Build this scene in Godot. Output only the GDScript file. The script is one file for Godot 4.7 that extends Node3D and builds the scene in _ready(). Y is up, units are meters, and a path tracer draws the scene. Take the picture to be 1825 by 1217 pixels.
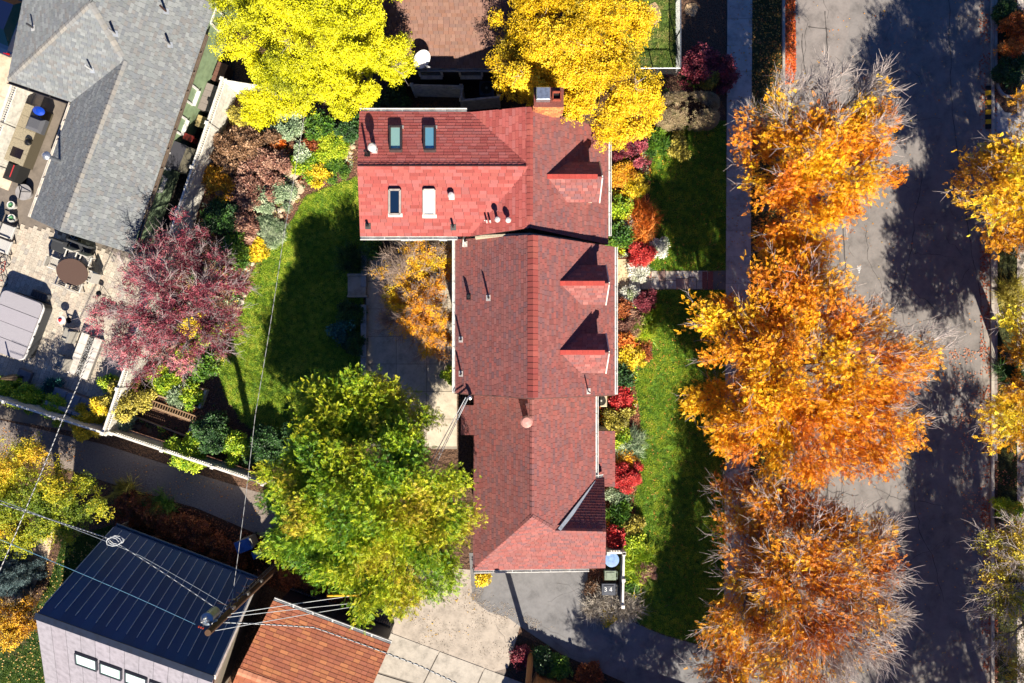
extends Node3D
# ---------------------------------------------------------------- camera mapping of the place
# x east, z south, y up, metres. CH is the drone's height, FP its focal length in photograph pixels.
const CH := 40.0
const FP := 1360.0
const AX := Vector3(-0.358, 0, 0.934)      # long axis of the western lots
const AY := Vector3(0.934, 0, 0.358)       # across it

class MB:
	var v := PackedVector3Array()
	var n := PackedVector3Array()
	var c := PackedColorArray()
	var col := Color.WHITE
	func face(p: Array, out: Vector3) -> void:
		var nn := Vector3.ZERO
		for i in p.size():
			var a: Vector3 = p[i]
			var b: Vector3 = p[(i + 1) % p.size()]
			nn += (a - p[0]).cross(b - p[0])
		if nn.length_squared() < 1e-14:
			return
		nn = nn.normalized()
		var flip := nn.dot(out) < 0.0
		if flip:
			nn = -nn
		for i in range(1, p.size() - 1):
			v.append(p[0])
			if flip:
				v.append(p[i]); v.append(p[i + 1])
			else:
				v.append(p[i + 1]); v.append(p[i])
			for k in 3:
				n.append(nn); c.append(col)
	func smooth(a: Vector3, b: Vector3, d: Vector3, na: Vector3, nb: Vector3, nd: Vector3) -> void:
		if (b - a).cross(d - a).dot(na) > 0.0:
			v.append(a); v.append(d); v.append(b)
			n.append(na); n.append(nd); n.append(nb)
		else:
			v.append(a); v.append(b); v.append(d)
			n.append(na); n.append(nb); n.append(nd)
		for k in 3:
			c.append(col)
	func box(o: Vector3, s: Vector3, b := Basis.IDENTITY, ch := 0.0) -> void:
		# a box of size s centred on o, top edges chamfered by ch
		var h := s * 0.5
		var x := b.x; var y := b.y; var z := b.z
		var lo := []
		var hi := []
		var tp := []
		for q in [[-1, -1], [1, -1], [1, 1], [-1, 1]]:
			lo.append(o + x * h.x * q[0] + z * h.z * q[1] - y * h.y)
			hi.append(o + x * h.x * q[0] + z * h.z * q[1] + y * (h.y - ch))
			tp.append(o + x * (h.x - ch) * q[0] + z * (h.z - ch) * q[1] + y * h.y)
		face(tp, y)
		face(lo, -y)
		for i in 4:
			var j := (i + 1) % 4
			var out: Vector3 = (lo[i] + lo[j]) * 0.5 - o
			face([lo[i], lo[j], hi[j], hi[i]], out)
			if ch > 0.0:
				face([hi[i], hi[j], tp[j], tp[i]], out + y * h.y)
	func bar(a: Vector3, b: Vector3, w: float, t: float, up := Vector3.UP) -> void:
		var d := b - a
		var z := d.normalized()
		var x := up.cross(z)
		if x.length() < 1e-4:
			x = Vector3.RIGHT.cross(z)
		x = x.normalized()
		box((a + b) * 0.5, Vector3(w, t, d.length()), Basis(x, z.cross(x), z))
	func slab(top: Array, thick: Vector3) -> void:
		var mid := Vector3.ZERO
		var low := []
		for p in top:
			mid += p
			low.append(p + thick)
		mid /= top.size()
		face(top, -thick)
		face(low, thick)
		for i in top.size():
			var j := (i + 1) % top.size()
			face([top[i], top[j], low[j], low[i]], (top[i] + top[j]) * 0.5 - mid)
	func flat(poly: PackedVector2Array, y: float) -> void:
		var t := Geometry2D.triangulate_polygon(poly)
		for i in range(0, t.size(), 3):
			var a := poly[t[i]]; var b := poly[t[i + 1]]; var d := poly[t[i + 2]]
			face([Vector3(a.x, y, a.y), Vector3(b.x, y, b.y), Vector3(d.x, y, d.y)], Vector3.UP)
	func prism(poly: PackedVector2Array, y0: float, y1: float) -> void:
		flat(poly, y1)
		var cw := Geometry2D.is_polygon_clockwise(poly)
		for i in poly.size():
			var a := poly[i]; var b := poly[(i + 1) % poly.size()]
			var e := b - a
			var out := Vector3(e.y, 0, -e.x) * (-1.0 if cw else 1.0)
			face([Vector3(a.x, y0, a.y), Vector3(b.x, y0, b.y), Vector3(b.x, y1, b.y), Vector3(a.x, y1, a.y)], out)
	func tube(p: Array, r: Array, sides := 6, cap := true) -> void:
		var pd := Vector3.ZERO
		var x := Vector3.ZERO
		var prev := []
		var pn := []
		for i in p.size():
			var a: Vector3 = p[max(i - 1, 0)]
			var b: Vector3 = p[min(i + 1, p.size() - 1)]
			var d := (b - a).normalized()
			if i == 0:
				x = d.cross(Vector3.UP if absf(d.y) < 0.9 else Vector3.RIGHT).normalized()
			else:
				x = (x - d * x.dot(d)).normalized()
			var y := d.cross(x)
			var ring := []
			var rn := []
			for k in sides:
				var q := TAU * k / sides
				var o := x * cos(q) + y * sin(q)
				rn.append(o)
				ring.append(p[i] + o * r[i])
			if i > 0:
				for k in sides:
					var m := (k + 1) % sides
					smooth(prev[k], prev[m], ring[m], pn[k], pn[m], rn[m])
					smooth(prev[k], ring[m], ring[k], pn[k], rn[m], rn[k])
			if cap and i == p.size() - 1:
				face(ring, d)
			if cap and i == 0:
				face(ring, -d)
			prev = ring
			pn = rn
			pd = d
	func lathe(o: Vector3, prof: Array, sides := 20, b := Basis.IDENTITY) -> void:
		# prof: [radius, height] pairs from the bottom up, round b.y
		for i in prof.size() - 1:
			var r0: float = prof[i][0]; var y0: float = prof[i][1]
			var r1: float = prof[i + 1][0]; var y1: float = prof[i + 1][1]
			for k in sides:
				var q0 := TAU * k / sides; var q1 := TAU * (k + 1) / sides
				var d0 := b.x * cos(q0) + b.z * sin(q0)
				var d1 := b.x * cos(q1) + b.z * sin(q1)
				var nn := (y1 - y0)
				var up := b.y * (r0 - r1)
				var n0 := (d0 * nn + up).normalized(); var n1 := (d1 * nn + up).normalized()
				var a := o + d0 * r0 + b.y * y0; var e := o + d1 * r0 + b.y * y0
				var f := o + d1 * r1 + b.y * y1; var g := o + d0 * r1 + b.y * y1
				if r0 > 1e-5:
					smooth(a, e, f, n0, n1, n1)
				if r1 > 1e-5:
					smooth(a, f, g, n0, n1, n0)
	func mesh() -> ArrayMesh:
		var arr := []
		arr.resize(Mesh.ARRAY_MAX)
		arr[Mesh.ARRAY_VERTEX] = v
		arr[Mesh.ARRAY_NORMAL] = n
		arr[Mesh.ARRAY_COLOR] = c
		var m := ArrayMesh.new()
		m.add_surface_from_arrays(Mesh.PRIMITIVE_TRIANGLES, arr)
		return m

var M := {}
var taken := {}
var rng := RandomNumberGenerator.new()
var nz := FastNoiseLite.new()

func W(x: float, y: float, h := 0.0) -> Vector3:
	return Vector3((x - 912.5) * (CH - h) / FP, h, (y - 608.5) * (CH - h) / FP)
func PX(list: Array, h := 0.0) -> PackedVector2Array:
	var o := PackedVector2Array()
	for p in list:
		var w := W(p[0], p[1], h)
		o.append(Vector2(w.x, w.z))
	return o
func pl3(a: Vector3, b: Vector3, d: Vector3) -> Plane:
	var nn := (b - a).cross(d - a).normalized()
	if nn.y < 0:
		nn = -nn
	return Plane(nn, nn.dot(a))
func onp(p: Plane, x: float, y: float) -> Vector3:
	var o := Vector3(0, CH, 0)
	var d := Vector3((x - 912.5) / FP, -1, (y - 608.5) / FP)
	return o + d * ((p.d - p.normal.dot(o)) / p.normal.dot(d))
func L(r: float, g: float, b: float) -> Color:      # an sRGB colour as the linear value that vertex colours take
	return Color(r / 255.0, g / 255.0, b / 255.0).srgb_to_linear()
func yaw(dir: Vector3) -> Basis:                     # basis whose z runs along dir on the ground
	var z := Vector3(dir.x, 0, dir.z).normalized()
	return Basis(Vector3.UP.cross(z), Vector3.UP, z)
func R(a: float, b: float) -> float:
	return rng.randf_range(a, b)
func rv() -> Vector3:
	while true:
		var q := Vector3(R(-1, 1), R(-1, 1), R(-1, 1))
		var l := q.length_squared()
		if l <= 1.0 and l > 1e-4:
			return q
	return Vector3.UP

func numbered(called: String) -> String:
	if not taken.has(called):
		taken[called] = 0
		return called
	taken[called] += 1
	return "%s_%03d" % [called, taken[called]]
func tag(o: Node, label: String, category: String, group := "", kind := "") -> void:
	o.set_meta("label", label)
	o.set_meta("category", category)
	if group != "":
		o.set_meta("group", group)
	if kind != "":
		o.set_meta("kind", kind)
func thing(called: String, label: String, category: String, at: Vector3, group := "") -> Node3D:
	var o := Node3D.new()
	o.name = numbered(called)
	o.position = at
	add_child(o)
	tag(o, label, category, group)
	return o
func put(called: String, b, m: Material, parent: Node3D) -> MeshInstance3D:
	# geometry is written in world metres; the node is placed under its parent so that it stays there
	var o := MeshInstance3D.new()
	o.name = called
	o.mesh = b.mesh() if b is MB else b
	o.mesh.surface_set_material(0, m)
	parent.add_child(o, true)
	if parent != self:
		o.position = -where(parent)
	return o
func where(o: Node) -> Vector3:
	var p := Vector3.ZERO
	while o is Node3D and o != self:
		p += o.position
		o = o.get_parent()
	return p
func structure(called: String, b, m: Material, label := "") -> MeshInstance3D:
	var o := put(numbered(called), b, m, self)
	o.set_meta("kind", "structure")
	if label != "":
		o.set_meta("label", label)
	return o
func single(called: String, b: MB, m: Material, label: String, category: String, group := "", kind := "") -> MeshInstance3D:
	var o := put(numbered(called), b, m, self)
	tag(o, label, category, group, kind)
	return o
func copies(called: String, mesh: Mesh, m: Material, buf: PackedFloat32Array, parent: Node3D) -> MultiMeshInstance3D:
	var mm := MultiMesh.new()
	mm.transform_format = MultiMesh.TRANSFORM_3D
	mm.use_colors = true
	mm.mesh = mesh
	mm.instance_count = buf.size() / 16
	mm.buffer = buf
	var o := MultiMeshInstance3D.new()
	o.name = called
	o.multimesh = mm
	o.material_override = m
	if parent != self:
		o.set_meta("kind", "stuff")
	parent.add_child(o, true)
	if parent != self:
		o.position = -where(parent)
	return o
func rec(buf: PackedFloat32Array, b: Basis, o: Vector3, k: Color) -> void:
	buf.append_array([b.x.x, b.y.x, b.z.x, o.x, b.x.y, b.y.y, b.z.y, o.y, b.x.z, b.y.z, b.z.z, o.z, k.r, k.g, k.b, 1.0])
func aim(y: Vector3, s: float) -> Basis:             # random roll about the direction y
	y = y.normalized()
	var x := y.cross(Vector3.UP if absf(y.y) < 0.95 else Vector3.RIGHT).normalized()
	x = x.rotated(y, R(0, TAU))
	return Basis(x * s, y * s, x.cross(y) * s)
func ramp(pal: Array, t: float) -> Color:
	t = clampf(t, 0.0, 0.999) * (pal.size() - 1)
	var i := int(t)
	return (pal[i] as Color).lerp(pal[i + 1], t - i)
func jit(k: Color, a: float) -> Color:
	var q := R(1.0 - a, 1.0 + a)
	return Color(k.r * q, k.g * q, k.b * q)

# ---------------------------------------------------------------- materials
func noise_tex(sd: int, freq: float, oct: int, stops: Array, size := 512, normal := 0.0, cell := false) -> NoiseTexture2D:
	var f := FastNoiseLite.new()
	f.seed = sd
	f.noise_type = FastNoiseLite.TYPE_CELLULAR if cell else FastNoiseLite.TYPE_SIMPLEX_SMOOTH
	f.frequency = freq
	f.fractal_octaves = oct
	f.fractal_gain = 0.62
	var t := NoiseTexture2D.new()
	t.width = size
	t.height = size
	t.seamless = true
	t.noise = f
	if normal > 0.0:
		t.as_normal_map = true
		t.bump_strength = normal
	else:
		var g := Gradient.new()
		g.offsets = PackedFloat32Array(stops.map(func(s): return s[0]))
		g.colors = PackedColorArray(stops.map(func(s): return s[1]))
		t.color_ramp = g
	return t
func grey(a: float) -> Color:
	return Color(a, a, a)
func vmat(called: String, rough: float, tex: Texture2D = null, tile := 1.0, nrm: Texture2D = null, depth := 1.0) -> StandardMaterial3D:
	var m := StandardMaterial3D.new()
	m.resource_name = called
	m.vertex_color_use_as_albedo = true
	m.roughness = rough
	m.cull_mode = BaseMaterial3D.CULL_DISABLED
	if tex:
		m.albedo_texture = tex
	if nrm:
		m.normal_enabled = true
		m.normal_texture = nrm
		m.normal_scale = depth
	if tex or nrm:
		m.uv1_triplanar = true
		m.uv1_world_triplanar = true
		m.uv1_scale = Vector3.ONE / tile
	M[called] = m
	return m
func make_materials() -> void:
	var fine := noise_tex(3, 0.03, 7, [[0.0, grey(0.62)], [0.35, grey(0.86)], [0.6, grey(0.95)], [1.0, grey(1.0)]], 1024)
	var soft := noise_tex(7, 0.008, 6, [[0.0, grey(0.7)], [0.5, grey(0.9)], [1.0, grey(1.0)]], 1024)
	var grain := noise_tex(11, 0.12, 4, [[0.0, grey(0.55)], [0.45, grey(0.85)], [1.0, grey(1.0)]], 512)
	var bump := noise_tex(13, 0.08, 5, [], 512, 5.0)
	var lump := noise_tex(17, 0.03, 5, [], 512, 8.0)
	var road := noise_tex(31, 0.006, 8, [[0.0, grey(0.74)], [0.35, grey(0.88)], [0.6, grey(0.94)], [1.0, grey(1.0)]], 1024)
	(road.noise as FastNoiseLite).fractal_gain = 0.74
	var stones := noise_tex(37, 0.03, 7, [[0.0, grey(0.62)], [0.35, grey(0.86)], [0.6, grey(0.95)], [1.0, grey(1.0)]], 1024)
	(stones.noise as FastNoiseLite).fractal_gain = 0.8
	vmat("paint", 0.45, soft, 3.0)
	vmat("gloss", 0.2)
	vmat("plain", 0.8, soft, 2.0)
	vmat("metal", 0.35, soft, 2.0).metallic = 0.85
	vmat("roofing", 0.92, grain, 0.9, bump, 0.6)
	vmat("stone", 0.9, fine, 3.0, bump, 0.4)
	vmat("concrete", 0.92, road, 5.0, bump, 0.06)
	vmat("asphalt", 0.95, road, 8.0, bump, 0.05)
	vmat("gravel", 0.97, stones, 4.0, bump, 0.4)
	vmat("soil", 1.0, noise_tex(23, 0.05, 6, [[0.0, grey(0.25)], [0.4, grey(0.7)], [0.62, grey(1.0)], [1.0, grey(0.8)]], 1024), 4.0, lump, 1.5)
	vmat("turf", 1.0, noise_tex(29, 0.02, 7, [[0.0, Color(0.45, 0.5, 0.5)], [0.5, Color(0.85, 0.88, 0.8)], [1.0, Color(1, 1, 0.9)]], 1024), 6.0, lump, 1.2)
	vmat("wood", 0.8, grain, 1.2, bump, 0.4)
	vmat("fabric", 0.95, grain, 0.8, bump, 0.4)
	vmat("bark", 0.95, grain, 0.7, lump, 0.8)
	vmat("glass", 0.06).metallic_specular = 0.8
	var lf := vmat("leaf", 0.55)
	lf.backlight = Color(0.6, 0.6, 0.6)
	var gr := vmat("blade", 0.6)
	gr.backlight = Color(0.3, 0.3, 0.3)
# ---------------------------------------------------------------- leaves, shrubs, trees
func leaf_into(b: MB, base: Vector3, dir: Vector3, side: Vector3, up: Vector3, ln: float, wd: float) -> void:
	var tip := base + dir * ln - up * ln * 0.12
	var mid := base + dir * ln * 0.45
	var l := mid + side * wd * 0.5 + up * wd * 0.18
	var r := mid - side * wd * 0.5 + up * wd * 0.18
	b.face([base, l, tip], up)
	b.face([base, tip, r], up)
func sprig_compound(ll: float, lw: float, pairs: int, ln: float) -> ArrayMesh:
	var b := MB.new()
	for i in pairs:
		var y := ln * (0.25 + 0.65 * i / maxf(pairs - 1, 1))
		for s in [-1.0, 1.0]:
			var d := Vector3(s * 0.85, 0.5, 0.12 * s).normalized()
			leaf_into(b, Vector3(0, y, 0), d, Vector3(-d.y, d.x, 0), Vector3(0, 0, 1), ll * (1.0 - 0.12 * i), lw)
	leaf_into(b, Vector3(0, ln * 0.9, 0), Vector3.UP, Vector3.RIGHT, Vector3(0, 0, 1), ll * 1.1, lw)
	return b.mesh()
func sprig_bunch(count: int, ll: float, lw: float, spread: float, sd: int) -> ArrayMesh:
	var q := RandomNumberGenerator.new()
	q.seed = sd
	var b := MB.new()
	for i in count:
		var a := TAU * i / count + q.randf_range(-0.4, 0.4)
		var d := Vector3(cos(a), q.randf_range(-0.2, 1.1), sin(a)).normalized()
		var s := d.cross(Vector3.UP).normalized()
		var u := s.cross(d).normalized()
		u = (u + s * q.randf_range(-0.7, 0.7)).normalized()
		s = d.cross(u)
		leaf_into(b, d * spread * q.randf_range(0.2, 1.0) + Vector3(0, q.randf_range(0, spread), 0), d, s, u, ll * q.randf_range(0.8, 1.2), lw)
	return b.mesh()
func tuft(count: int, ht: float, spread: float, wd: float, sd: int) -> ArrayMesh:
	var q := RandomNumberGenerator.new()
	q.seed = sd
	var b := MB.new()
	for i in count:
		var a := q.randf_range(0, TAU)
		var o := Vector3(cos(a), 0, sin(a)) * spread * sqrt(q.randf())
		var lean := Vector3(q.randf_range(-1, 1), 0, q.randf_range(-1, 1)) * ht * 0.9
		var s := Vector3(cos(a * 3.0), 0, sin(a * 3.0)) * wd * 0.5
		var m := o + lean * 0.35 + Vector3.UP * ht * 0.65
		var t := o + lean + Vector3.UP * ht * q.randf_range(0.7, 1.0)
		b.face([o - s, o + s, m + s * 0.8, m - s * 0.8], Vector3.UP)
		b.face([m - s * 0.8, m + s * 0.8, t], Vector3.UP)
	return b.mesh()
func twig_spray(sd: int) -> ArrayMesh:
	var q := RandomNumberGenerator.new()
	q.seed = sd
	var b := MB.new()
	var tip := Vector3(q.randf_range(-0.08, 0.08), 0.75, q.randf_range(-0.08, 0.08))
	var mid := tip * 0.5 + Vector3(0.04, 0, -0.03)
	b.tube([Vector3.ZERO, mid, tip], [0.014, 0.010, 0.004], 3, false)
	for i in 5:
		var o := mid * (0.3 + 0.34 * i)
		var a := i * 2.4 + q.randf()
		var d := Vector3(cos(a) * 0.6, 0.8, sin(a) * 0.6).normalized() * q.randf_range(0.22, 0.42)
		b.tube([o, o + d * 0.5 + Vector3.UP * 0.01, o + d + Vector3.UP * 0.05], [0.009, 0.007, 0.003], 3, false)
	return b.mesh()
var SP := {}
func make_sprigs() -> void:
	SP.ash = [sprig_compound(0.115, 0.042, 3, 0.2), sprig_compound(0.1, 0.038, 4, 0.24)]
	SP.broad = [sprig_bunch(8, 0.085, 0.062, 0.08, 1), sprig_bunch(7, 0.08, 0.06, 0.09, 2)]
	SP.small = [sprig_bunch(8, 0.085, 0.05, 0.08, 3), sprig_bunch(8, 0.08, 0.05, 0.1, 4)]
	SP.tiny = [sprig_bunch(9, 0.05, 0.034, 0.06, 5), sprig_bunch(8, 0.055, 0.03, 0.06, 6)]
	SP.long = [sprig_bunch(7, 0.2, 0.035, 0.04, 7), sprig_bunch(8, 0.17, 0.03, 0.04, 8)]
	SP.needle = [sprig_bunch(14, 0.13, 0.016, 0.06, 9), sprig_bunch(12, 0.14, 0.016, 0.07, 10)]
	SP.grassy = [tuft(16, 0.5, 0.06, 0.022, 11), tuft(14, 0.45, 0.07, 0.02, 12)]
	SP.turf = [tuft(12, 0.085, 0.1, 0.016, 13)]
	SP.twig = [twig_spray(1), twig_spray(2)]
	var fb := MB.new()
	leaf_into(fb, Vector3(-0.05, 0, 0), Vector3.RIGHT, Vector3.BACK, Vector3.UP, 0.1, 0.075)
	SP.fallen = [fb.mesh()]
func cols(list: Array) -> Array:
	return list.map(func(q): return L(q[0], q[1], q[2]))

func tree(d: Dictionary) -> Node3D:
	rng.seed = d.seed
	nz.seed = d.seed
	nz.frequency = d.get("patch", 0.35)
	var base: Vector3 = d.base
	var root := thing(d.called, d.label, "tree", base, d.get("group", ""))
	var blobs: Array = d.blobs
	var vol := 0.0
	var cen := Vector3.ZERO
	for b in blobs:
		var k: float = b[1].x * b[1].z
		vol += k
		cen += b[0] * k
	cen /= vol
	# attraction points near the shells of the crown's lobes
	var goal := []
	var total: int = d.goals
	var gap: float = d.get("gap", -0.12)
	for b in blobs:
		var cnt := int(total * b[1].x * b[1].z / vol)
		# boughs that break the outline of each lobe
		var bough := [[b[0], b[1] * 0.92, 0.62]]
		for i in 5:
			var a := TAU * i / 5.0 + R(-0.5, 0.5)
			var o := Vector3(cos(a), R(-0.1, 0.5), sin(a)) * R(0.72, 1.02)
			bough.append([b[0] + o * b[1], b[1] * R(0.26, 0.42), 0.076])
		for w in bough:
			for i in int(cnt * w[2] + 0.5):
				for tries in 4:
					var q := rv().normalized() * pow(rng.randf(), 0.33)
					if q.y < -0.3:
						q.y = -q.y
					var p: Vector3 = w[0] + q * w[1]
					if nz.get_noise_3dv(p * 2.4) > gap or tries == 3 and rng.randf() < 0.3:
						goal.append(p)
						break
	# trunk
	var P := PackedVector3Array()
	var par := PackedInt32Array()
	var pln := PackedFloat32Array()
	var limb := PackedInt32Array()
	var fork: float = d.fork
	var top := Vector3(lerpf(base.x, cen.x, 0.35), base.y + fork, lerpf(base.z, cen.z, 0.35))
	var nt := 6
	for i in nt:
		var t := i / float(nt - 1)
		P.append(base.lerp(top, t) + Vector3(R(-1, 1), 0, R(-1, 1)) * 0.05 * fork * t * 0.5)
		par.append(i - 1)
		pln.append(fork * t)
		limb.append(-1)
	goal.sort_custom(func(a, b): return a.distance_squared_to(top) < b.distance_squared_to(top))
	var bf: float = d.get("bf", 0.28)
	var tips := []
	var nl := 0
	for g in goal:
		var best := nt - 1
		var bc := 1e9
		for i in range(nt - 3, P.size()):
			var cst := P[i].distance_to(g) + bf * pln[i]
			if P[i].y > g.y + 0.6:
				cst += (P[i].y - g.y) * 0.8
			if cst < bc:
				bc = cst
				best = i
		var a := P[best]
		var dist := a.distance_to(g)
		var steps := int(clampf(dist / 0.8, 1, 8))
		var prev := best
		var lid := limb[best]
		if best < nt:
			lid = nl
			nl += 1
		var arch := Vector3(0, dist * 0.09, 0) + rv() * dist * 0.06
		for s in steps:
			var t := (s + 1.0) / steps
			var p := a.lerp(g, t) + arch * sin(t * PI) + (rv() * 0.07 if s < steps - 1 else Vector3.ZERO)
			P.append(p)
			par.append(prev)
			pln.append(pln[prev] + p.distance_to(P[prev]))
			limb.append(lid)
			prev = P.size() - 1
		tips.append(prev)
	# pipe-model radii
	var cnt := P.size()
	var rad := PackedFloat32Array()
	rad.resize(cnt)
	var tipr: float = d.get("tip", 0.012)
	for i in range(cnt - 1, -1, -1):
		var r := pow(maxf(rad[i], pow(tipr, 2.2)), 1.0 / 2.2)
		if par[i] >= 0:
			rad[par[i]] += pow(r, 2.2)
		rad[i] = r
	var want: float = d.trunk
	var pw := log(want / tipr) / log(rad[0] / tipr)
	for i in cnt:
		rad[i] = tipr * pow(rad[i] / tipr, pw)
	var kids := []
	kids.resize(cnt)
	for i in cnt:
		kids[i] = []
	for i in range(1, cnt):
		kids[par[i]].append(i)
	var bark: Color = d.bark
	var tm := MB.new()
	tm.col = bark
	var pts := []
	var rs := []
	for i in nt:
		pts.append(P[i])
		rs.append(rad[i] * (1.35 if i == 0 else 1.0))
	tm.tube(pts, rs, 10)
	put("trunk", tm, M.bark, root)
	var lm := []
	for i in nl:
		var b := MB.new()
		b.col = bark
		lm.append(b)
	for i in range(nt - 3, cnt):
		var best := -1
		for k in kids[i]:
			if best < 0 or rad[k] > rad[best]:
				best = k
		for k in kids[i]:
			if limb[k] < 0:
				continue
			if k == best and i >= nt:
				continue     # continued by the chain that reaches i
			var cp := [P[i], P[k]]
			var cr := [minf(rad[i], rad[k] * 1.25), rad[k]]
			var j: int = k
			while true:
				var nb := -1
				for m in kids[j]:
					if nb < 0 or rad[m] > rad[nb]:
						nb = m
				if nb < 0:
					break
				cp.append(P[nb])
				cr.append(rad[nb])
				j = nb
			(lm[limb[k]] as MB).tube(cp, cr, 7 if cr[0] > 0.08 else (5 if cr[0] > 0.03 else 4), false)
	for b in lm:
		if b.v.size() > 0:
			put("limb", b, M.bark, root)
	# leaves and bare twigs
	var pal: Array = d.pal
	var sprigs: Array = SP[d.leaf]
	var bufs := [PackedFloat32Array(), PackedFloat32Array()]
	var tw := [PackedFloat32Array(), PackedFloat32Array()]
	var per: int = d.per
	var spread: float = d.get("spread", 0.5)
	var size: float = d.get("size", 1.0)
	var bare_dir: Vector3 = d.get("bare_dir", Vector3.ZERO)
	var bare: float = d.get("bare", 0.0)
	var twigs: int = d.get("twigs", 1)
	var pale: Color = d.get("twig_colour", bark)
	for ti in tips.size():
		var tip: Vector3 = P[tips[ti]]
		var before: Vector3 = P[par[tips[ti]]]
		var out := (tip - cen)
		out.y *= 0.6
		out = out.normalized()
		var grow := ((tip - before).normalized() + out * 0.6).normalized()
		var q := nz.get_noise_3dv(tip * 1.7) * 0.9 + bare + (tip - cen).dot(bare_dir) + R(-0.12, 0.12)
		var share := clampf(1.0 - smoothstep(0.25, 0.75, q), 0.0, 1.0)
		var k := int(round(per * share * R(0.75, 1.25)))
		var tone := nz.get_noise_3dv(tip) * 0.9 + 0.5 + R(-0.1, 0.1)
		for i in k:
			var along := before.lerp(tip, R(0.1, 1.15))
			var p := along + rv() * spread
			var dir := grow * 0.5 + rv() * 0.8 + Vector3(0, 0.25, 0)
			var kk := jit(ramp(pal, tone + R(-0.2, 0.2)), 0.2)
			rec(bufs[i % 2], aim(dir, size * R(0.75, 1.25)), p, kk)
		var tn := twigs + int((1.0 - share) * 5.0) + (1 if rng.randf() < d.get("stray", 0.0) else 0)
		for i in tn:
			var p := before.lerp(tip, R(0.5, 1.0))
			rec(tw[i % 2], aim(grow + rv() * 0.55, R(0.7, 1.3) * d.get("twig_size", 1.0)), p, jit(pale, 0.25))
	for i in 2:
		if bufs[i].size():
			copies("crown", sprigs[i], M.leaf, bufs[i], root)
		if tw[i].size():
			copies("twigs", SP.twig[i], M.bark, tw[i], root)
	return root
func lobes(list: Array) -> Array:      # [px, py, height, radius px, vertical half size m]
	var o := []
	for q in list:
		var r: float = q[3] * 0.94 * (CH - q[2]) / FP
		o.append([W(q[0], q[1], q[2]), Vector3(r, q[4], r)])
	return o

const PAL := {
	"green": [[40, 78, 22], [74, 116, 30], [120, 150, 40]],
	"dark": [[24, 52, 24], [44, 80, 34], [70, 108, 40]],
	"lime": [[96, 136, 24], [150, 176, 30], [200, 205, 50]],
	"yellow": [[170, 150, 20], [225, 195, 25], [245, 215, 70]],
	"gold": [[170, 110, 15], [225, 160, 25], [240, 195, 60]],
	"orange": [[150, 70, 20], [215, 110, 30], [235, 160, 70]],
	"rust": [[96, 44, 22], [140, 70, 34], [176, 104, 50]],
	"red": [[130, 20, 24], [190, 36, 40], [220, 90, 80]],
	"burgundy": [[70, 18, 30], [120, 36, 52], [165, 80, 90]],
	"brown": [[84, 58, 40], [126, 92, 64], [164, 130, 100]],
	"rose": [[96, 60, 50], [150, 104, 88], [186, 150, 126]],
	"silver": [[100, 124, 92], [150, 170, 130], [200, 210, 180]],
	"olive": [[110, 104, 34], [160, 148, 50], [200, 184, 84]],
	"grey": [[110, 100, 90], [160, 150, 136], [200, 190, 176]],
	"teal": [[20, 70, 66], [40, 100, 92], [80, 140, 126]],
	"white": [[120, 140, 70], [220, 220, 205], [240, 240, 230]],
	"spruce": [[70, 92, 96], [104, 128, 130], [150, 170, 172]],
}
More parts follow.
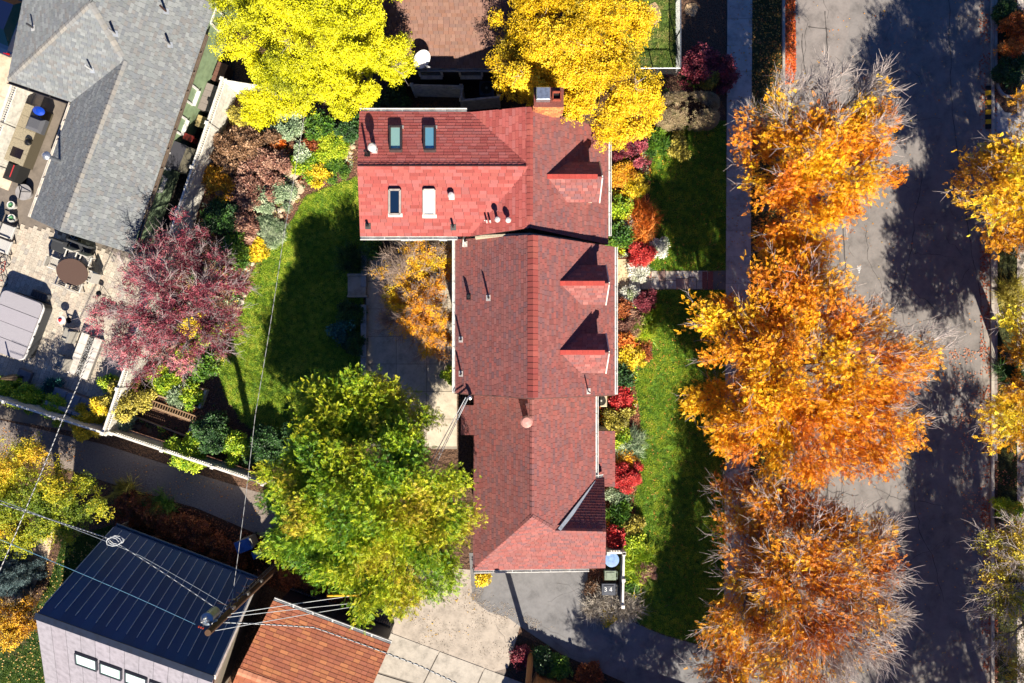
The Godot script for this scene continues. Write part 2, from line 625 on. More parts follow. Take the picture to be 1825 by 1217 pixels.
func shrub(called: String, label: String, x: float, y: float, r_px: float, h: float, pal: String, leaf: String, cnt: int, group := "", flat := 1.0) -> Node3D:
	var c := W(x, y, h * 0.55)
	var r := r_px * (CH - h) / FP
	var root := thing(called, label, "hedge" if called == "hedge" else "shrub", Vector3(c.x, 0, c.z), group)
	rng.seed = int(x * 131 + y * 7)
	nz.seed = int(x + y)
	nz.frequency = 0.9
	var st := MB.new()
	st.col = L(96, 78, 60)
	for i in 7:
		var a := TAU * i / 7.0 + R(-0.3, 0.3)
		var t := Vector3(cos(a) * r * R(0.4, 0.8), h * R(0.55, 0.95), sin(a) * r * R(0.4, 0.8))
		var o := Vector3(c.x, 0, c.z)
		st.tube([o + Vector3(cos(a), 0, sin(a)) * 0.05, o + t * 0.5 + Vector3.UP * h * 0.1, o + t], [0.022, 0.015, 0.007], 4, false)
	put("stems", st, M.bark, root)
	var bufs := [PackedFloat32Array(), PackedFloat32Array()]
	var pc := cols(PAL[pal])
	var lob := [[Vector3(R(-0.2, 0.2) * r, h * 0.45, R(-0.2, 0.2) * r), r * 0.6, h * 0.55]]
	for i in 9:
		var a := TAU * i / 9.0 + R(-0.6, 0.6)
		var rr := r * R(0.18, 0.5)
		var off := (r - rr) * R(0.6, 1.45)
		lob.append([Vector3(cos(a) * off, h * R(0.25, 0.55), sin(a) * off), rr, h * R(0.25, 0.45)])
	var wsum := 0.0
	for w in lob:
		wsum += w[1] * w[1]
	for w in lob:
		var shade := R(-0.22, 0.22)
		for i in int(cnt * 1.35 * w[1] * w[1] / wsum):
			var q := rv().normalized()
			if q.y < -0.3:
				q.y = -q.y
			var lump := 0.72 + 0.75 * nz.get_noise_3dv(q * 2.2 + c + w[0])
			var f := pow(rng.randf(), 0.33) * lump * (R(1.0, 1.4) if rng.randf() < 0.12 else 1.0)
			var p: Vector3 = Vector3(c.x, 0, c.z) + w[0] + Vector3(q.x * w[1], q.y * w[2] * flat, q.z * w[1]) * f
			p.y = maxf(p.y, 0.04)
			var dir := q * 0.7 + rv() * 0.7 + Vector3(0, 0.3, 0)
			if leaf == "grassy":
				dir = Vector3(q.x, 0.9, q.z) + rv() * 0.3
				p.y *= 0.4
			var tone := 0.5 + shade + nz.get_noise_3dv(p * 1.9) * 0.8 + R(-0.4, 0.4)
			rec(bufs[i % 2], aim(dir, R(0.75, 1.7)), p, jit(ramp(pc, tone), 0.32))
	for i in 2:
		copies("foliage", SP[leaf][i], M.leaf, bufs[i], root)
	return root
func inside(poly: PackedVector2Array) -> Callable:
	var lo := poly[0]
	var hi := poly[0]
	for p in poly:
		lo = lo.min(p)
		hi = hi.max(p)
	return func():
		for k in 60:
			var q := Vector2(R(lo.x, hi.x), R(lo.y, hi.y))
			if Geometry2D.is_point_in_polygon(q, poly):
				return q
		return poly[0]
func area(poly: PackedVector2Array) -> float:
	var s := 0.0
	for i in poly.size():
		s += poly[i].cross(poly[(i + 1) % poly.size()])
	return absf(s) * 0.5
func grass(called: String, label: String, poly: PackedVector2Array, per: float, pal: Array, y := 0.0, size := 1.0) -> void:
	var pick := inside(poly)
	var buf := PackedFloat32Array()
	nz.seed = called.hash() % 1000
	nz.frequency = 0.5
	var pc := cols(pal)
	for i in int(area(poly) * per):
		var q: Vector2 = pick.call()
		var t := 0.5 + nz.get_noise_2dv(q) * 0.5 + nz.get_noise_2dv(q * 7.0) * 0.8 + R(-0.3, 0.3)
		rec(buf, Basis.from_euler(Vector3(0, R(0, TAU), 0)).scaled(Vector3.ONE * R(0.7, 1.25) * size), Vector3(q.x, y, q.y), jit(ramp(pc, t), 0.15))
	var o := copies(numbered(called), SP.turf[0], M.blade, buf, self)
	tag(o, label, "grass", "", "stuff")
func litter(called: String, label: String, poly: PackedVector2Array, cnt: int, pal: Array, y := 0.02, size := 1.0, clump := 0.0) -> void:
	var pick := inside(poly)
	var buf := PackedFloat32Array()
	nz.seed = 77
	nz.frequency = 0.6
	var pc := cols(pal)
	for i in cnt:
		var q: Vector2 = pick.call()
		if clump > 0.0 and nz.get_noise_2dv(q) < R(-0.5, 0.5) * (1.0 - clump) + clump * 0.25:
			continue
		var b := Basis.from_euler(Vector3(R(-0.5, 0.5), R(0, TAU), R(-0.5, 0.5))).scaled(Vector3.ONE * R(0.6, 1.2) * size)
		rec(buf, b, Vector3(q.x, y + R(0.0, 0.03), q.y), jit(ramp(pc, rng.randf()), 0.25))
	var o := copies(numbered(called), SP.fallen[0], M.leaf, buf, self)
	tag(o, label, "gravel" if called == "loose_gravel" else ("mulch" if called == "bark_mulch" else "leaves"), "", "stuff")

func cover(called: String, label: String, poly: PackedVector2Array, per: float, pals: Array, leaf: String, height: float, keep := -0.1) -> void:
	# low mixed plants between the shrubs, in patches of their own kind
	var pick := inside(poly)
	var bufs := [PackedFloat32Array(), PackedFloat32Array()]
	nz.seed = label.hash() % 997
	nz.frequency = 0.7
	var pcs := pals.map(func(q): return cols(PAL[q]))
	for i in int(area(poly) * per):
		var q: Vector2 = pick.call()
		if nz.get_noise_2dv(q * 1.3 + Vector2(40, 0)) < keep:
			continue
		var t := clampf(nz.get_noise_2dv(q) * 0.9 + 0.5 + R(-0.12, 0.12), 0.0, 0.999)
		var pc: Array = pcs[int(t * pcs.size())]
		var hh := height * (0.5 + 0.9 * nz.get_noise_2dv(q * 2.5))
		rec(bufs[i % 2], aim(rv() + Vector3.UP * 0.8, R(0.7, 1.6)), Vector3(q.x, maxf(0.02, hh * R(0.1, 1.0)), q.y), jit(ramp(pc, R(0, 1)), 0.3))
	var root := Node3D.new()
	root.name = numbered(called)
	add_child(root)
	tag(root, label, "plants", "", "stuff")
	for i in 2:
		copies("foliage", SP[leaf][i], M.leaf, bufs[i], root)
# ---------------------------------------------------------------- roofs
func side_of(p: Plane) -> Array:      # [along the eave, up the slope]
	var u := Vector3.UP.cross(p.normal).normalized()
	var up := p.normal.cross(u)
	if up.y < 0:
		up = -up
	return [u, up]
func shingles(roof: Node3D, slopes: Array, expo: float, wide: float, tones: Array, picked := 300) -> void:
	# slopes: [plane, 3d outline]; real slabs laid course by course, each lower edge proud of the course below
	var all := []
	for s in slopes:
		var p: Plane = s[0]
		var ax := side_of(p)
		var u: Vector3 = ax[0]
		var up: Vector3 = ax[1]
		var o: Vector3 = s[1][0]
		var poly := PackedVector2Array()
		for q in s[1]:
			poly.append(Vector2((q - o).dot(u), (q - o).dot(up)))
		var lo := poly[0]
		var hi := poly[0]
		for q in poly:
			lo = lo.min(q)
			hi = hi.max(q)
		var row := 0
		var y := lo.y
		while y < hi.y:
			var x := lo.x - wide * (0.5 * (row % 2) + R(0.0, 0.3))
			while x < hi.x:
				var w := wide * R(0.75, 1.2)
				var a := Vector2(x + 0.006, y + 0.002)
				var b := Vector2(x + w - 0.006, y + expo + 0.01)
				var rect := PackedVector2Array([a, Vector2(b.x, a.y), b, Vector2(a.x, b.y)])
				var full := true
				for q in rect:
					if not Geometry2D.is_point_in_polygon(q, poly):
						full = false
				var got := [rect]
				if not full:
					got = Geometry2D.intersect_polygons(poly, rect)
				for g in got:
					if g.size() < 3 or area(g) < 0.002:
						continue
					var c3 := o + u * (a.x + b.x) * 0.5 + up * (a.y + b.y) * 0.5
					all.append([g, o, u, up, p.normal, a.y, full, c3, rng.randi() % tones.size(), R(0.9, 1.1), all.size()])
				x += w
			y += expo
			row += 1
	var near := all.filter(func(q): return q[6])
	# the pieces that show largest are the ones nearest below the camera
	near.sort_custom(func(a, b): return a[7].distance_squared_to(Vector3(0, CH, 0)) < b[7].distance_squared_to(Vector3(0, CH, 0)))
	var chosen := {}
	for i in mini(picked, near.size()):
		chosen[near[i][10]] = true
	var rest := MB.new()
	for q in all:
		if chosen.has(q[10]):
			var b := MB.new()
			shingle_into(b, q, tones, expo)
			put("shingle", b, M.roofing, roof)
		else:
			shingle_into(rest, q, tones, expo)
	var o := put("shingles", rest, M.roofing, roof)
	o.set_meta("kind", "stuff")
func shingle_into(b: MB, q: Array, tones: Array, expo: float) -> void:
	var k: Color = tones[q[8]]
	b.col = Color(k.r * q[9], k.g * q[9], k.b * q[9])
	var top := []
	var low := []
	for g in q[0]:
		var t: float = clampf((g.y - q[5]) / expo, 0, 1)
		var p: Vector3 = q[1] + q[2] * g.x + q[3] * g.y
		top.append(p + q[4] * lerpf(0.026, 0.010, t))
		low.append(p)
	b.face(top, q[4])
	var mid := Vector3.ZERO
	for p in top:
		mid += p
	mid /= top.size()
	for i in top.size():
		var j := (i + 1) % top.size()
		b.face([top[i], top[j], low[j], low[i]], (top[i] + top[j]) * 0.5 - mid)
func caps(roof: Node3D, a: Vector3, b: Vector3, na: Vector3, nb: Vector3, tones: Array, wd := 0.17) -> void:
	# folded ridge or hip caps, each lapping the one before it
	var d := (b - a).normalized()
	var da := na.cross(d)
	if da.y > 0:
		da = -da
	var db := nb.cross(d)
	if db.y > 0:
		db = -db
	var cnt := int(a.distance_to(b) / 0.24)
	for i in cnt:
		var p := a + d * i * 0.24
		var q := p + d * 0.25
		var h0 := Vector3.UP * 0.055
		var h1 := Vector3.UP * 0.035
		var m := MB.new()
		m.col = jit(tones[rng.randi() % tones.size()], 0.1)
		for s in [[da, na], [db, nb]]:
			m.slab([p + h0, q + h1, q + h1 + s[0] * wd, p + h0 + s[0] * wd], -s[1] * 0.02)
		put("ridge_cap", m, M.roofing, roof)
func gutter(house: Node3D, a: Vector3, b: Vector3, out: Vector3, col := Color(0.75, 0.74, 0.7)) -> void:
	var m := MB.new()
	m.col = col
	out = out.normalized()
	var dn := Vector3(0, -0.05, 0)
	m.bar(a + dn + out * 0.02, b + dn + out * 0.02, 0.012, 0.11)
	m.bar(a + dn + out * 0.14, b + dn + out * 0.14, 0.03, 0.11)
	m.bar(a + dn * 2.1 + out * 0.08, b + dn * 2.1 + out * 0.08, 0.13, 0.012)
	var k := int(a.distance_to(b) / 0.9)
	for i in range(1, k):
		var p := a.lerp(b, i / float(k)) + out * 0.08
		m.box(p, Vector3(0.02, 0.015, 0.02) + out.abs() * 0.12)
	put("gutter", m, M.paint, house)
func deck(house: Node3D, slopes: Array, col: Color, called := "roof") -> MeshInstance3D:
	var m := MB.new()
	m.col = col
	for s in slopes:
		m.slab(s[1], -(s[0] as Plane).normal * 0.16)
	return put(called, m, M.roofing, house)
func walls(house: Node3D, foot: Array, h: float, col: Color, mat: Material) -> void:
	var m := MB.new()
	m.col = col
	var p := PackedVector2Array()
	for q in foot:
		p.append(Vector2(q.x, q.z))
	m.prism(p, 0, h)
	put("wall", m, mat, house)
func vent(house: Node3D, at: Vector3, nrm: Vector3, h: float, r: float, col: Color, plate: Color, cap: bool) -> void:
	var m := MB.new()
	m.col = plate
	var ax := nrm.cross(Vector3.RIGHT).normalized()
	m.box(at + nrm * 0.03, Vector3(0.24, 0.02, 0.26), Basis(ax.cross(nrm), nrm, ax))
	m.col = col
	m.tube([at, at + Vector3.UP * h], [r, r], 10)
	var o := put("vent_pipe", m, M.paint, house)
	if cap:
		var c := MB.new()
		c.col = col
		c.lathe(at + Vector3.UP * h, [[r, -0.02], [r * 2.0, 0.0], [r * 2.1, 0.1], [r * 1.5, 0.17], [0.0, 0.2]], 14)
		put("cap", c, M.paint, o)
func skylight(house: Node3D, p: Plane, x0: float, y0: float, x1: float, y1: float, pane: Color, frame: Color) -> void:
	var q := [onp(p, x0, y0), onp(p, x1, y0), onp(p, x1, y1), onp(p, x0, y1)]
	var n := p.normal
	var f := MB.new()
	f.col = frame
	for i in 4:
		var a: Vector3 = q[i] + n * 0.1
		var b: Vector3 = q[(i + 1) % 4] + n * 0.1
		f.bar(a, b, 0.08, 0.22, n)
	f.slab(q.map(func(w): return w + n * 0.03), -n * 0.02)
	var o := put("skylight", f, M.paint, house)
	var g := MB.new()
	g.col = pane
	g.slab(q.map(func(w): return w + n * 0.15), -n * 0.03)
	put("pane", g, M.glass, o)
	var fl := MB.new()
	fl.col = Color(0.55, 0.53, 0.5)
	var dn: Vector3 = side_of(p)[1] * -1.0
	var low := [q[2], q[3]] if (q[2] as Vector3).y < (q[0] as Vector3).y else [q[0], q[1]]
	var e: Vector3 = (low[1] - low[0]).normalized()
	fl.slab([low[0] - e * 0.08 + n * 0.035, low[1] + e * 0.08 + n * 0.035, low[1] + e * 0.08 + dn * 0.16 + n * 0.035, low[0] - e * 0.08 + dn * 0.16 + n * 0.035], -n * 0.01)
	put("flashing", fl, M.paint, o)
func window(house: Node3D, a: Vector3, b: Vector3, y0: float, y1: float, out: Vector3, glass: Color) -> void:
	out = out.normalized()
	var f := MB.new()
	f.col = Color(0.8, 0.8, 0.78)
	var c := [Vector3(a.x, y0, a.z), Vector3(b.x, y0, b.z), Vector3(b.x, y1, b.z), Vector3(a.x, y1, a.z)]
	for i in 4:
		f.bar(c[i] + out * 0.04, c[(i + 1) % 4] + out * 0.04, 0.1, 0.1, out)
	f.bar(c[0] + out * 0.09 + Vector3.DOWN * 0.05, c[1] + out * 0.09 + Vector3.DOWN * 0.05, 0.2, 0.05)
	var o := put("window", f, M.paint, house)
	var g := MB.new()
	g.col = glass
	g.slab(c.map(func(w): return w + out * 0.03), -out * 0.02)
	put("pane", g, M.glass, o)
func siding(house: Node3D, a: Vector3, b: Vector3, y0: float, y1: float, out: Vector3, col: Color, step := 0.2) -> void:
	# lapped boards
	out = out.normalized()
	var y := y0
	while y < y1 - 0.02:
		var t := minf(y + step, y1)
		var m := MB.new()
		m.col = jit(col, 0.05)
		m.slab([Vector3(a.x, y, a.z) + out * 0.045, Vector3(b.x, y, b.z) + out * 0.045, Vector3(b.x, t, b.z) + out * 0.025, Vector3(a.x, t, a.z) + out * 0.025], -out * 0.024)
		put("siding_board", m, M.paint, house)
		y += step

var NE: Plane
var ME: Plane
func red_house() -> void:
	var h := thing("house", "large house with red shingle roofs, three dormers and four skylights", "house", W(900, 600))
	NE = pl3(W(945, 190, 8), W(945, 405, 8), W(1084, 232, 4.6))
	ME = pl3(W(950, 418, 8.4), W(950, 710, 8.4), W(1095, 570, 4.8))
	var MW := pl3(W(950, 418, 8.4), W(950, 710, 8.4), W(812, 570, 5.4))
	var WN := pl3(W(637, 296, 8), W(945, 296, 8), W(640, 200, 7))
	var WS := pl3(W(637, 296, 8), W(945, 296, 8), W(640, 422, 7))
	var NW := pl3(W(945, 190, 8), W(945, 405, 8), W(838, 200, 7))
	var SE := pl3(W(947, 707, 6.3), W(947, 920, 6.3), W(1060, 800, 3.3))
	var V2 := onp(SE, 990, 945)
	var SS := pl3(V2, W(845, 1015, 3.2), W(1078, 1015, 3.2))
	var V1 := onp(SS, 948, 921)
	SE = pl3(V2, V1, W(1060, 800, 3.3))
	var r0 := Vector3(V1.x, V1.y, 2.2)
	SE = pl3(V1, r0, W(1060, 800, 3.3))
	V2 = onp(SE, 990, 945)
	SS = pl3(V2, V1, W(845, 1014, 3.2))
	var SW := pl3(V1, r0, onp(SS, 845, 1010))
	var V3 := W(1080, 947, V2.y)
	V3.y = V2.y
	var CN := pl3(V2, V3, onp(SE, 1061, 853))
	var CS := pl3(V2, V3, W(960, 1014, 3.2))
	var peak := W(945, 296, 8)
	var vn := onp(WN, 838, 200)
	var vs := onp(WS, 838, 421)
	var slopes := [
		[WN, [W(637, 296, 8), peak, vn, onp(WN, 641, 199)]],
		[WS, [W(637, 296, 8), peak, vs, onp(WS, 642, 421)]],
		[pl3(peak, vn, W(945, 190, 8)), [peak, vn, W(945, 190, 8)]],
		[pl3(peak, vs, W(945, 406, 8)), [peak, vs, W(945, 406, 8)]],
		[NE, [W(945, 190, 8), onp(NE, 1084, 232), onp(NE, 1083, 436), W(945, 406, 8)]],
		[ME, [W(950, 418, 8.4), onp(ME, 1095, 440), onp(ME, 1095, 703), W(950, 710, 8.4)]],
		[MW, [W(950, 418, 8.4), onp(MW, 812, 427), onp(MW, 812, 700), W(950, 710, 8.4)]],
		[SE, [r0, V1, V2, onp(SE, 1061, 853), onp(SE, 1061, 700)]],
		[SW, [r0, V1, onp(SS, 845, 1012), onp(SW, 845, 775), onp(SW, 822, 775), onp(SW, 822, 722), onp(SW, 845, 722), onp(SW, 845, 705)]],
		[SS, [V1, V2, onp(SS, 845, 1012)]],
		[CS, [V2, V3, onp(CS, 1079, 1012), onp(CS, 845, 1016)]],
		[CN, [V2, V3, onp(CN, 1077, 850), onp(CN, 1061, 853)]],
	]
	# cross gable slopes meet the south slope in one sheet: the lower triangle is closed here
	slopes.append([pl3(V2, onp(SS, 845, 1012), onp(CS, 845, 1016)), [V2, onp(SS, 845, 1012), onp(CS, 845, 1016)]])
	rng.seed = 5
	var roof := deck(h, slopes, L(52, 22, 22))
	var vivid := [L(186, 97, 91), L(180, 89, 83), L(192, 106, 100), L(174, 85, 79), L(188, 100, 92), L(182, 105, 101)]
	var worn := [L(156, 96, 92), L(152, 94, 90), L(144, 96, 95), L(162, 92, 86), L(154, 99, 95), L(134, 92, 94), L(164, 99, 93), L(148, 87, 83)]
	shingles(roof, slopes.slice(0, 4), 0.15, 0.36, vivid, 130)
	shingles(roof, slopes.slice(4), 0.14, 0.25, worn, 170)
	var ridge := [L(166, 82, 74), L(160, 76, 70), L(172, 90, 80)]
	var w0: Vector3 = (slopes[2][0] as Plane).normal
	caps(roof, W(945, 191, 8), W(945, 400, 8), NE.normal, w0, ridge, 0.16)
	caps(roof, W(638, 296, 8), W(938, 296, 8), WN.normal, WS.normal, vivid, 0.15)
	caps(roof, W(950, 419, 8.4), W(950, 709, 8.4), ME.normal, MW.normal, ridge, 0.3)
	caps(roof, r0 + Vector3(0, 0, 0.4), V1, SE.normal, SW.normal, worn, 0.13)
	caps(roof, V1, V2, SE.normal, SS.normal, worn, 0.13)
	caps(roof, V1, onp(SS, 846, 1011), SS.normal, SW.normal, worn, 0.13)
	caps(roof, V2, V3, CS.normal, CN.normal, worn, 0.13)
	# raised ridge vent on the north wing
	var rvnt := MB.new()
	rvnt.col = L(60, 26, 24)
	rvnt.bar(W(638, 295.4, 8.04), W(938, 295.4, 8.04), 0.05, 0.05)
	put("ridge_vent", rvnt, M.roofing, roof)
	# valley flashing in pale metal
	var vf := MB.new()
	vf.col = L(190, 200, 210)
	var va := V2 + Vector3(0.1, 0.06, -0.1)
	var vb := onp(SE, 1060, 856) + Vector3(0, 0.06, 0)
	vf.slab([va + SE.normal * 0.02, vb + SE.normal * 0.02, vb + Vector3(0.16, 0.01, 0.12), va + Vector3(0.14, 0.01, 0.1)], Vector3(0, -0.02, 0))
	put("valley_flashing", vf, M.paint, roof)
	# walls
	var stucco := L(188, 176, 152)
	walls(h, [Vector3(-5.9, 0, -9.5), Vector3(-1.6, 0, -9.5), Vector3(-1.6, 0, -4.9), Vector3(-5.9, 0, -4.9)], 6.95, stucco, M.stone)
	walls(h, [Vector3(-1.6, 0, -9.5), Vector3(4.1, 0, -9.5), Vector3(4.1, 0, -4.2), Vector3(-1.6, 0, -4.2)], 4.5, stucco, M.stone)
	walls(h, [Vector3(-2.2, 0, -4.2), Vector3(4.35, 0, -4.2), Vector3(4.35, 0, 2.1), Vector3(-2.2, 0, 2.1)], 4.75, stucco, M.stone)
	walls(h, [Vector3(-1.45, 0, 2.1), Vector3(3.7, 0, 2.1), Vector3(3.7, 0, 10.6), Vector3(-1.45, 0, 10.6)], 3.1, stucco, M.stone)
	var gables := []
	for z in [-9.5, -4.6]:
		gables.append([[Vector3(-1.6, 4.5, z), Vector3(4.1, 4.5, z), Vector3(0.75, 7.7, z), Vector3(-1.6, 6.9, z)], Vector3(0, 0, 0.1)])
	for z in [-4.1, 2.0]:
		gables.append([[Vector3(-2.2, 4.75, z), Vector3(4.35, 4.75, z), Vector3(0.87, 8.1, z), Vector3(-2.2, 5.3, z)], Vector3(0, 0, 0.1)])
	gables.append([[Vector3(-5.8, 6.9, -9.5), Vector3(-5.8, 6.9, -4.9), Vector3(-5.8, 7.75, -7.35)], Vector3(0.1, 0, 0)])
	gables.append([[Vector3(3.9, 3.1, 6.9), Vector3(3.9, 3.1, 10.6), Vector3(3.9, 4.9, 8.65)], Vector3(-0.1, 0, 0)])
	for q in gables:
		var gb := MB.new()
		gb.col = stucco
		gb.slab(q[0], q[1])
		put("gable_wall", gb, M.stone, h)
	for x in [-5.2, -3.4]:
		window(h, Vector3(x, 0, -4.9), Vector3(x + 1.0, 0, -4.9), 4.3, 5.6, Vector3.BACK, L(30, 40, 50))
	for z in [-3.0, -0.6, 1.0]:
		window(h, Vector3(-2.2, 0, z), Vector3(-2.2, 0, z + 0.9), 1.0, 2.3, Vector3.LEFT, L(30, 40, 50))
		window(h, Vector3(4.35, 0, z), Vector3(4.35, 0, z + 0.9), 1.0, 2.4, Vector3.RIGHT, L(30, 40, 50))
	var gd := MB.new()
	gd.col = L(214, 208, 196)
	for k in 4:
		gd.box(Vector3(1.1, 0.3 + k * 0.58, 10.63), Vector3(4.4, 0.55, 0.06))
	put("garage_door", gd, M.paint, h)
	# dormers
	for d in [[975, 1073, 315, 289, 1013, 360, 1010, NE], [998, 1085, 505, 473, 1033, 542, 1035, ME], [998, 1085, 628, 595, 1033, 664, 1035, ME]]:
		var P: Plane = d[7]
		var a := onp(P, d[0], d[2])
		var b := W(d[1], d[2], a.y)
		var n0 := onp(P, d[4], d[3])
		var s0 := onp(P, d[6], d[5])
		var n1 := Vector3(b.x - 0.03, n0.y, n0.z)
		var s1 := Vector3(b.x - 0.03, s0.y, s0.z)
		var pn := pl3(a, b, n0)
		var ps := pl3(a, b, s0)
		var ds := [[pn, [a, b, n1, n0]], [ps, [a, b, s1, s0]]]
		var body := MB.new()
		body.col = L(200, 190, 170)
		var fx := b.x - 0.25
		var fl := onp(P, 1073, d[2]).y - 1.2
		body.slab([Vector3(fx, a.y - 0.12, b.z), Vector3(fx, n0.y - 0.12, n0.z + 0.15), Vector3(fx, fl, n0.z + 0.15), Vector3(fx, fl, s0.z - 0.15), Vector3(fx, s0.y - 0.12, s0.z - 0.15)], Vector3(-0.1, 0, 0))
		for z in [n0.z + 0.15, s0.z - 0.2]:
			body.slab([Vector3(fx, n0.y - 0.1, z), Vector3(n0.x - 0.2, n0.y - 0.1, z), Vector3(fx, fl, z)], Vector3(0, 0, 0.05))
		var dm := put("dormer", body, M.paint, h)
		var dr := deck(dm, ds, L(52, 22, 22), "dormer_roof")
		shingles_flat(dr, ds, 0.14, 0.25, worn + [L(176, 112, 106)])
		for s in ds:
			var fz := MB.new()
			fz.col = L(215, 210, 200)
			var q: Array = s[1]
			fz.bar(q[1] + Vector3(0.02, -0.05, 0), q[2] + Vector3(0.02, -0.05, 0), 0.05, 0.14)
			put("fascia", fz, M.paint, dm)
		var cp := MB.new()
		for k in int(a.distance_to(b) / 0.24):
			cp.col = jit(L(196, 80, 70), 0.1)
			var p0 := a + (b - a).normalized() * k * 0.24 + Vector3.UP * 0.05
			cp.box(p0 + Vector3(0.12, 0, 0), Vector3(0.235, 0.03, 0.2))
		put("ridge_caps", cp, M.roofing, dm)
		window(dm, Vector3(fx, 0, n0.z + 0.5), Vector3(fx, 0, s0.z - 0.5), fl + 0.7, fl + 1.7, Vector3.RIGHT, L(30, 40, 50))
	# low shed roof over the bay on the east side, and the step of the south wing
	var bp := pl3(W(1062, 768, 2.9), W(1062, 867, 2.9), W(1096, 800, 2.6))
	var bs := [[bp, [onp(bp, 1056, 768), onp(bp, 1096, 768), onp(bp, 1096, 867), onp(bp, 1078, 867), onp(bp, 1056, 860)]]]
	var br := deck(h, bs, L(52, 22, 22), "bay_roof")
	shingles_flat(br, bs, 0.14, 0.25, worn)
	walls(h, [Vector3(3.6, 0, 4.4), Vector3(4.8, 0, 4.4), Vector3(4.8, 0, 6.9), Vector3(3.6, 0, 6.9)], 2.55, L(196, 186, 160), M.stone)
	# gutters and rakes
	gutter(h, onp(WN, 641, 199), onp(WN, 832, 199), Vector3.FORWARD)
	gutter(h, onp(WS, 642, 421), onp(WS, 815, 421), Vector3.BACK)
	gutter(h, onp(MW, 812, 427), onp(MW, 812, 700), Vector3.LEFT)
	gutter(h, onp(ME, 1095, 440), onp(ME, 1095, 703), Vector3.RIGHT)
	gutter(h, onp(NE, 1084, 232), onp(NE, 1084, 420), Vector3.RIGHT)
	gutter(h, onp(SE, 1061, 705), onp(SE, 1061, 850), Vector3.RIGHT)
	gutter(h, onp(CS, 845, 1016), onp(CS, 1050, 1013), Vector3.BACK)
	gutter(h, onp(CN, 1061, 853), onp(CN, 1075, 851), Vector3.FORWARD)
	var rk := MB.new()
	rk.col = L(130, 96, 88)
	for q in [[W(950, 711, 8.3), onp(MW, 812, 701)], [W(950, 711, 8.3), onp(ME, 1095, 704)]]:
		rk.bar(q[0] + Vector3.DOWN * 0.08, q[1] + Vector3.DOWN * 0.08, 0.04, 0.16)
	put("rake_board", rk, M.paint, h)
	var ds := MB.new()
	ds.col = L(214, 208, 200)
	var d0 := onp(MW, 826, 428) + Vector3.UP * 0.06
	ds.tube([onp(MW, 825, 440) + Vector3.UP * 0.05, d0, onp(MW, 830, 416) + Vector3.UP * 0.25, onp(WS, 862, 412) + Vector3.UP * 0.05], [0.04, 0.04, 0.04, 0.04], 6)
	put("downspout", ds, M.paint, h)
	# skylights
	skylight(h, WN, 696, 230, 716, 271, L(150, 190, 180), L(70, 60, 60))
	skylight(h, WN, 757, 230, 776, 271, L(110, 165, 185), L(70, 60, 60))
	skylight(h, WS, 695, 337, 714, 380, L(14, 30, 52), L(150, 140, 134))
	skylight(h, WS, 756, 337, 775, 382, L(222, 226, 224), L(190, 180, 172))
	# vents
	var wht := L(214, 208, 204)
	var blk := L(36, 34, 36)
	for q in [[655, 275, WN, 0.65, 0.05, blk, blk, false], [668, 269, WN, 0.55, 0.09, wht, wht, true], [805, 350, WS, 0.2, 0.07, wht, wht, true],
			[656, 403, WS, 0.3, 0.06, blk, blk, false], [808, 405, WS, 0.45, 0.05, blk, blk, false], [868, 397, WS, 0.5, 0.04, wht, wht, false],
			[874, 397, WS, 0.5, 0.04, wht, wht, false], [887, 396, WS, 0.7, 0.06, wht, wht, true], [906, 397, WS, 0.7, 0.06, wht, wht, true],
			[836, 529, MW, 0.55, 0.07, blk, blk, false], [871, 531, MW, 0.75, 0.045, blk, wht, false], [822, 605, MW, 0.7, 0.045, blk, wht, false],
			[822, 666, MW, 0.65, 0.045, blk, wht, false], [830, 435, MW, 0.4, 0.05, wht, wht, false], [1048, 697, ME, 0.8, 0.03, blk, wht, false]]:
		vent(h, onp(q[2], q[0], q[1]), (q[2] as Plane).normal, q[3], q[4], q[5], q[6], q[7])
	vent(h, onp(SW, 938, 748), SW.normal, 0.75, 0.13, L(206, 150, 140), L(190, 180, 176), true)
	# chimney
	var cb := MB.new()
	cb.col = L(120, 84, 66)
	var c0 := W(952, 214, 7.5)
	var c1 := W(999, 188, 7.5)
	var cx := (c0.x + c1.x) * 0.5
	var cz := -10.0
	cb.box(Vector3(cx, 4.4, cz), Vector3(1.08, 8.6, 0.62))
	var ch := put("chimney", cb, M.stone, h)
	for row in 7:
		for k in 6:
			var bk := MB.new()
			bk.col = jit(ramp([L(190, 120, 70), L(214, 150, 92), L(170, 100, 66)], rng.randf()), 0.12)
			bk.box(Vector3(cx - 0.5 + k * 0.2 + (0.05 if row % 2 else -0.05), 7.2 + row * 0.21, cz + 0.315), Vector3(0.185, 0.195, 0.05))
			put("brick", bk, M.stone, ch)
	var cc := MB.new()
	cc.col = L(120, 66, 58)
	cc.box(Vector3(cx, 8.74, cz), Vector3(1.22, 0.1, 0.78))
	put("crown_slab", cc, M.stone, ch)
	var mc := MB.new()
	mc.col = L(206, 214, 222)
	mc.box(Vector3(cx - 0.24, 8.98, cz - 0.04), Vector3(0.56, 0.36, 0.52), Basis.IDENTITY, 0.03)
	put("flue_cap", mc, M.metal, ch)
	var fo := MB.new()
	fo.col = L(150, 70, 50)
	for q in [[-0.16, 0.0, 0.04, 0.34], [0.16, 0.0, 0.04, 0.34], [0.0, -0.16, 0.34, 0.04], [0.0, 0.16, 0.34, 0.04]]:
		fo.box(Vector3(cx + 0.32 + q[0], 8.88, cz + q[1]), Vector3(q[2], 0.2, q[3]))
	fo.col = Color(0.01, 0.01, 0.01)
	fo.box(Vector3(cx + 0.32, 8.8, cz), Vector3(0.3, 0.03, 0.3))
	put("flue", fo, M.stone, ch)
	# service mast where the wires land
	var sm := MB.new()
	sm.col = L(206, 200, 196)
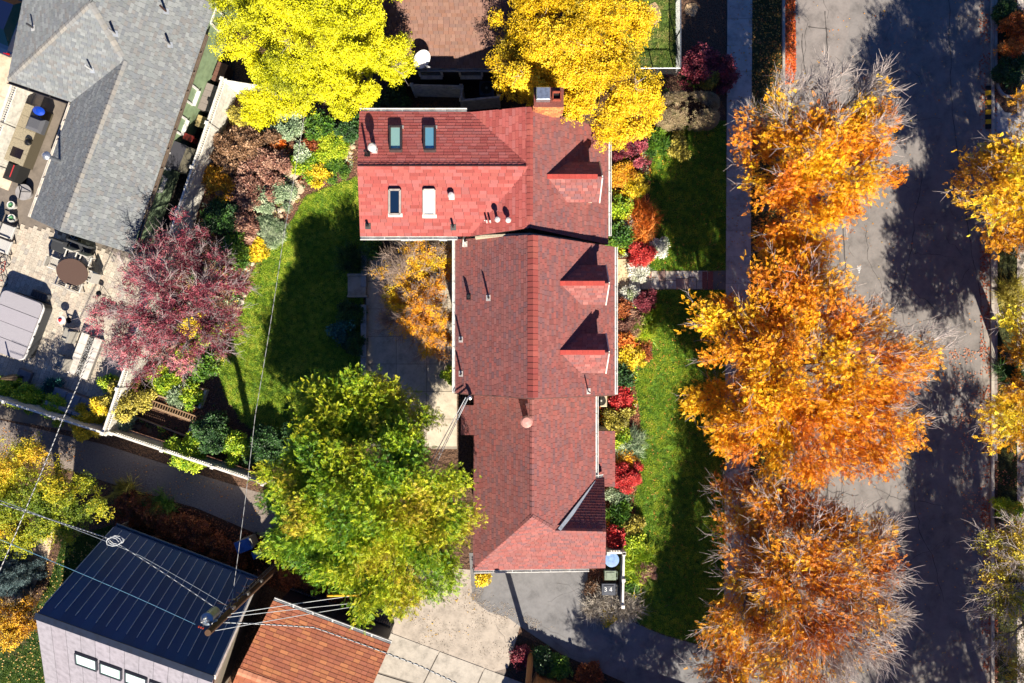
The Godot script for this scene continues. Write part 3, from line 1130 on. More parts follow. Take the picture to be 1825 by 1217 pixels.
	sm.tube([W(838, 712, 5.4), W(838, 708, 6.2)], [0.05, 0.05], 8)
	sm.lathe(W(838, 708, 6.2), [[0.05, 0], [0.11, 0.03], [0.09, 0.14], [0, 0.18]], 10)
	put("service_mast", sm, M.metal, h)
func shingles_flat(roof: Node3D, slopes: Array, expo: float, wide: float, tones: Array) -> void:
	shingles(roof, slopes, expo, wide, tones, 0)

func grey_house() -> void:
	var h := thing("house", "house with light grey shingle roof and pale green siding", "house", W(220, 250))
	var RH := 5.1
	var GE := pl3(W(364, 65, 3.2), W(250, 404, 3.2), W(107, 412, RH))
	var k0 := onp(GE, 222, 108)
	var apex := onp(GE, 162, 6)
	var GW := pl3(W(107, 412, RH), k0, W(55, 388, 3.5))
	var GS := pl3(apex, k0, W(14, 143, 3.2))
	var cS := onp(GS, 14, 143)
	var vS := onp(GS, 128, 182)
	var GN := pl3(apex, cS, apex + Vector3(-6.0, -3.0, -1.6))
	var slopes := [
		[GE, [k0, apex, onp(GE, 240, -120), onp(GE, 400, -40), onp(GE, 366, 60), onp(GE, 246, 416), onp(GE, 236, 452), W(107, 412, RH)]],
		[GW, [k0, W(107, 412, RH), onp(GW, 55, 388), onp(GW, 128, 182)]],
		[GS, [apex, k0, onp(GW, 128, 182), vS, cS]],
		[GN, [apex, cS, cS + Vector3(2.6, 0.1, -6.2), apex + Vector3(2.0, -0.3, -3.5)]],
	]
	rng.seed = 15
	var roof := deck(h, slopes, L(60, 62, 66))
	shingles(roof, slopes, 0.14, 0.23, [L(128, 133, 138), L(134, 139, 141), L(124, 129, 135), L(142, 146, 148), L(131, 135, 137), L(127, 130, 134), L(146, 150, 152), L(133, 132, 132)])
	var ct := [L(146, 144, 140), L(154, 150, 144), L(140, 140, 140)]
	caps(roof, apex, k0, GE.normal, GS.normal, ct, 0.15)
	caps(roof, k0, W(107, 412, RH), GE.normal, GW.normal, ct, 0.16)
	caps(roof, apex, cS, GS.normal, GN.normal, ct, 0.13)
	gutter(h, onp(GE, 366, 60), onp(GE, 250, 404), AY, L(120, 104, 90))
	gutter(h, onp(GE, 250, 404), onp(GE, 236, 452), AY, L(120, 104, 90))
	gutter(h, cS, vS, AX, L(60, 54, 50))
	gutter(h, onp(GW, 128, 184), onp(GW, 55, 388), -AY, L(214, 206, 196))
	# walls
	var e0 := onp(GE, 366, 40); var e1 := onp(GE, 238, 446)
	var f0 := Vector3(e0.x, 0, e0.z) - AY * 0.75
	var f1 := Vector3(e1.x, 0, e1.z) - AY * 0.75
	f0 = f1 - AX * f1.distance_to(f0)
	f0 -= AX * 4.0
	walls(h, [f0, f1 - AX * 0.4, f1 - AX * 0.4 - AY * 3.7, f0 - AY * 3.7], 3.05, L(120, 140, 112), M.paint)
	walls(h, [f0 - AY * 4.2, f1 - AX * 7.0 - AY * 4.2, f1 - AX * 7.0 - AY * 7.2, f0 - AY * 7.2], 3.05, L(190, 186, 170), M.paint)
	siding(h, f0, f1 - AX * 0.4, 0.1, 3.0, AY, L(132, 152, 120))
	for t in [1.0, 4.9, 6.5, 8.4, 9.6]:
		var a = f0 + AX * (t + 2.0)
		window(h, a, a + AX * 0.8, 1.5, 2.7, AY, L(120, 140, 130))
	var dk := L(70, 44, 36)
	for q in [[296, 20, dk], [205, 60, L(150, 150, 152)], [303, 80, L(150, 150, 152)], [165, 125, L(180, 182, 184)]]:
		var P := GS if q[0] < 180 else GE
		vent(h, onp(P, q[0], q[1]), P.normal, 0.6, 0.05, q[2], L(150, 156, 166), false)
	vent(h, onp(GN, 60, 50), GN.normal, 0.5, 0.05, L(60, 60, 64), L(200, 200, 200), false)
	var fl := MB.new()
	fl.col = L(196, 200, 208)
	fl.tube([onp(GW, 107, 287), onp(GW, 107, 287) + Vector3.UP * 1.0], [0.09, 0.09], 12)
	var fo := put("flue_pipe", fl, M.metal, h)
	var fc := MB.new()
	fc.col = L(214, 218, 224)
	fc.lathe(onp(GW, 107, 287) + Vector3.UP * 1.0, [[0.09, -0.03], [0.19, 0], [0.2, 0.1], [0.1, 0.2], [0, 0.23]], 16)
	put("cap", fc, M.metal, fo)
func brown_house() -> void:
	var h := thing("house", "house with brown shingle roof and a satellite dish at its eave", "house", W(790, 60))
	var BR := pl3(W(735, 121, 4.0), W(890, 122, 4.0), W(800, -60, 6.0))
	var s := [[BR, [onp(BR, 640, 121), onp(BR, 1000, 122), onp(BR, 1000, -140), onp(BR, 640, -140)]]]
	rng.seed = 25
	var roof := deck(h, s, L(70, 48, 42))
	shingles(roof, s, 0.15, 0.25, [L(142, 108, 94), L(138, 104, 92), L(146, 112, 98), L(134, 104, 94), L(140, 102, 86)])
	gutter(h, onp(BR, 660, 121), onp(BR, 1000, 122), Vector3.BACK, L(150, 148, 146))
	var z0: float = onp(BR, 800, 121).z - 0.5
	walls(h, [Vector3(-6.0, 0, z0 - 6.5), Vector3(1.8, 0, z0 - 6.5), Vector3(1.8, 0, z0), Vector3(-6.0, 0, z0)], 3.85, L(70, 56, 50), M.stone)
	for x in [-4.6, -2.6, -0.6]:
		window(h, Vector3(x, 0, z0), Vector3(x + 1.1, 0, z0), 1.6, 2.8, Vector3.BACK, L(40, 40, 42))
func metal_house() -> void:
	var h := thing("house", "building with a standing seam roof, near slope coloured as shaded navy, far slope sunlit grey", "house", W(260, 1080))
	var a := W(64, 1096, 6.6); var b := W(381, 1209, 6.6)
	var BN := pl3(a, b, W(205, 938, 2.0))
	var n0 := onp(BN, 205, 938); var n1 := onp(BN, 459, 1034)
	var BS := pl3(a, b, W(86, 1162, 4.6))
	var s0 := onp(BS, 92, 1290); var s1 := onp(BS, 400, 1330)
	var m := MB.new()
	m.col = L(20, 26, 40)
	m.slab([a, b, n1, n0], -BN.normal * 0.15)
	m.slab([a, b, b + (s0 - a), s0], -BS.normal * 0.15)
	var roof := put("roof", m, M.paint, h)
	var navy := [L(0, 58, 108), L(0, 62, 114), L(0, 54, 102)]  # shade and sky tint on the grey metal, put into this slope's colour
	var steel := vmat("standing_seam", 0.42)
	steel.metallic = 0.3
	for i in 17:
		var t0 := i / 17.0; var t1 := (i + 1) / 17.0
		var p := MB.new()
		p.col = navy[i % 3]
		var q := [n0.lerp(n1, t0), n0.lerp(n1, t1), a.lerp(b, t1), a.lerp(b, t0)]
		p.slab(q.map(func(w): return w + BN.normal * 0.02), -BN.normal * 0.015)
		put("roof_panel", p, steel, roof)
		var s := MB.new()
		s.col = L(200, 210, 218)
		var c0: Vector3 = q[0]; var c1: Vector3 = q[3]
		s.bar(c0.lerp(c1, 0.02) + BN.normal * 0.045, c0.lerp(c1, 0.9) + BN.normal * 0.045, 0.026, 0.05, BN.normal)
		put("seam", s, M.paint, roof)
	var off := s0 - a
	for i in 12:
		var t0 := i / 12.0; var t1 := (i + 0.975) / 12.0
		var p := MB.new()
		p.col = jit(L(150, 146, 156), 0.03)  # the same metal in a sunlit tone, its light put into the colour
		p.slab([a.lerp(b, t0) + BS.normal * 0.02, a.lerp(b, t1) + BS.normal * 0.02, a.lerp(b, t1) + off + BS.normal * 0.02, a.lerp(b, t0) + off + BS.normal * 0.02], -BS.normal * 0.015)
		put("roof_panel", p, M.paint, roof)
	for q in [[137, 1160, 173, 1196], [181, 1177, 219, 1212], [226, 1193, 263, 1228], [270, 1210, 308, 1245]]:
		var c := MB.new()
		c.col = L(60, 66, 76)
		var w0 := onp(BS, q[0], q[1]); 
		var e := (b - a).normalized()
		var dn := off.normalized()
		var n := BS.normal
		var wd := 1.0
		var ht := 1.05
		var k := [w0, w0 + e * wd, w0 + e * wd + dn * ht, w0 + dn * ht]
		for i in 4:
			c.bar(k[i] + n * 0.07, k[(i + 1) % 4] + n * 0.07, 0.07, 0.16, n)
		var o := put("skylight", c, M.paint, h)
		var g := MB.new()
		g.col = L(190, 220, 214)
		g.slab(k.map(func(w): return w + n * 0.1), -n * 0.03)
		put("pane", g, M.glass, o)
	gutter(h, n0, n1, (n0 - a) * Vector3(1, 0, 1), L(90, 110, 130))
	var rc := MB.new()
	rc.col = L(24, 34, 56)
	rc.bar(a + Vector3.UP * 0.06, b + Vector3.UP * 0.06, 0.3, 0.05)
	put("ridge_cap", rc, M.paint, roof)
	# gable wall on the east side with its pale barge board
	var w := MB.new()
	w.col = L(168, 156, 140)
	var i0 := (n0 - n1).normalized() * 0.06
	var g1 := n1 + i0; var gb := b + i0; var gs := s1 + i0
	gs = b + off + i0
	w.slab([g1 + Vector3.DOWN * 0.1, gb + Vector3.DOWN * 0.1, gs + Vector3.DOWN * 0.1, Vector3(gs.x, 0, gs.z), Vector3(g1.x, 0, g1.z)], i0 * 0.4)
	var i1 := -i0
	w.slab([n0 + i1 + Vector3.DOWN * 0.1, a + i1 + Vector3.DOWN * 0.1, s0 + i1 + Vector3.DOWN * 0.1, Vector3(s0.x, 0, s0.z) + i1, Vector3(n0.x, 0, n0.z) + i1], i1 * 0.4)
	var dn2 := (a - n0) * Vector3(1, 0, 1)
	var e0 := n0 + dn2.normalized() * 0.9 + Vector3.UP * 0.6; var e1 := n1 + dn2.normalized() * 0.9 + Vector3.UP * 0.6
	w.slab([e0, e1, Vector3(e1.x, 0, e1.z), Vector3(e0.x, 0, e0.z)], dn2.normalized() * 0.1)
	put("wall", w, M.paint, h)
	var bb := MB.new()
	bb.col = L(225, 220, 214)
	bb.bar(n1 + Vector3.DOWN * 0.12, b + Vector3.DOWN * 0.12, 0.07, 0.3)
	put("barge_board", bb, M.paint, h)
func orange_garage() -> void:
	var h := thing("garage", "small garage with orange brown shingle roof and white eave gutter", "garage", W(560, 1140))
	var OG := pl3(W(487, 1070, 3.2), W(696, 1148, 3.2), W(455, 1207, 3.95))
	var n0 := onp(OG, 487, 1070); var n1 := onp(OG, 696, 1148)
	var r0 := onp(OG, 424, 1196); var r1 := onp(OG, 640, 1276)
	var s0 := r0 + (r0 - n0) * Vector3(1, -1, 1); var s1 := r1 + (r1 - n1) * Vector3(1, -1, 1)
	var SP2 := pl3(r0, r1, s0)
	var sl := [[OG, [n0, n1, r1, r0]], [SP2, [r0, r1, s1, s0]]]
	rng.seed = 35
	var roof := deck(h, sl, L(70, 40, 30))
	shingles(roof, sl, 0.19, 0.36, [L(178, 108, 76), L(172, 100, 70), L(184, 112, 78), L(166, 98, 72), L(194, 124, 82), L(174, 104, 78)])
	caps(roof, r0, r1, OG.normal, SP2.normal, [L(200, 130, 100), L(206, 140, 110)], 0.17)
	var out := ((n0 - r0) * Vector3(1, 0, 1)).normalized()
	gutter(h, n0, n1, out, L(226, 226, 224))
	var e := (n1 - n0).normalized()
	var w0 := Vector3(n0.x, 0, n0.z) - out * 0.25 + e * 0.2
	var w1 := Vector3(n1.x, 0, n1.z) - out * 0.25 - e * 0.2
	walls(h, [w0, w1, w1 - out * 7.0, w0 - out * 7.0], 3.0, L(26, 30, 44), M.paint)
	var ln := w0.distance_to(w1)
	var pc := int(ln / 0.9)
	for i in pc:
		var p := MB.new()
		p.col = jit(L(24, 28, 42), 0.1)
		p.box(w0 + e * (i + 0.5) * ln / pc + out * 0.03 + Vector3.UP * 1.95, Vector3(ln / pc - 0.03, 2.0, 0.05), Basis(e, Vector3.UP, e.cross(Vector3.UP)))
		put("wall_panel", p, M.paint, h)
	for i in int(ln / 0.12):
		var p := MB.new()
		p.col = L(84, 84, 92)
		p.box(w0 + e * (i + 0.5) * 0.12 + out * 0.12 + Vector3.UP * 0.45, Vector3(0.07, 0.9, 0.06), Basis(e, Vector3.UP, e.cross(Vector3.UP)))
		put("slat", p, M.paint, h)
# ---------------------------------------------------------------- ground, street, paths, lawns
func sheet(called: String, poly: PackedVector2Array, y: float, col: Color, m: Material) -> MeshInstance3D:
	var b := MB.new()
	b.col = col
	b.flat(poly, y)
	return structure(called, b, m)
func pslab(called: String, parent: Node3D, poly: PackedVector2Array, y0: float, y1: float, col: Color, m: Material) -> void:
	var b := MB.new()
	b.col = col
	b.prism(poly, y0, y1)
	put(called, b, m, parent)
func strip(x0: float, x1: float, z0: float, z1: float) -> PackedVector2Array:
	return PackedVector2Array([Vector2(x0, z0), Vector2(x1, z0), Vector2(x1, z1), Vector2(x0, z1)])
func gx(px: float) -> float:
	return (px - 912.5) * CH / FP
func gz(py: float) -> float:
	return (py - 608.5) * CH / FP
func crack(b: MB, x: float, y: float, dx: float, dy: float, n: int, wd: float, wob: float) -> void:
	# a thin crack wandering over the surface
	var p := W(x, y)
	var d := Vector3(dx, 0, dy).normalized()
	for i in n:
		var e := d.rotated(Vector3.UP, R(-wob, wob))
		var q := p + e * R(0.15, 0.4)
		var s := e.cross(Vector3.UP) * wd * R(0.5, 1.2)
		b.face([Vector3(p.x, b_y, p.z) - s, Vector3(p.x, b_y, p.z) + s, Vector3(q.x, b_y, q.z) + s * 0.8, Vector3(q.x, b_y, q.z) - s * 0.8], Vector3.UP)
		p = q
		d = (d * 0.85 + e * 0.15).normalized()
var b_y := 0.0
func setting() -> void:
	rng.seed = 1
	sheet("ground", strip(-220, 220, -220, 220), 0.0, L(112, 84, 66), M.soil)
	# street
	var st := sheet("street", strip(gx(1413), gx(1747), -120, 120), 0.012, L(130, 124, 121), M.asphalt)
	b_y = 0.0205
	var cr := MB.new()
	cr.col = L(76, 72, 70)
	for q in [[1470, 20, 0.03, 1, 60, 0.035, 0.12], [1440, 40, 0.02, 1, 14, 0.012, 0.3], [1505, 100, 0.0, 1, 20, 0.01, 0.5], [1500, 420, 0.05, 1, 20, 0.014, 0.5], [1540, 400, 0.02, 1, 22, 0.014, 0.5],
			[1500, 850, 0, 1, 16, 0.012, 0.4], [1620, 800, 0, 1, 30, 0.016, 0.35], [1560, 870, 1, 0.15, 14, 0.012, 0.5], [1580, 500, 1, 0.2, 12, 0.012, 0.6], [1600, 530, 0.3, 1, 10, 0.012, 0.7],
			[1440, 48, 1, 0.05, 5, 0.025, 0.1], [1475, 860, 0.02, 1, 12, 0.03, 0.1], [1640, 300, 0, 1, 60, 0.016, 0.3], [1545, 30, 0, 1, 40, 0.01, 0.5], [1690, 0, 0, 1, 80, 0.018, 0.2],
			[1615, 930, 0, 1, 50, 0.014, 0.3], [1700, 560, -1, 0.3, 12, 0.012, 0.5], [1580, 760, 1, -0.2, 10, 0.01, 0.6], [1520, 560, 0.2, 1, 12, 0.01, 0.6], [1430, 60, 0.0, 1, 10, 0.03, 0.2]]:
		crack(cr, q[0], q[1], q[2], q[3], q[4], q[5], q[6])
	for i in 60:
		crack(cr, R(1420, 1740), R(-50, 1260), R(-1, 1), R(-1, 1), rng.randi_range(3, 9), R(0.006, 0.012), 0.7)
	put("crack_sealant", cr, M.asphalt, st).set_meta("kind", "stuff")
	# repaired patches of a slightly different asphalt
	var pt := MB.new()
	pt.col = L(136, 128, 124)
	pt.flat(PX([[1418, 0], [1515, 0], [1512, 60], [1480, 160], [1418, 165]]), 0.0165)
	pt.col = L(124, 119, 117)
	pt.flat(PX([[1600, 860], [1690, 850], [1694, 1010], [1604, 1020]]), 0.0165)
	put("asphalt_patch", pt, M.asphalt, st)
	var mk := MB.new()
	mk.col = Color(0.78, 0.78, 0.76)
	var c := W(1531, 480, 0.021)
	for q in [[-0.1, -0.2, 0.0, 0.0], [0.1, -0.2, 0.0, 0.0], [-0.1, -0.08, 0.0, 0.12], [0.1, -0.08, 0.0, 0.12], [0.0, -0.2, 0.0, 0.12]]:
		mk.bar(c + Vector3(q[0], 0, q[1]), c + Vector3(q[2], 0, q[3]), 0.025, 0.004)
	mk.lathe(c + Vector3(0, 0, 0.17), [[0.035, 0], [0.035, 0.003], [0, 0.003]], 10)
	put("survey_mark", mk, M.plain, st)
	# gutters and kerbs in cast lengths
	var gw := sheet("gutter_pan", strip(gx(1398), gx(1413), -120, 120), 0.016, L(168, 160, 150), M.concrete)
	var ge := sheet("gutter_pan", strip(gx(1747), gx(1764), -120, 120), 0.016, L(150, 142, 134), M.concrete)
	var kw := Node3D.new(); kw.name = "kerb"; add_child(kw); kw.set_meta("kind", "structure")
	var ke := Node3D.new(); ke.name = "kerb_001"; add_child(ke); ke.set_meta("kind", "structure")
	for i in 34:
		var z := -26.0 + i * 1.6
		for s in [[kw, 1393, 1398], [ke, 1764, 1770]]:
			if s[0] == ke and z > gz(240) and z < gz(290):
				continue
			var b := MB.new()
			b.col = jit(L(176, 168, 156), 0.06)
			b.box(Vector3((gx(s[1]) + gx(s[2])) * 0.5, 0.06, z + 0.8), Vector3(gx(s[2]) - gx(s[1]), 0.14, 1.59), Basis.IDENTITY, 0.02)
			put("kerb_stone", b, M.concrete, s[0])
	# sidewalk slabs
	var sw := sheet("sidewalk", strip(gx(1294), gx(1336), -120, 120), 0.008, L(80, 74, 68), M.concrete)
	for i in 28:
		var z := gz(-60) + i * 1.385
		var sh := lerpf(3.0, -4.0, clampf((z - gz(0)) / (gz(1217) - gz(0)), 0, 1))
		pslab("slab", sw, strip(gx(1293 + sh), gx(1337 + sh), z, z + 1.37), 0.0, 0.05 + R(0, 0.008), jit(L(186, 180, 172), 0.05), M.concrete)
	# eastern sidewalk and drive beyond the street
	var dr := sheet("driveway_apron", PX([[1772, 175], [1790, 200], [1830, 205], [2000, 205], [2000, 292], [1790, 292], [1772, 292]]), 0.02, L(150, 152, 156), M.concrete)
	for i in 3:
		pslab("slab", dr, PX([[1776 + i * 40, 208], [1814 + i * 40, 208], [1814 + i * 40, 248], [1776 + i * 40, 248]]), 0.0, 0.032, jit(L(160, 162, 166), 0.04), M.concrete)
		pslab("slab", dr, PX([[1776 + i * 40, 250], [1814 + i * 40, 250], [1814 + i * 40, 290], [1776 + i * 40, 290]]), 0.0, 0.032, jit(L(160, 162, 166), 0.04), M.concrete)
	var rt := MB.new()
	rt.col = L(188, 184, 176)
	var path := []
	for i in 9:
		var a := i / 8.0 * PI * 0.5
		path.append(W(1796 - 22 * cos(a), 130 + 42 * sin(a), 0.07))
	rt.bar(W(1774, -200, 0.07), path[0], 0.13, 0.13)
	for i in 8:
		rt.bar(path[i], path[i + 1], 0.13, 0.13)
	rt.bar(path[8], W(1860, 172, 0.07), 0.13, 0.13)
	structure("kerb", rt, M.concrete)
	var es := sheet("sidewalk", strip(gx(1812), gx(1856), -120, 120), 0.03, L(196, 184, 172), M.concrete)
	# narrow concrete edging east of the street
	var ed := MB.new()
	ed.col = L(150, 140, 134)
	for i in 12:
		ed.box(Vector3(gx(1772), 0.05, gz(430) + i * 1.0), Vector3(0.2, 0.1, 0.98))
	structure("edging", ed, M.concrete)
	# western walks, patios and alley
	var alley := sheet("alley", PX([[-200, 650], [0, 748], [185, 792], [330, 838], [470, 880], [640, 930], [800, 1010], [840, 1020], [925, 1105], [900, 1200], [860, 1190], [690, 1120], [640, 1070], [560, 1010], [455, 950], [350, 905], [200, 862], [100, 830], [-200, 790]]), 0.008, L(134, 122, 114), M.gravel)
	var gp := sheet("gravel_pad", PX([[700, 1080], [800, 1012], [848, 1016], [930, 1105], [905, 1190], [870, 1200], [700, 1138]]), 0.012, L(172, 161, 148), M.concrete)
	var dw := sheet("driveway", PX([[836, 985], [1046, 985], [1048, 1070], [1075, 1092], [1110, 1100], [1180, 1131], [1296, 1163], [1398, 1195], [1398, 1420], [1300, 1300], [1000, 1165], [930, 1118], [905, 1100], [870, 1090], [842, 1068]]), 0.016, L(122, 121, 122), M.asphalt)
	b_y = 0.021
	var dc := MB.new()
	dc.col = L(104, 100, 98)
	for i in 16:
		crack(dc, R(845, 1250), R(1020, 1170), R(-1, 1), R(-0.5, 0.5), rng.randi_range(4, 10), R(0.006, 0.012), 0.6)
	crack(dc, 850, 1028, 1, 0.02, 22, 0.012, 0.4)
	put("crack_sealant", dc, M.asphalt, dw).set_meta("kind", "stuff")
	var pb := MB.new()
	pb.col = L(130, 122, 116)
	pb.flat(PX([[838, 1058], [850, 1052], [852, 1066], [842, 1072]]), 0.0225)
	put("asphalt_patch", pb, M.asphalt, dw)
	var ap := sheet("apron", PX([[690, 1120], [890, 1190], [940, 1217], [940, 1330], [560, 1330]]), 0.004, L(120, 112, 104), M.concrete)
	for q in [[[697, 1128], [782, 1160], [752, 1220], [668, 1195]], [[784, 1161], [862, 1190], [836, 1250], [754, 1221]], [[864, 1191], [935, 1218], [910, 1280], [838, 1251]], [[666, 1198], [750, 1224], [722, 1290], [636, 1262]], [[752, 1225], [834, 1254], [806, 1320], [724, 1291]]]:
		pslab("slab", ap, PX(q), 0.0, 0.034 + R(0, 0.006), jit(L(176, 168, 157), 0.05), M.concrete)
	# back patio of the red house
	var bp := sheet("back_patio", PX([[652, 452], [815, 452], [815, 800], [770, 800], [700, 760], [652, 700]]), 0.024, L(150, 140, 126), M.concrete)
	for i in 7:
		for k in 3:
			var x0 := 653 + k * 54
			var y0 := 453 + i * 49.0
			pslab("slab", bp, PX([[x0, y0], [x0 + 53, y0], [x0 + 53, y0 + 48], [x0, y0 + 48]]), 0.02, 0.05, jit(L(196, 184, 164), 0.05), M.concrete)
	var lw := MB.new()
	lw.col = L(158, 158, 156)
	for i in 8:
		if i == 2:
			continue
		lw.box(W(649, 464 + i * 31.5, 0.2), Vector3(0.3, 0.36, 0.9), Basis.IDENTITY, 0.02)
	structure("patio_kerb", lw, M.concrete)
	var sp := MB.new()
	sp.col = L(172, 162, 146)
	sp.box(W(637, 509, 0.15), Vector3(0.95, 0.3, 1.05), Basis.IDENTITY, 0.02)
	sp.box(W(638, 490, 0.22), Vector3(1.05, 0.44, 0.12), Basis.IDENTITY, 0.02)
	sp.box(W(638, 528, 0.22), Vector3(1.05, 0.44, 0.12), Basis.IDENTITY, 0.02)
	single("patio_steps", sp, M.concrete, "concrete steps with side kerbs down to the back lawn", "steps")
	# porch and flagstone walk
	var po := sheet("porch", PX([[1080, 462], [1120, 462], [1120, 541], [1080, 541]]), 0.03, L(208, 186, 150), M.concrete)
	var fw := sheet("front_walk", PX([[1120, 482], [1296, 482], [1296, 516], [1120, 516]]), 0.022, L(120, 112, 104), M.concrete)
	var stones := [L(176, 168, 158), L(160, 120, 112), L(186, 176, 164), L(150, 140, 134), L(170, 140, 128), L(190, 182, 174)]
	var x := 1121.0
	var col := 0
	while x < 1250:
		var w := R(12, 22)
		var split := R(494, 504)
		for q in [[483.0, split - 0.7], [split + 0.7, 515.0]]:
			var p := []
			for e in [[0.6, q[0]], [w - 0.6, q[0] + R(-0.6, 0.6)], [w + R(-1.2, 1.0), (q[0] + q[1]) * 0.5], [w - 0.6, q[1]], [0.6, q[1] + R(-0.6, 0.6)], [R(-1.0, 1.2), (q[0] + q[1]) * 0.5]]:
				p.append([x + e[0], e[1]])
			pslab("flagstone", fw, PX(p), 0.0, 0.045 + R(0, 0.008), jit(stones[rng.randi() % 6], 0.08), M.stone)
		x += w
	for i in 2:
		pslab("step_tread", fw, PX([[1251 + i * 10, 484], [1260 + i * 10, 484], [1260 + i * 10, 515], [1251 + i * 10, 515]]), 0.0, 0.06, L(140, 84, 74), M.stone)
	# west: paver terrace of the grey house
	var pv := sheet("terrace", PX([[-260, 100], [20, 110], [130, 180], [300, 460], [322, 470], [195, 780], [-260, 700]]), 0.006, L(120, 110, 100), M.concrete)
	var cand := []
	var o := W(-30, 390)
	for i in range(-14, 44):
		for k in range(0, 46):
			var q := o + AX * (i * 0.32 + 0.16 * (k % 2)) + AY * k * 0.22
			var poly := PackedVector2Array()
			for e in [[0, 0], [0.31, 0], [0.31, 0.21], [0, 0.21]]:
				var w: Vector3 = q + AX * e[0] + AY * e[1]
				poly.append(Vector2(w.x, w.z))
			cand.append(poly)
	var region := PX([[-40, 395], [75, 400], [210, 452], [318, 465], [196, 770], [-40, 690]])
	cand = cand.filter(func(p): return Geometry2D.is_point_in_polygon(p[0], region) and Geometry2D.is_point_in_polygon(p[2], region))
	cand.sort_custom(func(a, b): return a[0].length_squared() < b[0].length_squared())
	var rest := MB.new()
	for i in cand.size():
		var b := rest if i >= 300 else MB.new()
		b.col = jit(ramp([L(176, 166, 152), L(198, 188, 172), L(186, 172, 156), L(166, 160, 152)], rng.randf()), 0.06)
		b.prism(cand[i], 0.0, 0.03 + R(0, 0.006))
		if i < 300:
			put("paver", b, M.stone, pv)
	put("pavers", rest, M.stone, pv).set_meta("kind", "stuff")
	var cw := sheet("driveway", PX([[-300, -80], [60, -80], [60, 160], [0, 330], [-300, 330]]), 0.01, L(212, 190, 164), M.concrete)
	for i in 6:
		var q := W(-10, 330) - AX * (i * 1.5) - AY * 1.4
		var poly := PackedVector2Array()
		for e in [[0, 0], [-1.46, 0], [-1.46, 2.2], [0, 2.2]]:
			var w: Vector3 = q + AX * e[0] + AY * e[1]
			poly.append(Vector2(w.x, w.z))
		pslab("slab", cw, poly, 0.0, 0.03, jit(L(214, 194, 170), 0.04), M.concrete)
	# side yard strip between the green siding and the white fence
	sheet("side_yard", PX([[350, 40], [420, 60], [418, 150], [320, 440], [235, 450]]), 0.014, L(70, 62, 56), M.soil)
	# stone path in the back garden
	var gp2 := Node3D.new(); gp2.name = "garden_steps"; add_child(gp2); gp2.set_meta("kind", "structure")
	for q in [[510, 286, 14, 6, 0.3], [513, 296, 13, 6, -0.2], [516, 307, 14, 6, -0.5], [522, 318, 13, 6, -0.5], [528, 329, 14, 7, -0.4], [533, 340, 12, 7, -0.5], [526, 352, 11, 6, -0.3], [518, 362, 11, 6, -0.6]]:
		var b := MB.new()
		b.col = jit(L(206, 186, 158), 0.08)
		b.prism(blob_poly(q[0], q[1], q[2], q[3], q[4]), 0.0, 0.16 + R(0, 0.05))
		put("step_stone", b, M.stone, gp2)
	# sandstone path at the lower corner
	var lp := sheet("garden_path", PX([[62, 965], [96, 945], [88, 990], [60, 1050], [50, 1090], [10, 1080], [30, 1030]]), 0.02, L(216, 190, 160), M.gravel)
	# mulch beds
	var bed_y := 0.0045
	for q in [["flower_bed", [[1086, 225], [1150, 228], [1160, 300], [1152, 400], [1180, 440], [1150, 482], [1120, 482], [1120, 462], [1080, 462]], L(120, 78, 58)],
			["flower_bed", [[1080, 541], [1120, 541], [1120, 516], [1165, 516], [1172, 560], [1150, 620], [1130, 680], [1142, 750], [1132, 800], [1140, 840], [1126, 900], [1146, 960], [1150, 1030], [1125, 1095], [1080, 1095], [1050, 1075], [1048, 1010], [1062, 900], [1062, 705], [1080, 700]], L(134, 84, 60)],
			["flower_bed", [[330, 440], [425, 150], [560, 190], [640, 195], [640, 312], [585, 332], [545, 348], [505, 415], [480, 440], [455, 480], [445, 540], [420, 600], [395, 650], [380, 690], [400, 760], [470, 800], [560, 800], [560, 870], [470, 866], [200, 770], [250, 640]], L(124, 88, 70)],
			["fallen_leaf_bed", [[200, 862], [350, 905], [455, 950], [560, 1012], [640, 1070], [690, 1120], [490, 1050], [330, 980], [205, 935]], L(96, 56, 36)],
			["fence_bed", [[925, 1130], [1000, 1165], [1300, 1300], [1200, 1330], [890, 1230], [905, 1190]], L(70, 56, 48)]]:
		bed_y += 0.0005
		sheet(q[0], PX(q[1]), bed_y, q[2], M.soil)
	# lawns
	var g := L(96, 130, 34)
	lawn("back_lawn", "back lawn grass behind the red house", [[505, 418], [545, 350], [585, 334], [640, 314], [648, 450], [648, 700], [700, 790], [560, 790], [485, 784], [432, 752], [402, 705], [388, 660], [402, 600], [430, 560], [448, 490], [472, 450]], g, 130.0, [[84, 120, 16], [150, 180, 36], [214, 214, 80]])
	lawn("front_lawn", "front lawn grass north of the flagstone walk", [[1160, 232], [1293, 215], [1293, 482], [1152, 482], [1180, 440], [1154, 400], [1162, 300]], g, 110.0, [[64, 108, 8], [134, 168, 22], [206, 206, 60]])
	lawn("front_lawn", "front lawn grass south of the flagstone walk", [[1166, 517], [1293, 517], [1292, 800], [1291, 1160], [1180, 1129], [1112, 1099], [1126, 1094], [1150, 1030], [1146, 960], [1128, 900], [1140, 840], [1133, 800], [1142, 750], [1131, 680], [1150, 620], [1172, 560]], g, 110.0, [[64, 108, 8], [136, 170, 22], [208, 208, 60]])
	lawn("side_lawn", "patchy lawn grass inside the chain link fence", [[1060, -40], [1206, -40], [1206, 122], [1060, 122]], L(90, 108, 46), 70.0, [[60, 92, 24], [110, 132, 50], [190, 172, 110]])
	lawn("verge", "dull worn grass strip between sidewalk and kerb", [[1338, -60], [1392, -60], [1392, 1192], [1334, 1176]], L(84, 78, 46), 45.0, [[54, 70, 26], [92, 92, 40], [140, 110, 60]])
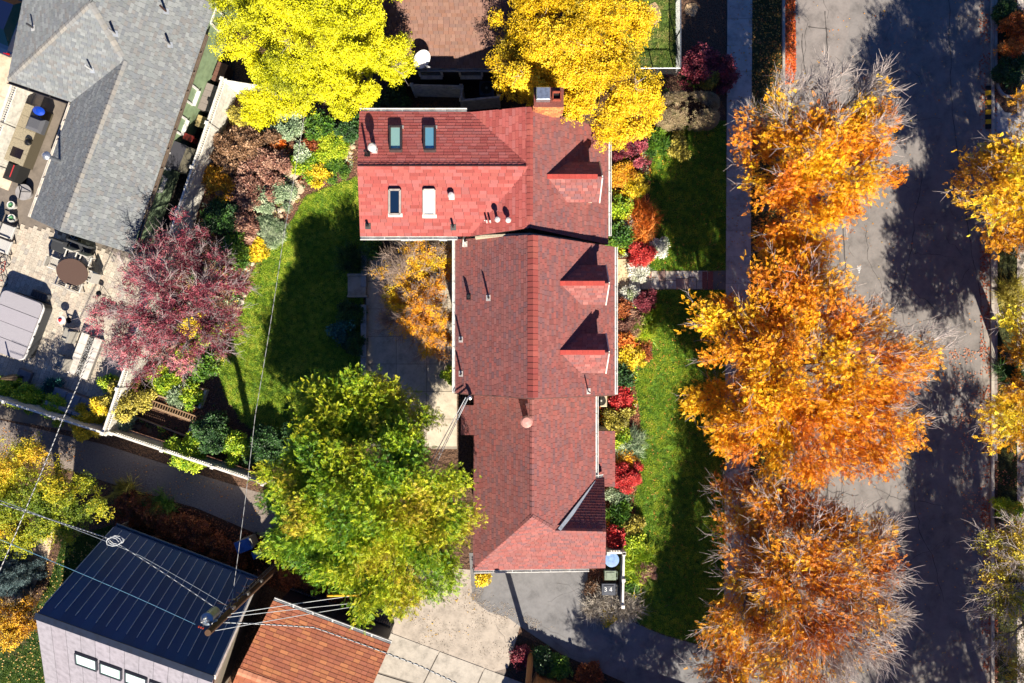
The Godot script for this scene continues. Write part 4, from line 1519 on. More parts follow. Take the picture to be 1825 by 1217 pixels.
	lawn("corner_lawn", "lawn grass with fallen leaves beside the grey slope building", [[-60, 1060], [60, 1085], [84, 1050], [112, 965], [200, 935], [120, 1260], [-60, 1260]], L(60, 88, 30), 90.0, [[42, 74, 16], [76, 108, 28], [110, 130, 40]])
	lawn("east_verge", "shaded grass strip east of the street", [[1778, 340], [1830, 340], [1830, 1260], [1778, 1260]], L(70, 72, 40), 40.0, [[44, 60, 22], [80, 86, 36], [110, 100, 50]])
	var bare := MB.new()
	bare.col = L(208, 176, 136)
	bare.flat(blob_poly(1165, 26, 15, 20, 0.0), 0.05)
	bare.flat(blob_poly(1232, 18, 12, 14, 0.4), 0.05)
	structure("bare_patch", bare, M.soil)
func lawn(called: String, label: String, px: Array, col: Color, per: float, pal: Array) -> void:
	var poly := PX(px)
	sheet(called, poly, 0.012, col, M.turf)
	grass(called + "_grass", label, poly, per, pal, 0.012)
func blob_poly(x: float, y: float, rx: float, ry: float, turn: float) -> PackedVector2Array:
	var o := PackedVector2Array()
	var c := W(x, y)
	for i in 9:
		var a := TAU * i / 9.0
		var k := R(0.8, 1.1)
		var v := Vector2(cos(a) * rx, sin(a) * ry).rotated(turn) * k * CH / FP
		o.append(Vector2(c.x, c.z) + v)
	return o
# ---------------------------------------------------------------- fences, wires, furniture, bins
func vinyl_fence(label: String, a: Vector3, b: Vector3, h: float, col: Color, lattice := 0.4, post_every := 2.4) -> Node3D:
	var f := thing("vinyl_fence", label, "fence", a)
	var d := (b - a)
	var e := d.normalized()
	var bs := yaw(d)
	var cnt := maxi(1, int(round(d.length() / post_every)))
	for i in cnt + 1:
		var p := MB.new()
		p.col = col
		var o := a + d * i / cnt
		p.box(o + Vector3.UP * (h + 0.06) * 0.5, Vector3(0.13, h + 0.06, 0.13), bs)
		var q := put("post", p, M.paint, f)
		var c := MB.new()
		c.col = col
		c.box(o + Vector3.UP * (h + 0.09), Vector3(0.18, 0.05, 0.18), bs, 0.02)
		put("post_cap", c, M.paint, q)
	for i in cnt:
		var p := a + d * i / cnt + e * 0.065
		var q := a + d * (i + 1) / cnt - e * 0.065
		var m := MB.new()
		m.col = jit(col, 0.02)
		var hh := h - lattice
		m.bar(p + Vector3.UP * hh * 0.52, q + Vector3.UP * hh * 0.52, 0.04, hh * 0.94)
		var boards := int(p.distance_to(q) / 0.17)
		for k in boards:
			var o := p.lerp(q, (k + 0.5) / boards) + Vector3.UP * hh * 0.52
			m.box(o, Vector3(0.055, hh * 0.9, 0.15), bs)
		put("panel", m, M.paint, f)
		var r := MB.new()
		r.col = col
		r.bar(p + Vector3.UP * (h - 0.03), q + Vector3.UP * (h - 0.03), 0.1, 0.07)
		if lattice > 0.0:
			r.bar(p + Vector3.UP * hh, q + Vector3.UP * hh, 0.09, 0.07)
		put("rail", r, M.paint, f)
		if lattice > 0.0:
			var l := MB.new()
			l.col = col
			var n := int(p.distance_to(q) / 0.115)
			for k in n:
				var o := p.lerp(q, (k + 0.5) / n)
				l.bar(o + Vector3.UP * (hh + 0.03), o + Vector3.UP * (h - 0.05), 0.045, 0.045, e)
			l.bar(p + Vector3.UP * (hh + lattice * 0.5), q + Vector3.UP * (hh + lattice * 0.5), 0.03, 0.04)
			put("balusters", l, M.paint, f)
	return f
func wire(label: String, p: Array, r: float, col: Color, twist := false) -> void:
	var m := MB.new()
	var pts := []
	for i in p.size() - 1:
		var a: Vector3 = p[i]; var b: Vector3 = p[i + 1]
		var n := 24
		for k in n:
			var t := k / float(n)
			pts.append(a.lerp(b, t) + Vector3.DOWN * sin(t * PI) * a.distance_to(b) * 0.012)
	pts.append(p[-1])
	m.col = col
	var rs := []
	for q in pts:
		rs.append(r)
	m.tube(pts, rs, 5)
	if twist:
		m.col = Color(0.06, 0.06, 0.06)
		var tp := []
		var tr := []
		for i in pts.size() - 1:
			for k in 4:
				var w: Vector3 = (pts[i] as Vector3).lerp(pts[i + 1], k / 4.0)
				var an := (i * 4 + k) * 1.05
				tp.append(w + Vector3(cos(an), sin(an), sin(an)) * r * 1.2)
				tr.append(r * 0.8)
		m.tube(tp, tr, 4)
	single("overhead_wire", m, M.plain, label, "wire", "overhead wires")
func utility_poles() -> void:
	var b := W(506, 998)
	var H := 10.0
	var t := thing("utility_pole", "brown utility pole with transformer beside the standing seam roof", "utility pole", b)
	var m := MB.new()
	m.col = L(96, 66, 42)
	m.tube([b, b + Vector3.UP * 5, b + Vector3.UP * H], [0.19, 0.16, 0.13], 14)
	put("pole", m, M.wood, t)
	var tr := MB.new()
	tr.col = L(170, 184, 196)
	var o := b + Vector3(-0.28, 8.6, -0.32)
	tr.lathe(o, [[0, -0.05], [0.2, -0.05], [0.24, 0.0], [0.24, 0.72], [0.26, 0.74], [0.26, 0.8], [0.16, 0.88], [0, 0.9]], 20)
	var tn := put("transformer", tr, M.metal, t)
	var bu := MB.new()
	bu.col = L(230, 226, 220)
	for q in [[0.1, 0.05], [-0.1, 0.02], [0.0, -0.12]]:
		bu.lathe(o + Vector3(q[0], 0.86, q[1]), [[0.04, 0], [0.055, 0.05], [0.035, 0.08], [0.055, 0.12], [0.03, 0.16], [0.02, 0.24], [0, 0.25]], 8)
	bu.box(o + Vector3(0.2, 0.5, 0.22), Vector3(0.2, 0.1, 0.2))
	put("bushing", bu, M.paint, tn)
	var gear := MB.new()
	gear.col = L(190, 188, 184)
	for k in 5:
		gear.box(b + Vector3(0.12 - 0.3 * (k % 2), 4.0 + k * 0.9, -0.16), Vector3(0.14, 0.2, 0.1))
		gear.bar(b + Vector3(-0.22, 3.8 + k * 0.8, -0.14), b + Vector3(0.05, 4.5 + k * 0.8, -0.2), 0.03, 0.03)
	put("bracket", gear, M.metal, t)
	var cn := MB.new()
	cn.col = L(150, 150, 150)
	cn.tube([b + Vector3(-0.2, 0, -0.12), b + Vector3(-0.2, 7.6, -0.12)], [0.045, 0.045], 8)
	cn.tube([b + Vector3(0.06, 0, -0.2), b + Vector3(0.06, 6.0, -0.2)], [0.03, 0.03], 8)
	put("conduit", cn, M.metal, t)
	var ins := MB.new()
	ins.col = L(150, 60, 44)
	var e := Vector3(-0.94, 0, -0.33)
	for k in 3:
		ins.lathe(b + Vector3(0, H - 0.25, 0) + e * (0.3 + k * 0.09), [[0.02, -0.03], [0.06, 0], [0.02, 0.04]], 10, Basis(Vector3.UP, e, Vector3.UP.cross(e)))
	put("insulator", ins, M.gloss, t)
	# dry vine on the pole
	var vn := MB.new()
	rng.seed = 90
	vn.col = L(120, 84, 66)
	for k in 40:
		var y := R(3.0, 7.2)
		var q := b + Vector3(-0.1, y, -0.15)
		var d := Vector3(R(-1, 0.3), R(-0.4, 0.6), R(-1, 0.2)) * R(0.2, 0.6)
		vn.tube([q, q + d * 0.5 + Vector3.UP * 0.06, q + d], [0.012, 0.01, 0.006], 3, false)
	put("dry_vine", vn, M.bark, t)
	# second pole, leaning, near the wooden fence
	var b2 := W(946, 1163)
	var t2 := thing("utility_pole", "bare leaning wooden pole standing beside the wooden fence corner", "utility pole", b2)
	var m2 := MB.new()
	m2.col = L(150, 104, 60)
	var top := b2 + Vector3(-0.45, 7.6, 0)
	m2.tube([b2, b2.lerp(top, 0.5), top], [0.15, 0.14, 0.12], 12)
	put("pole", m2, M.wood, t2)
	var ca := MB.new()
	ca.col = L(120, 84, 52)
	ca.bar(top + Vector3(-0.5, -0.3, 0.1), top + Vector3(0.4, -0.3, -0.15), 0.1, 0.12)
	put("crossarm", ca, M.wood, t2)
	# wires
	var g := L(196, 200, 204)
	var tip := b + Vector3(0, H - 0.25, 0)
	wire("pale twisted cable over the standing seam roof", [b + Vector3(-0.1, 8.1, -0.1), W(200, 962, 6.4), W(95, 927, 6.2), W(-60, 880, 6.2)], 0.02, g, true)
	wire("thin wire over the navy roof nearest its eave", [b + Vector3(-0.1, 7.4, -0.1), W(250, 990, 6.6), W(140, 945, 6.4), W(-60, 870, 6.4)], 0.012, L(140, 150, 160))
	wire("thin blue grey line across the middle of the navy roof", [tip + Vector3(-0.6, 0, -0.25), W(100, 1003, 9.2), W(-80, 930, 9.2)], 0.013, L(90, 140, 170))
	wire("upper straight line carrying the yellow sleeve toward the green tree", [b + Vector3(0.1, 7.9, 0), W(640, 1060, 5.4), W(830, 708, 6.2)], 0.018, g)
	wire("lower straight line from pole toward the green tree", [b + Vector3(0.1, 8.3, 0), W(648, 1073, 5.3), W(834, 707, 6.2)], 0.016, g)
	wire("slanting line from pole top toward the green tree", [tip + Vector3(0.2, 0, 0), W(655, 1077, 5.3), W(836, 706, 6.25)], 0.016, g)
	wire("heavy twisted cable sagging over the orange garage roof", [b + Vector3(0.1, 8.6, 0.1), W(560, 1118, 7.3), W(745, 1185, 7.2), W(900, 1260, 7.3)], 0.022, g, true)
	wire("dashed looking service wire crossing the back lawn", [b + Vector3(-0.1, 7.2, -0.2), W(455, 740, 6.3), W(505, 425, 5.8), W(545, 190, 5.6), W(560, 60, 5.6)], 0.011, L(190, 190, 190), true)
	wire("white cable from the plum tree across the alley", [W(166, 620, 4.6), W(110, 752, 5.2), W(52, 893, 6.0), W(-20, 1060, 6.4)], 0.02, L(214, 214, 212), true)
	var ys := MB.new()
	ys.col = L(240, 176, 10)
	ys.tube([W(583, 1061.4, 6.1), W(640, 1060, 5.4)], [0.06, 0.06], 8)
	single("line_guard", ys, M.paint, "yellow protective sleeve on a power line beside the green tree", "cable sleeve")
	var lp := MB.new()
	lp.col = g
	var c := W(206, 963, 6.4)
	var pts := []
	for k in 26:
		var a := k * 0.75
		pts.append(c + Vector3(cos(a) * (0.28 + 0.03 * (k % 3)), 0.02 * k - 0.2, sin(a) * 0.2))
	var rs := []
	for q in pts:
		rs.append(0.022)
	lp.tube(pts, rs, 5)
	single("cable_coil", lp, M.plain, "coiled cable loop hanging over the navy roof eave", "cable")
func cart(called: String, label: String, at: Vector3, turn: float, body: Color, lid: Color, h: float, w: float, dp: float, marks := "") -> void:
	var t := thing(called, label, "bin", at)
	var bs := Basis(Vector3.UP, turn)
	var m := MB.new()
	m.col = body
	var lo := []; var hi := []
	for q in [[-1, -1], [1, -1], [1, 1], [-1, 1]]:
		lo.append(at + bs * Vector3(q[0] * w * 0.39, 0.05, q[1] * dp * 0.38))
		hi.append(at + bs * Vector3(q[0] * w * 0.48, h - 0.05, q[1] * dp * 0.47))
	m.face(lo, Vector3.DOWN)
	m.face(hi, Vector3.UP)
	for i in 4:
		m.face([lo[i], lo[(i + 1) % 4], hi[(i + 1) % 4], hi[i]], (lo[i] + lo[(i + 1) % 4]) * 0.5 - at)
	put("body", m, M.paint, t)
	var l := MB.new()
	l.col = lid
	l.box(at + bs * Vector3(0, h, 0), Vector3(w, 0.07, dp), bs, 0.03)
	l.box(at + bs * Vector3(0, h + 0.04, 0), Vector3(w * 0.72, 0.04, dp * 0.66), bs, 0.015)
	var lo2 := put("lid", l, M.paint, t)
	var hd := MB.new()
	hd.col = body
	for s in [-0.3, 0.3]:
		hd.box(at + bs * Vector3(w * 0.5 + 0.03, h - 0.02, s * dp), Vector3(0.09, 0.06, 0.1), bs)
	hd.bar(at + bs * Vector3(w * 0.5 + 0.07, h - 0.02, -dp * 0.36), at + bs * Vector3(w * 0.5 + 0.07, h - 0.02, dp * 0.36), 0.03, 0.03)
	put("handle", hd, M.paint, t)
	for s in [-1, 1]:
		var wh := MB.new()
		wh.col = Color(0.02, 0.02, 0.02)
		wh.lathe(at + bs * Vector3(w * 0.38, 0.12, s * dp * 0.42), [[0, -0.03], [0.12, -0.03], [0.12, 0.03], [0, 0.03]], 14, Basis(bs * Vector3.UP, bs * Vector3.BACK, bs * Vector3.RIGHT))
		put("wheel", wh, M.plain, t)
	if marks != "":
		for ch in [["3", -0.16], ["4", 0.1]]:
			var tm := TextMesh.new()
			var sf := SystemFont.new()
			sf.font_names = PackedStringArray(["Droid Sans"])
			tm.font = sf
			tm.text = ch[0]
			tm.font_size = 32
			tm.pixel_size = 0.0085
			tm.depth = 0.006
			var o := MeshInstance3D.new()
			o.name = "number"
			o.mesh = tm
			var wm := StandardMaterial3D.new()
			wm.albedo_color = Color(0.9, 0.9, 0.9)
			tm.material = wm
			t.add_child(o, true)
			o.transform = Transform3D(Basis(Vector3(1, 0, 0), Vector3(0, 0, -1), Vector3(0, 1, 0)), Vector3(ch[1], h + 0.064, 0.0))
func ac_unit(label: String, at: Vector3, s: float, h: float, col: Color) -> void:
	var t := thing("air_conditioner", label, "air conditioner", at)
	var m := MB.new()
	m.col = col
	m.box(at + Vector3.UP * h * 0.5, Vector3(s, h, s), Basis.IDENTITY, 0.04)
	put("cabinet", m, M.paint, t)
	var g := MB.new()
	g.col = L(60, 56, 50)
	g.lathe(at + Vector3.UP * h, [[s * 0.4, 0.0], [s * 0.4, 0.02], [0, 0.02]], 24)
	put("fan_well", g, M.paint, t)
	var r := MB.new()
	r.col = L(150, 142, 126)
	for k in 5:
		var rr := s * (0.09 + 0.075 * k)
		r.lathe(at + Vector3.UP * (h + 0.035), [[rr - 0.008, 0], [rr, 0.012], [rr + 0.008, 0]], 24)
	for k in 8:
		var a := TAU * k / 8
		r.bar(at + Vector3.UP * (h + 0.035), at + Vector3(cos(a) * s * 0.4, h + 0.035, sin(a) * s * 0.4), 0.012, 0.012)
	put("fan_guard", r, M.metal, t)
	var hb := MB.new()
	hb.col = L(190, 184, 168)
	hb.lathe(at + Vector3.UP * (h + 0.03), [[s * 0.1, 0], [s * 0.09, 0.03], [0, 0.03]], 14)
	put("fan_hub", hb, M.paint, t)
func chair(label: String, px: float, py: float, turn: float, s: float, frame: Color, seat: Color, group: String, slats := true) -> void:
	var at := W(px, py)
	var t := thing("patio_chair", label, "chair", at, group)
	var b := Basis(Vector3.UP, turn)
	for q in [[-1, -1], [1, -1], [1, 1], [-1, 1]]:
		var l := MB.new()
		l.col = frame
		l.box(at + b * Vector3(q[0] * 0.24 * s, 0.21, q[1] * 0.24 * s), Vector3(0.05, 0.42, 0.05), b)
		put("leg", l, M.paint, t)
	var m := MB.new()
	m.col = seat
	if slats:
		for k in 6:
			m.box(at + b * Vector3(0, 0.43, (-0.23 + k * 0.092) * s), Vector3(0.54 * s, 0.025, 0.075 * s), b, 0.005)
	else:
		m.box(at + b * Vector3(0, 0.4, 0), Vector3(0.54 * s, 0.14, 0.54 * s), b, 0.04)
	put("seat", m, M.fabric, t)
	var k2 := MB.new()
	k2.col = seat
	var tilt := b * Basis(Vector3.RIGHT, -0.22)
	k2.box(at + b * Vector3(0, 0.72, 0.31 * s), Vector3(0.54 * s, 0.56, 0.06 if slats else 0.12), tilt, 0.015)
	put("backrest", k2, M.fabric, t)
	for e in [-1, 1]:
		var a := MB.new()
		a.col = frame
		a.box(at + b * Vector3(e * 0.29 * s, 0.62, 0.02), Vector3(0.06, 0.035, 0.5 * s), b, 0.008)
		a.box(at + b * Vector3(e * 0.29 * s, 0.52, -0.2 * s), Vector3(0.04, 0.2, 0.04), b)
		put("armrest", a, M.paint, t)
func patio_things() -> void:
	# spa with folding cover
	var at := W(44, 580)
	var sp := thing("hot_tub", "large hot tub under a folded grey cover on the paver terrace", "hot tub", at)
	var bs := Basis(AY, Vector3.UP, AY.cross(Vector3.UP))
	var rr := func(hw: float, hl: float, rad: float) -> PackedVector2Array:
		var o := PackedVector2Array()
		for q in [[1, 1, 0.0], [-1, 1, 0.5], [-1, -1, 1.0], [1, -1, 1.5]]:
			for k in 5:
				var a: float = (q[2] + k / 8.0) * PI
				var w: Vector3 = at + AY * (q[0] * (hw - rad) + cos(a) * rad) + AX * (q[1] * (hl - rad) + sin(a) * rad)
				o.append(Vector2(w.x, w.z))
		return o
	var tb := MB.new()
	tb.col = L(60, 62, 68)
	tb.prism(rr.call(1.1, 1.52, 0.28), 0.0, 0.8)
	put("cabinet", tb, M.wood, sp)
	var rim := MB.new()
	rim.col = L(222, 222, 222)
	rim.prism(rr.call(1.15, 1.57, 0.3), 0.78, 0.86)
	put("rim", rim, M.paint, sp)
	for i in 4:
		var c := MB.new()
		c.col = jit(L(172, 168, 176), 0.03)
		var band := PackedVector2Array()
		for q in [[-2.0, -1.56 + i * 0.78 + 0.012], [2.0, -1.56 + i * 0.78 + 0.012], [2.0, -1.56 + (i + 1) * 0.78 - 0.012], [-2.0, -1.56 + (i + 1) * 0.78 - 0.012]]:
			var w: Vector3 = at + AY * q[0] + AX * q[1]
			band.append(Vector2(w.x, w.z))
		for g in Geometry2D.intersect_polygons(rr.call(1.1, 1.55, 0.26), band):
			c.prism(g, 0.86, 0.97 + (0.015 if i % 2 else 0.0))
		put("cover_panel", c, M.fabric, sp)
	for s in [0.2, 0.9, -0.5]:
		var c := MB.new()
		c.col = Color(0.03, 0.03, 0.03)
		c.box(at + AY * 1.16 + AX * s + Vector3.UP * 0.82, Vector3(0.05, 0.1, 0.06), bs)
		put("strap_lock", c, M.plain, sp)
	var stp := MB.new()
	stp.col = L(80, 82, 88)
	stp.box(at + AY * 0.35 - AX * 1.8 + Vector3.UP * 0.16, Vector3(0.9, 0.3, 0.35), bs, 0.02)
	for k in 6:
		stp.box(at + AY * (-0.02 + k * 0.15) - AX * 1.8 + Vector3.UP * 0.33, Vector3(0.1, 0.03, 0.33), bs)
	single("spa_step", stp, M.wood, "slatted dark step at the north end of the hot tub", "step")
	# round side table with red ornament
	var ra := W(123, 571)
	var rt := thing("side_table", "small round white pedestal table beside the hot tub", "table", ra)
	var m := MB.new(); m.col = L(206, 206, 206)
	m.lathe(ra, [[0.0, 0.62], [0.2, 0.62], [0.22, 0.64], [0.22, 0.67], [0, 0.68]], 24)
	put("tabletop", m, M.paint, rt)
	m = MB.new(); m.col = L(50, 50, 54)
	m.tube([ra, ra + Vector3.UP * 0.62], [0.035, 0.035], 10)
	put("stem", m, M.metal, rt)
	m = MB.new(); m.col = L(40, 40, 44)
	m.lathe(ra, [[0.17, 0.0], [0.17, 0.03], [0.03, 0.06]], 18)
	put("base", m, M.metal, rt)
	m = MB.new(); m.col = L(200, 30, 34)
	var hr := ra + Vector3(-0.06, 0.69, 0)
	m.lathe(hr + Vector3(-0.03, 0, -0.03), [[0.05, 0], [0.06, 0.03], [0.03, 0.06], [0, 0.065]], 12)
	m.lathe(hr + Vector3(0.04, 0, -0.03), [[0.05, 0], [0.06, 0.03], [0.03, 0.06], [0, 0.065]], 12)
	m.slab([hr + Vector3(-0.08, 0.05, 0), hr + Vector3(0.09, 0.05, 0), hr + Vector3(0, 0.05, 0.11)], Vector3(0, -0.05, 0))
	single("heart_ornament", m, M.paint, "red heart shaped ornament on the round white table", "ornament")
	# club chairs by the fire table
	var face := atan2(AY.x, AY.z)
	for q in [["grey wicker club chair beside the round white table", 131, 597], ["grey wicker club chair farther from the round white table", 121, 645]]:
		chair(q[0], q[1], q[2], face, 1.15, L(110, 108, 104), L(164, 160, 152), "club chairs at the fire table", false)
	# fire table
	var fa := W(159, 634)
	var ft := thing("fire_table", "long pale fire table with a trough of dark pebbles", "fire table", fa)
	m = MB.new(); m.col = L(206, 198, 190)
	for k in 4:
		for s in [-1, 1]:
			m.box(fa + AX * (-0.84 + k * 0.56) + AY * s * 0.36 + Vector3.UP * 0.42, Vector3(0.4, 0.08, 0.555), bs, 0.01)
	put("tabletop", m, M.concrete, ft)
	m = MB.new(); m.col = L(120, 116, 112)
	m.box(fa + Vector3.UP * 0.19, Vector3(1.0, 0.38, 2.1), bs)
	put("base", m, M.concrete, ft)
	m = MB.new()
	rng.seed = 41
	for k in 330:
		var v := R(0.03, 1.0)
		m.col = grey(0.03 if v < 0.55 else v * 0.6)
		var p := fa + AX * R(-1.05, 1.05) + AY * R(-0.14, 0.14) + Vector3.UP * R(0.38, 0.42)
		m.lathe(p, [[0, -0.02], [0.025, 0], [0, 0.022]], 5)
	var pe := put("pebbles", m, M.stone, ft)
	pe.set_meta("kind", "stuff")
	# sofa in the shade
	var sa := W(137, 716)
	var sf := thing("outdoor_sofa", "long grey outdoor sofa in the shade by the alley fence", "sofa", sa)
	m = MB.new(); m.col = L(112, 112, 120)
	m.box(sa + Vector3.UP * 0.2, Vector3(2.3, 0.36, 0.95), bs, 0.03)
	put("base", m, M.wood, sf)
	for k in 3:
		m = MB.new(); m.col = L(146, 148, 158)
		m.box(sa + AY * (-0.75 + k * 0.75) - AX * 0.08 + Vector3.UP * 0.44, Vector3(0.73, 0.14, 0.76), bs, 0.04)
		put("seat_cushion", m, M.fabric, sf)
		m = MB.new(); m.col = L(156, 158, 168)
		m.box(sa + AY * (-0.75 + k * 0.75) + AX * 0.38 + Vector3.UP * 0.68, Vector3(0.73, 0.4, 0.2), bs, 0.05)
		put("back_cushion", m, M.fabric, sf)
	# closed parasol and its weight box
	var ua := W(47, 671)
	var um := thing("parasol", "closed beige parasol on a square grey base", "parasol", ua)
	m = MB.new(); m.col = L(112, 112, 122)
	m.box(ua + Vector3.UP * 0.15, Vector3(0.72, 0.28, 0.72), bs, 0.03)
	put("base", m, M.paint, um)
	m = MB.new(); m.col = L(40, 40, 40)
	m.tube([ua, ua + Vector3(0, 2.5, 0)], [0.035, 0.035], 10)
	put("mast", m, M.metal, um)
	for k in 8:
		m = MB.new(); m.col = jit(L(190, 170, 142), 0.12)
		var a := TAU * k / 8
		var d := Vector3(cos(a), 0, sin(a))
		var e := Vector3(-sin(a), 0, cos(a))
		var q := ua
		m.face([q + Vector3.UP * 2.45, q + Vector3.UP * 0.95 + d * 0.17 + e * 0.08, q + Vector3.UP * 0.9 + d * 0.1], d)
		m.face([q + Vector3.UP * 2.45, q + Vector3.UP * 0.9 + d * 0.1, q + Vector3.UP * 0.95 + d * 0.17 - e * 0.08], d)
		put("canopy_fold", m, M.fabric, um)
	# dining set
	var da := W(143, 487)
	var dt := thing("dining_table", "oval brown wicker dining table with six chairs round it", "table", da)
	m = MB.new(); m.col = L(96, 72, 62)
	m.lathe(da, [[0, 0.7], [0.72, 0.7], [0.75, 0.72], [0.74, 0.75], [0, 0.755]], 32, Basis(AY * 1.12, Vector3.UP, AX * 0.9))
	put("tabletop", m, M.wood, dt)
	m = MB.new(); m.col = L(60, 48, 42)
	m.lathe(da, [[0.34, 0], [0.26, 0.3], [0.4, 0.7]], 16)
	put("pedestal", m, M.wood, dt)
	var wc := L(210, 206, 200)
	for q in [["slatted patio chair at the north side of the oval table, nearer the white fence", 163, 466, atan2(-AX.x, -AX.z)], ["white patio chair at the north side of the oval table, farther from the white fence", 138, 456, atan2(-AX.x, -AX.z)], ["white patio chair at the west end of the oval table", 108, 471, atan2(-AY.x, -AY.z)], ["slatted patio chair south of the oval table, nearer the hot tub", 123, 502, atan2(AX.x, AX.z)], ["slatted patio chair south of the oval table, farther from the hot tub", 147, 511, atan2(AX.x, AX.z)], ["patio chair at the east end of the oval table", 174, 495, atan2(AY.x, AY.z)]]:
		chair(q[0], q[1], q[2], q[3], 0.95, wc, L(186, 182, 176), "chairs round the oval table")
	# dark settee behind the table
	for q in [["dark settee north of the oval dining table", 112, 440, 1.0], ["dark bench along the grey house wall by the dining table", 150, 445, 1.5]]:
		var o := W(q[1], q[2])
		var s := thing("settee", q[0], "settee", o)
		m = MB.new(); m.col = L(54, 58, 62)
		m.box(o + Vector3.UP * 0.22, Vector3(0.8 * q[3], 0.4, 0.6), bs, 0.04)
		put("seat", m, M.fabric, s)
		m = MB.new(); m.col = L(64, 68, 72)
		m.box(o - AX * 0.27 + Vector3.UP * 0.55, Vector3(0.8 * q[3], 0.5, 0.12), bs, 0.03)
		put("backrest", m, M.fabric, s)
	# round fan planter, lantern stand
	var pa := W(139, 429)
	var pt := thing("spoked_planter", "round dark planter with wire spokes beside the grey roof eave", "planter", pa)
	m = MB.new(); m.col = L(40, 40, 40)
	m.lathe(pa, [[0.18, 0], [0.24, 0.42], [0.27, 0.44], [0.24, 0.4], [0, 0.36]], 20)
	put("pot", m, M.plain, pt)
	m = MB.new(); m.col = L(180, 180, 176)
	for k in 6:
		var a := TAU * k / 6
		m.bar(pa + Vector3.UP * 0.45, pa + Vector3(cos(a) * 0.26, 0.45, sin(a) * 0.26), 0.02, 0.02)
	put("spoke", m, M.metal, pt)
	var la := W(186, 524)
	var ls := thing("patio_lantern", "small dark round lamp on a thin three legged stand", "lamp", la)
	m = MB.new(); m.col = L(48, 50, 54)
	m.lathe(la, [[0, 0.5], [0.12, 0.5], [0.15, 0.54], [0.1, 0.6], [0, 0.62]], 20)
	put("head", m, M.metal, ls)
	for k in 3:
		m = MB.new(); m.col = L(60, 60, 60)
		var a := TAU * k / 3 + 0.4
		m.tube([la + Vector3.UP * 0.5, la + Vector3(cos(a) * 0.42, 0, sin(a) * 0.42)], [0.015, 0.012], 6)
		put("leg", m, M.metal, ls)
	# cushioned lounge chairs at the frame's edge
	for q in [["white cushioned lounge chair with grey seat below the two potted succulents", 22, 414], ["white cushioned lounge chair with grey seat beside the bicycle", 16, 440]]:
		chair(q[0], q[1], q[2], atan2(-AY.x, -AY.z), 1.3, L(40, 38, 38), L(196, 194, 192), "cushioned lounge chairs", false)
	# potted succulents
	for q in [["white pot with a green succulent, nearer the barbecue", 27, 368], ["white pot with a green succulent, nearer the lounge chair", 28, 391]]:
		var o := W(q[1], q[2])
		var p := thing("potted_plant", q[0], "potted plant", o, "potted succulents")
		m = MB.new(); m.col = L(214, 210, 204)
		m.lathe(o, [[0.14, 0], [0.2, 0.32], [0.22, 0.34], [0.19, 0.32], [0, 0.3]], 18)
		put("pot", m, M.paint, p)
		m = MB.new()
		for k in 26:
			m.col = jit(L(70, 130, 84), 0.3)
			var a := k * 2.4
			var d := Vector3(cos(a), 0.5 + 0.02 * k, sin(a)).normalized()
			leaf_into(m, o + Vector3.UP * 0.32, d, d.cross(Vector3.UP).normalized(), Vector3.UP, 0.2 - 0.003 * k, 0.07)
		put("leaves", m, M.leaf, p)
	bicycle(W(17, 484))
	# outdoor kitchen
	var ka := W(62, 248)
	var kt := thing("outdoor_kitchen", "stone topped outdoor kitchen counter beside the white lattice fence", "counter", ka)
	m = MB.new(); m.col = L(96, 88, 70)
	m.box(ka + Vector3.UP * 0.42, Vector3(0.95, 0.84, 3.1), bs)
	put("cabinet", m, M.wood, kt)
	for k in 5:
		m = MB.new(); m.col = jit(L(150, 140, 118), 0.08)
		m.box(ka + AX * (-1.24 + k * 0.62) + Vector3.UP * 0.87, Vector3(1.02, 0.06, 0.61), bs, 0.01)
		put("counter_slab", m, M.stone, kt)
	m = MB.new(); m.col = L(30, 28, 26)
	m.box(ka + AX * 1.0 + Vector3.UP * 0.905, Vector3(0.6, 0.012, 0.5), bs)
	put("sink", m, M.gloss, kt)
	var ga := W(70, 224, 0.9)
	m = MB.new(); m.col = L(92, 94, 102)
	m.box(ga + Vector3.UP * 0.22, Vector3(0.85, 0.44, 0.75), bs, 0.14)
	single("covered_grill", m, M.fabric, "grill under a grey fabric cover on the kitchen counter", "grill")
	m = MB.new(); m.col = L(20, 70, 190)
	m.lathe(W(74, 200, 0.9), [[0.12, 0], [0.2, 0.2], [0.22, 0.22], [0.1, 0.26], [0, 0.27]], 16, Basis(AY * 1.5, Vector3.UP, AX))
	single("blue_bucket", m, M.paint, "bright blue tub at the end of the kitchen counter", "tub")
	m = MB.new(); m.col = L(26, 26, 28)
	m.lathe(W(53, 254, 0.9), [[0.1, 0], [0.18, 0.08], [0.19, 0.16], [0.1, 0.26], [0.03, 0.29], [0, 0.3]], 18)
	single("kettle_pot", m, M.gloss, "round black kettle pot on the kitchen counter", "pot")
	var ba := W(40, 311)
	var bb := thing("barbecue", "barbecue under a black cover with a red band", "barbecue", ba)
	m = MB.new(); m.col = L(24, 24, 26)
	m.box(ba + Vector3.UP * 0.5, Vector3(0.65, 1.0, 1.0), bs, 0.16)
	put("cover", m, M.fabric, bb)
	m = MB.new(); m.col = L(200, 50, 56)
	m.box(ba + AY * 0.12 + Vector3.UP * 0.985, Vector3(0.05, 0.05, 0.66), bs)
	put("band", m, M.fabric, bb)
	var ra2 := W(50, 345)
	var fp := thing("round_stand", "low round grey stand with a dark tripod frame", "stand", ra2)
	m = MB.new(); m.col = L(150, 146, 146)
	m.lathe(ra2, [[0.3, 0], [0.4, 0.34], [0.42, 0.38], [0, 0.4]], 24)
	put("drum", m, M.concrete, fp)
	m = MB.new(); m.col = L(50, 44, 40)
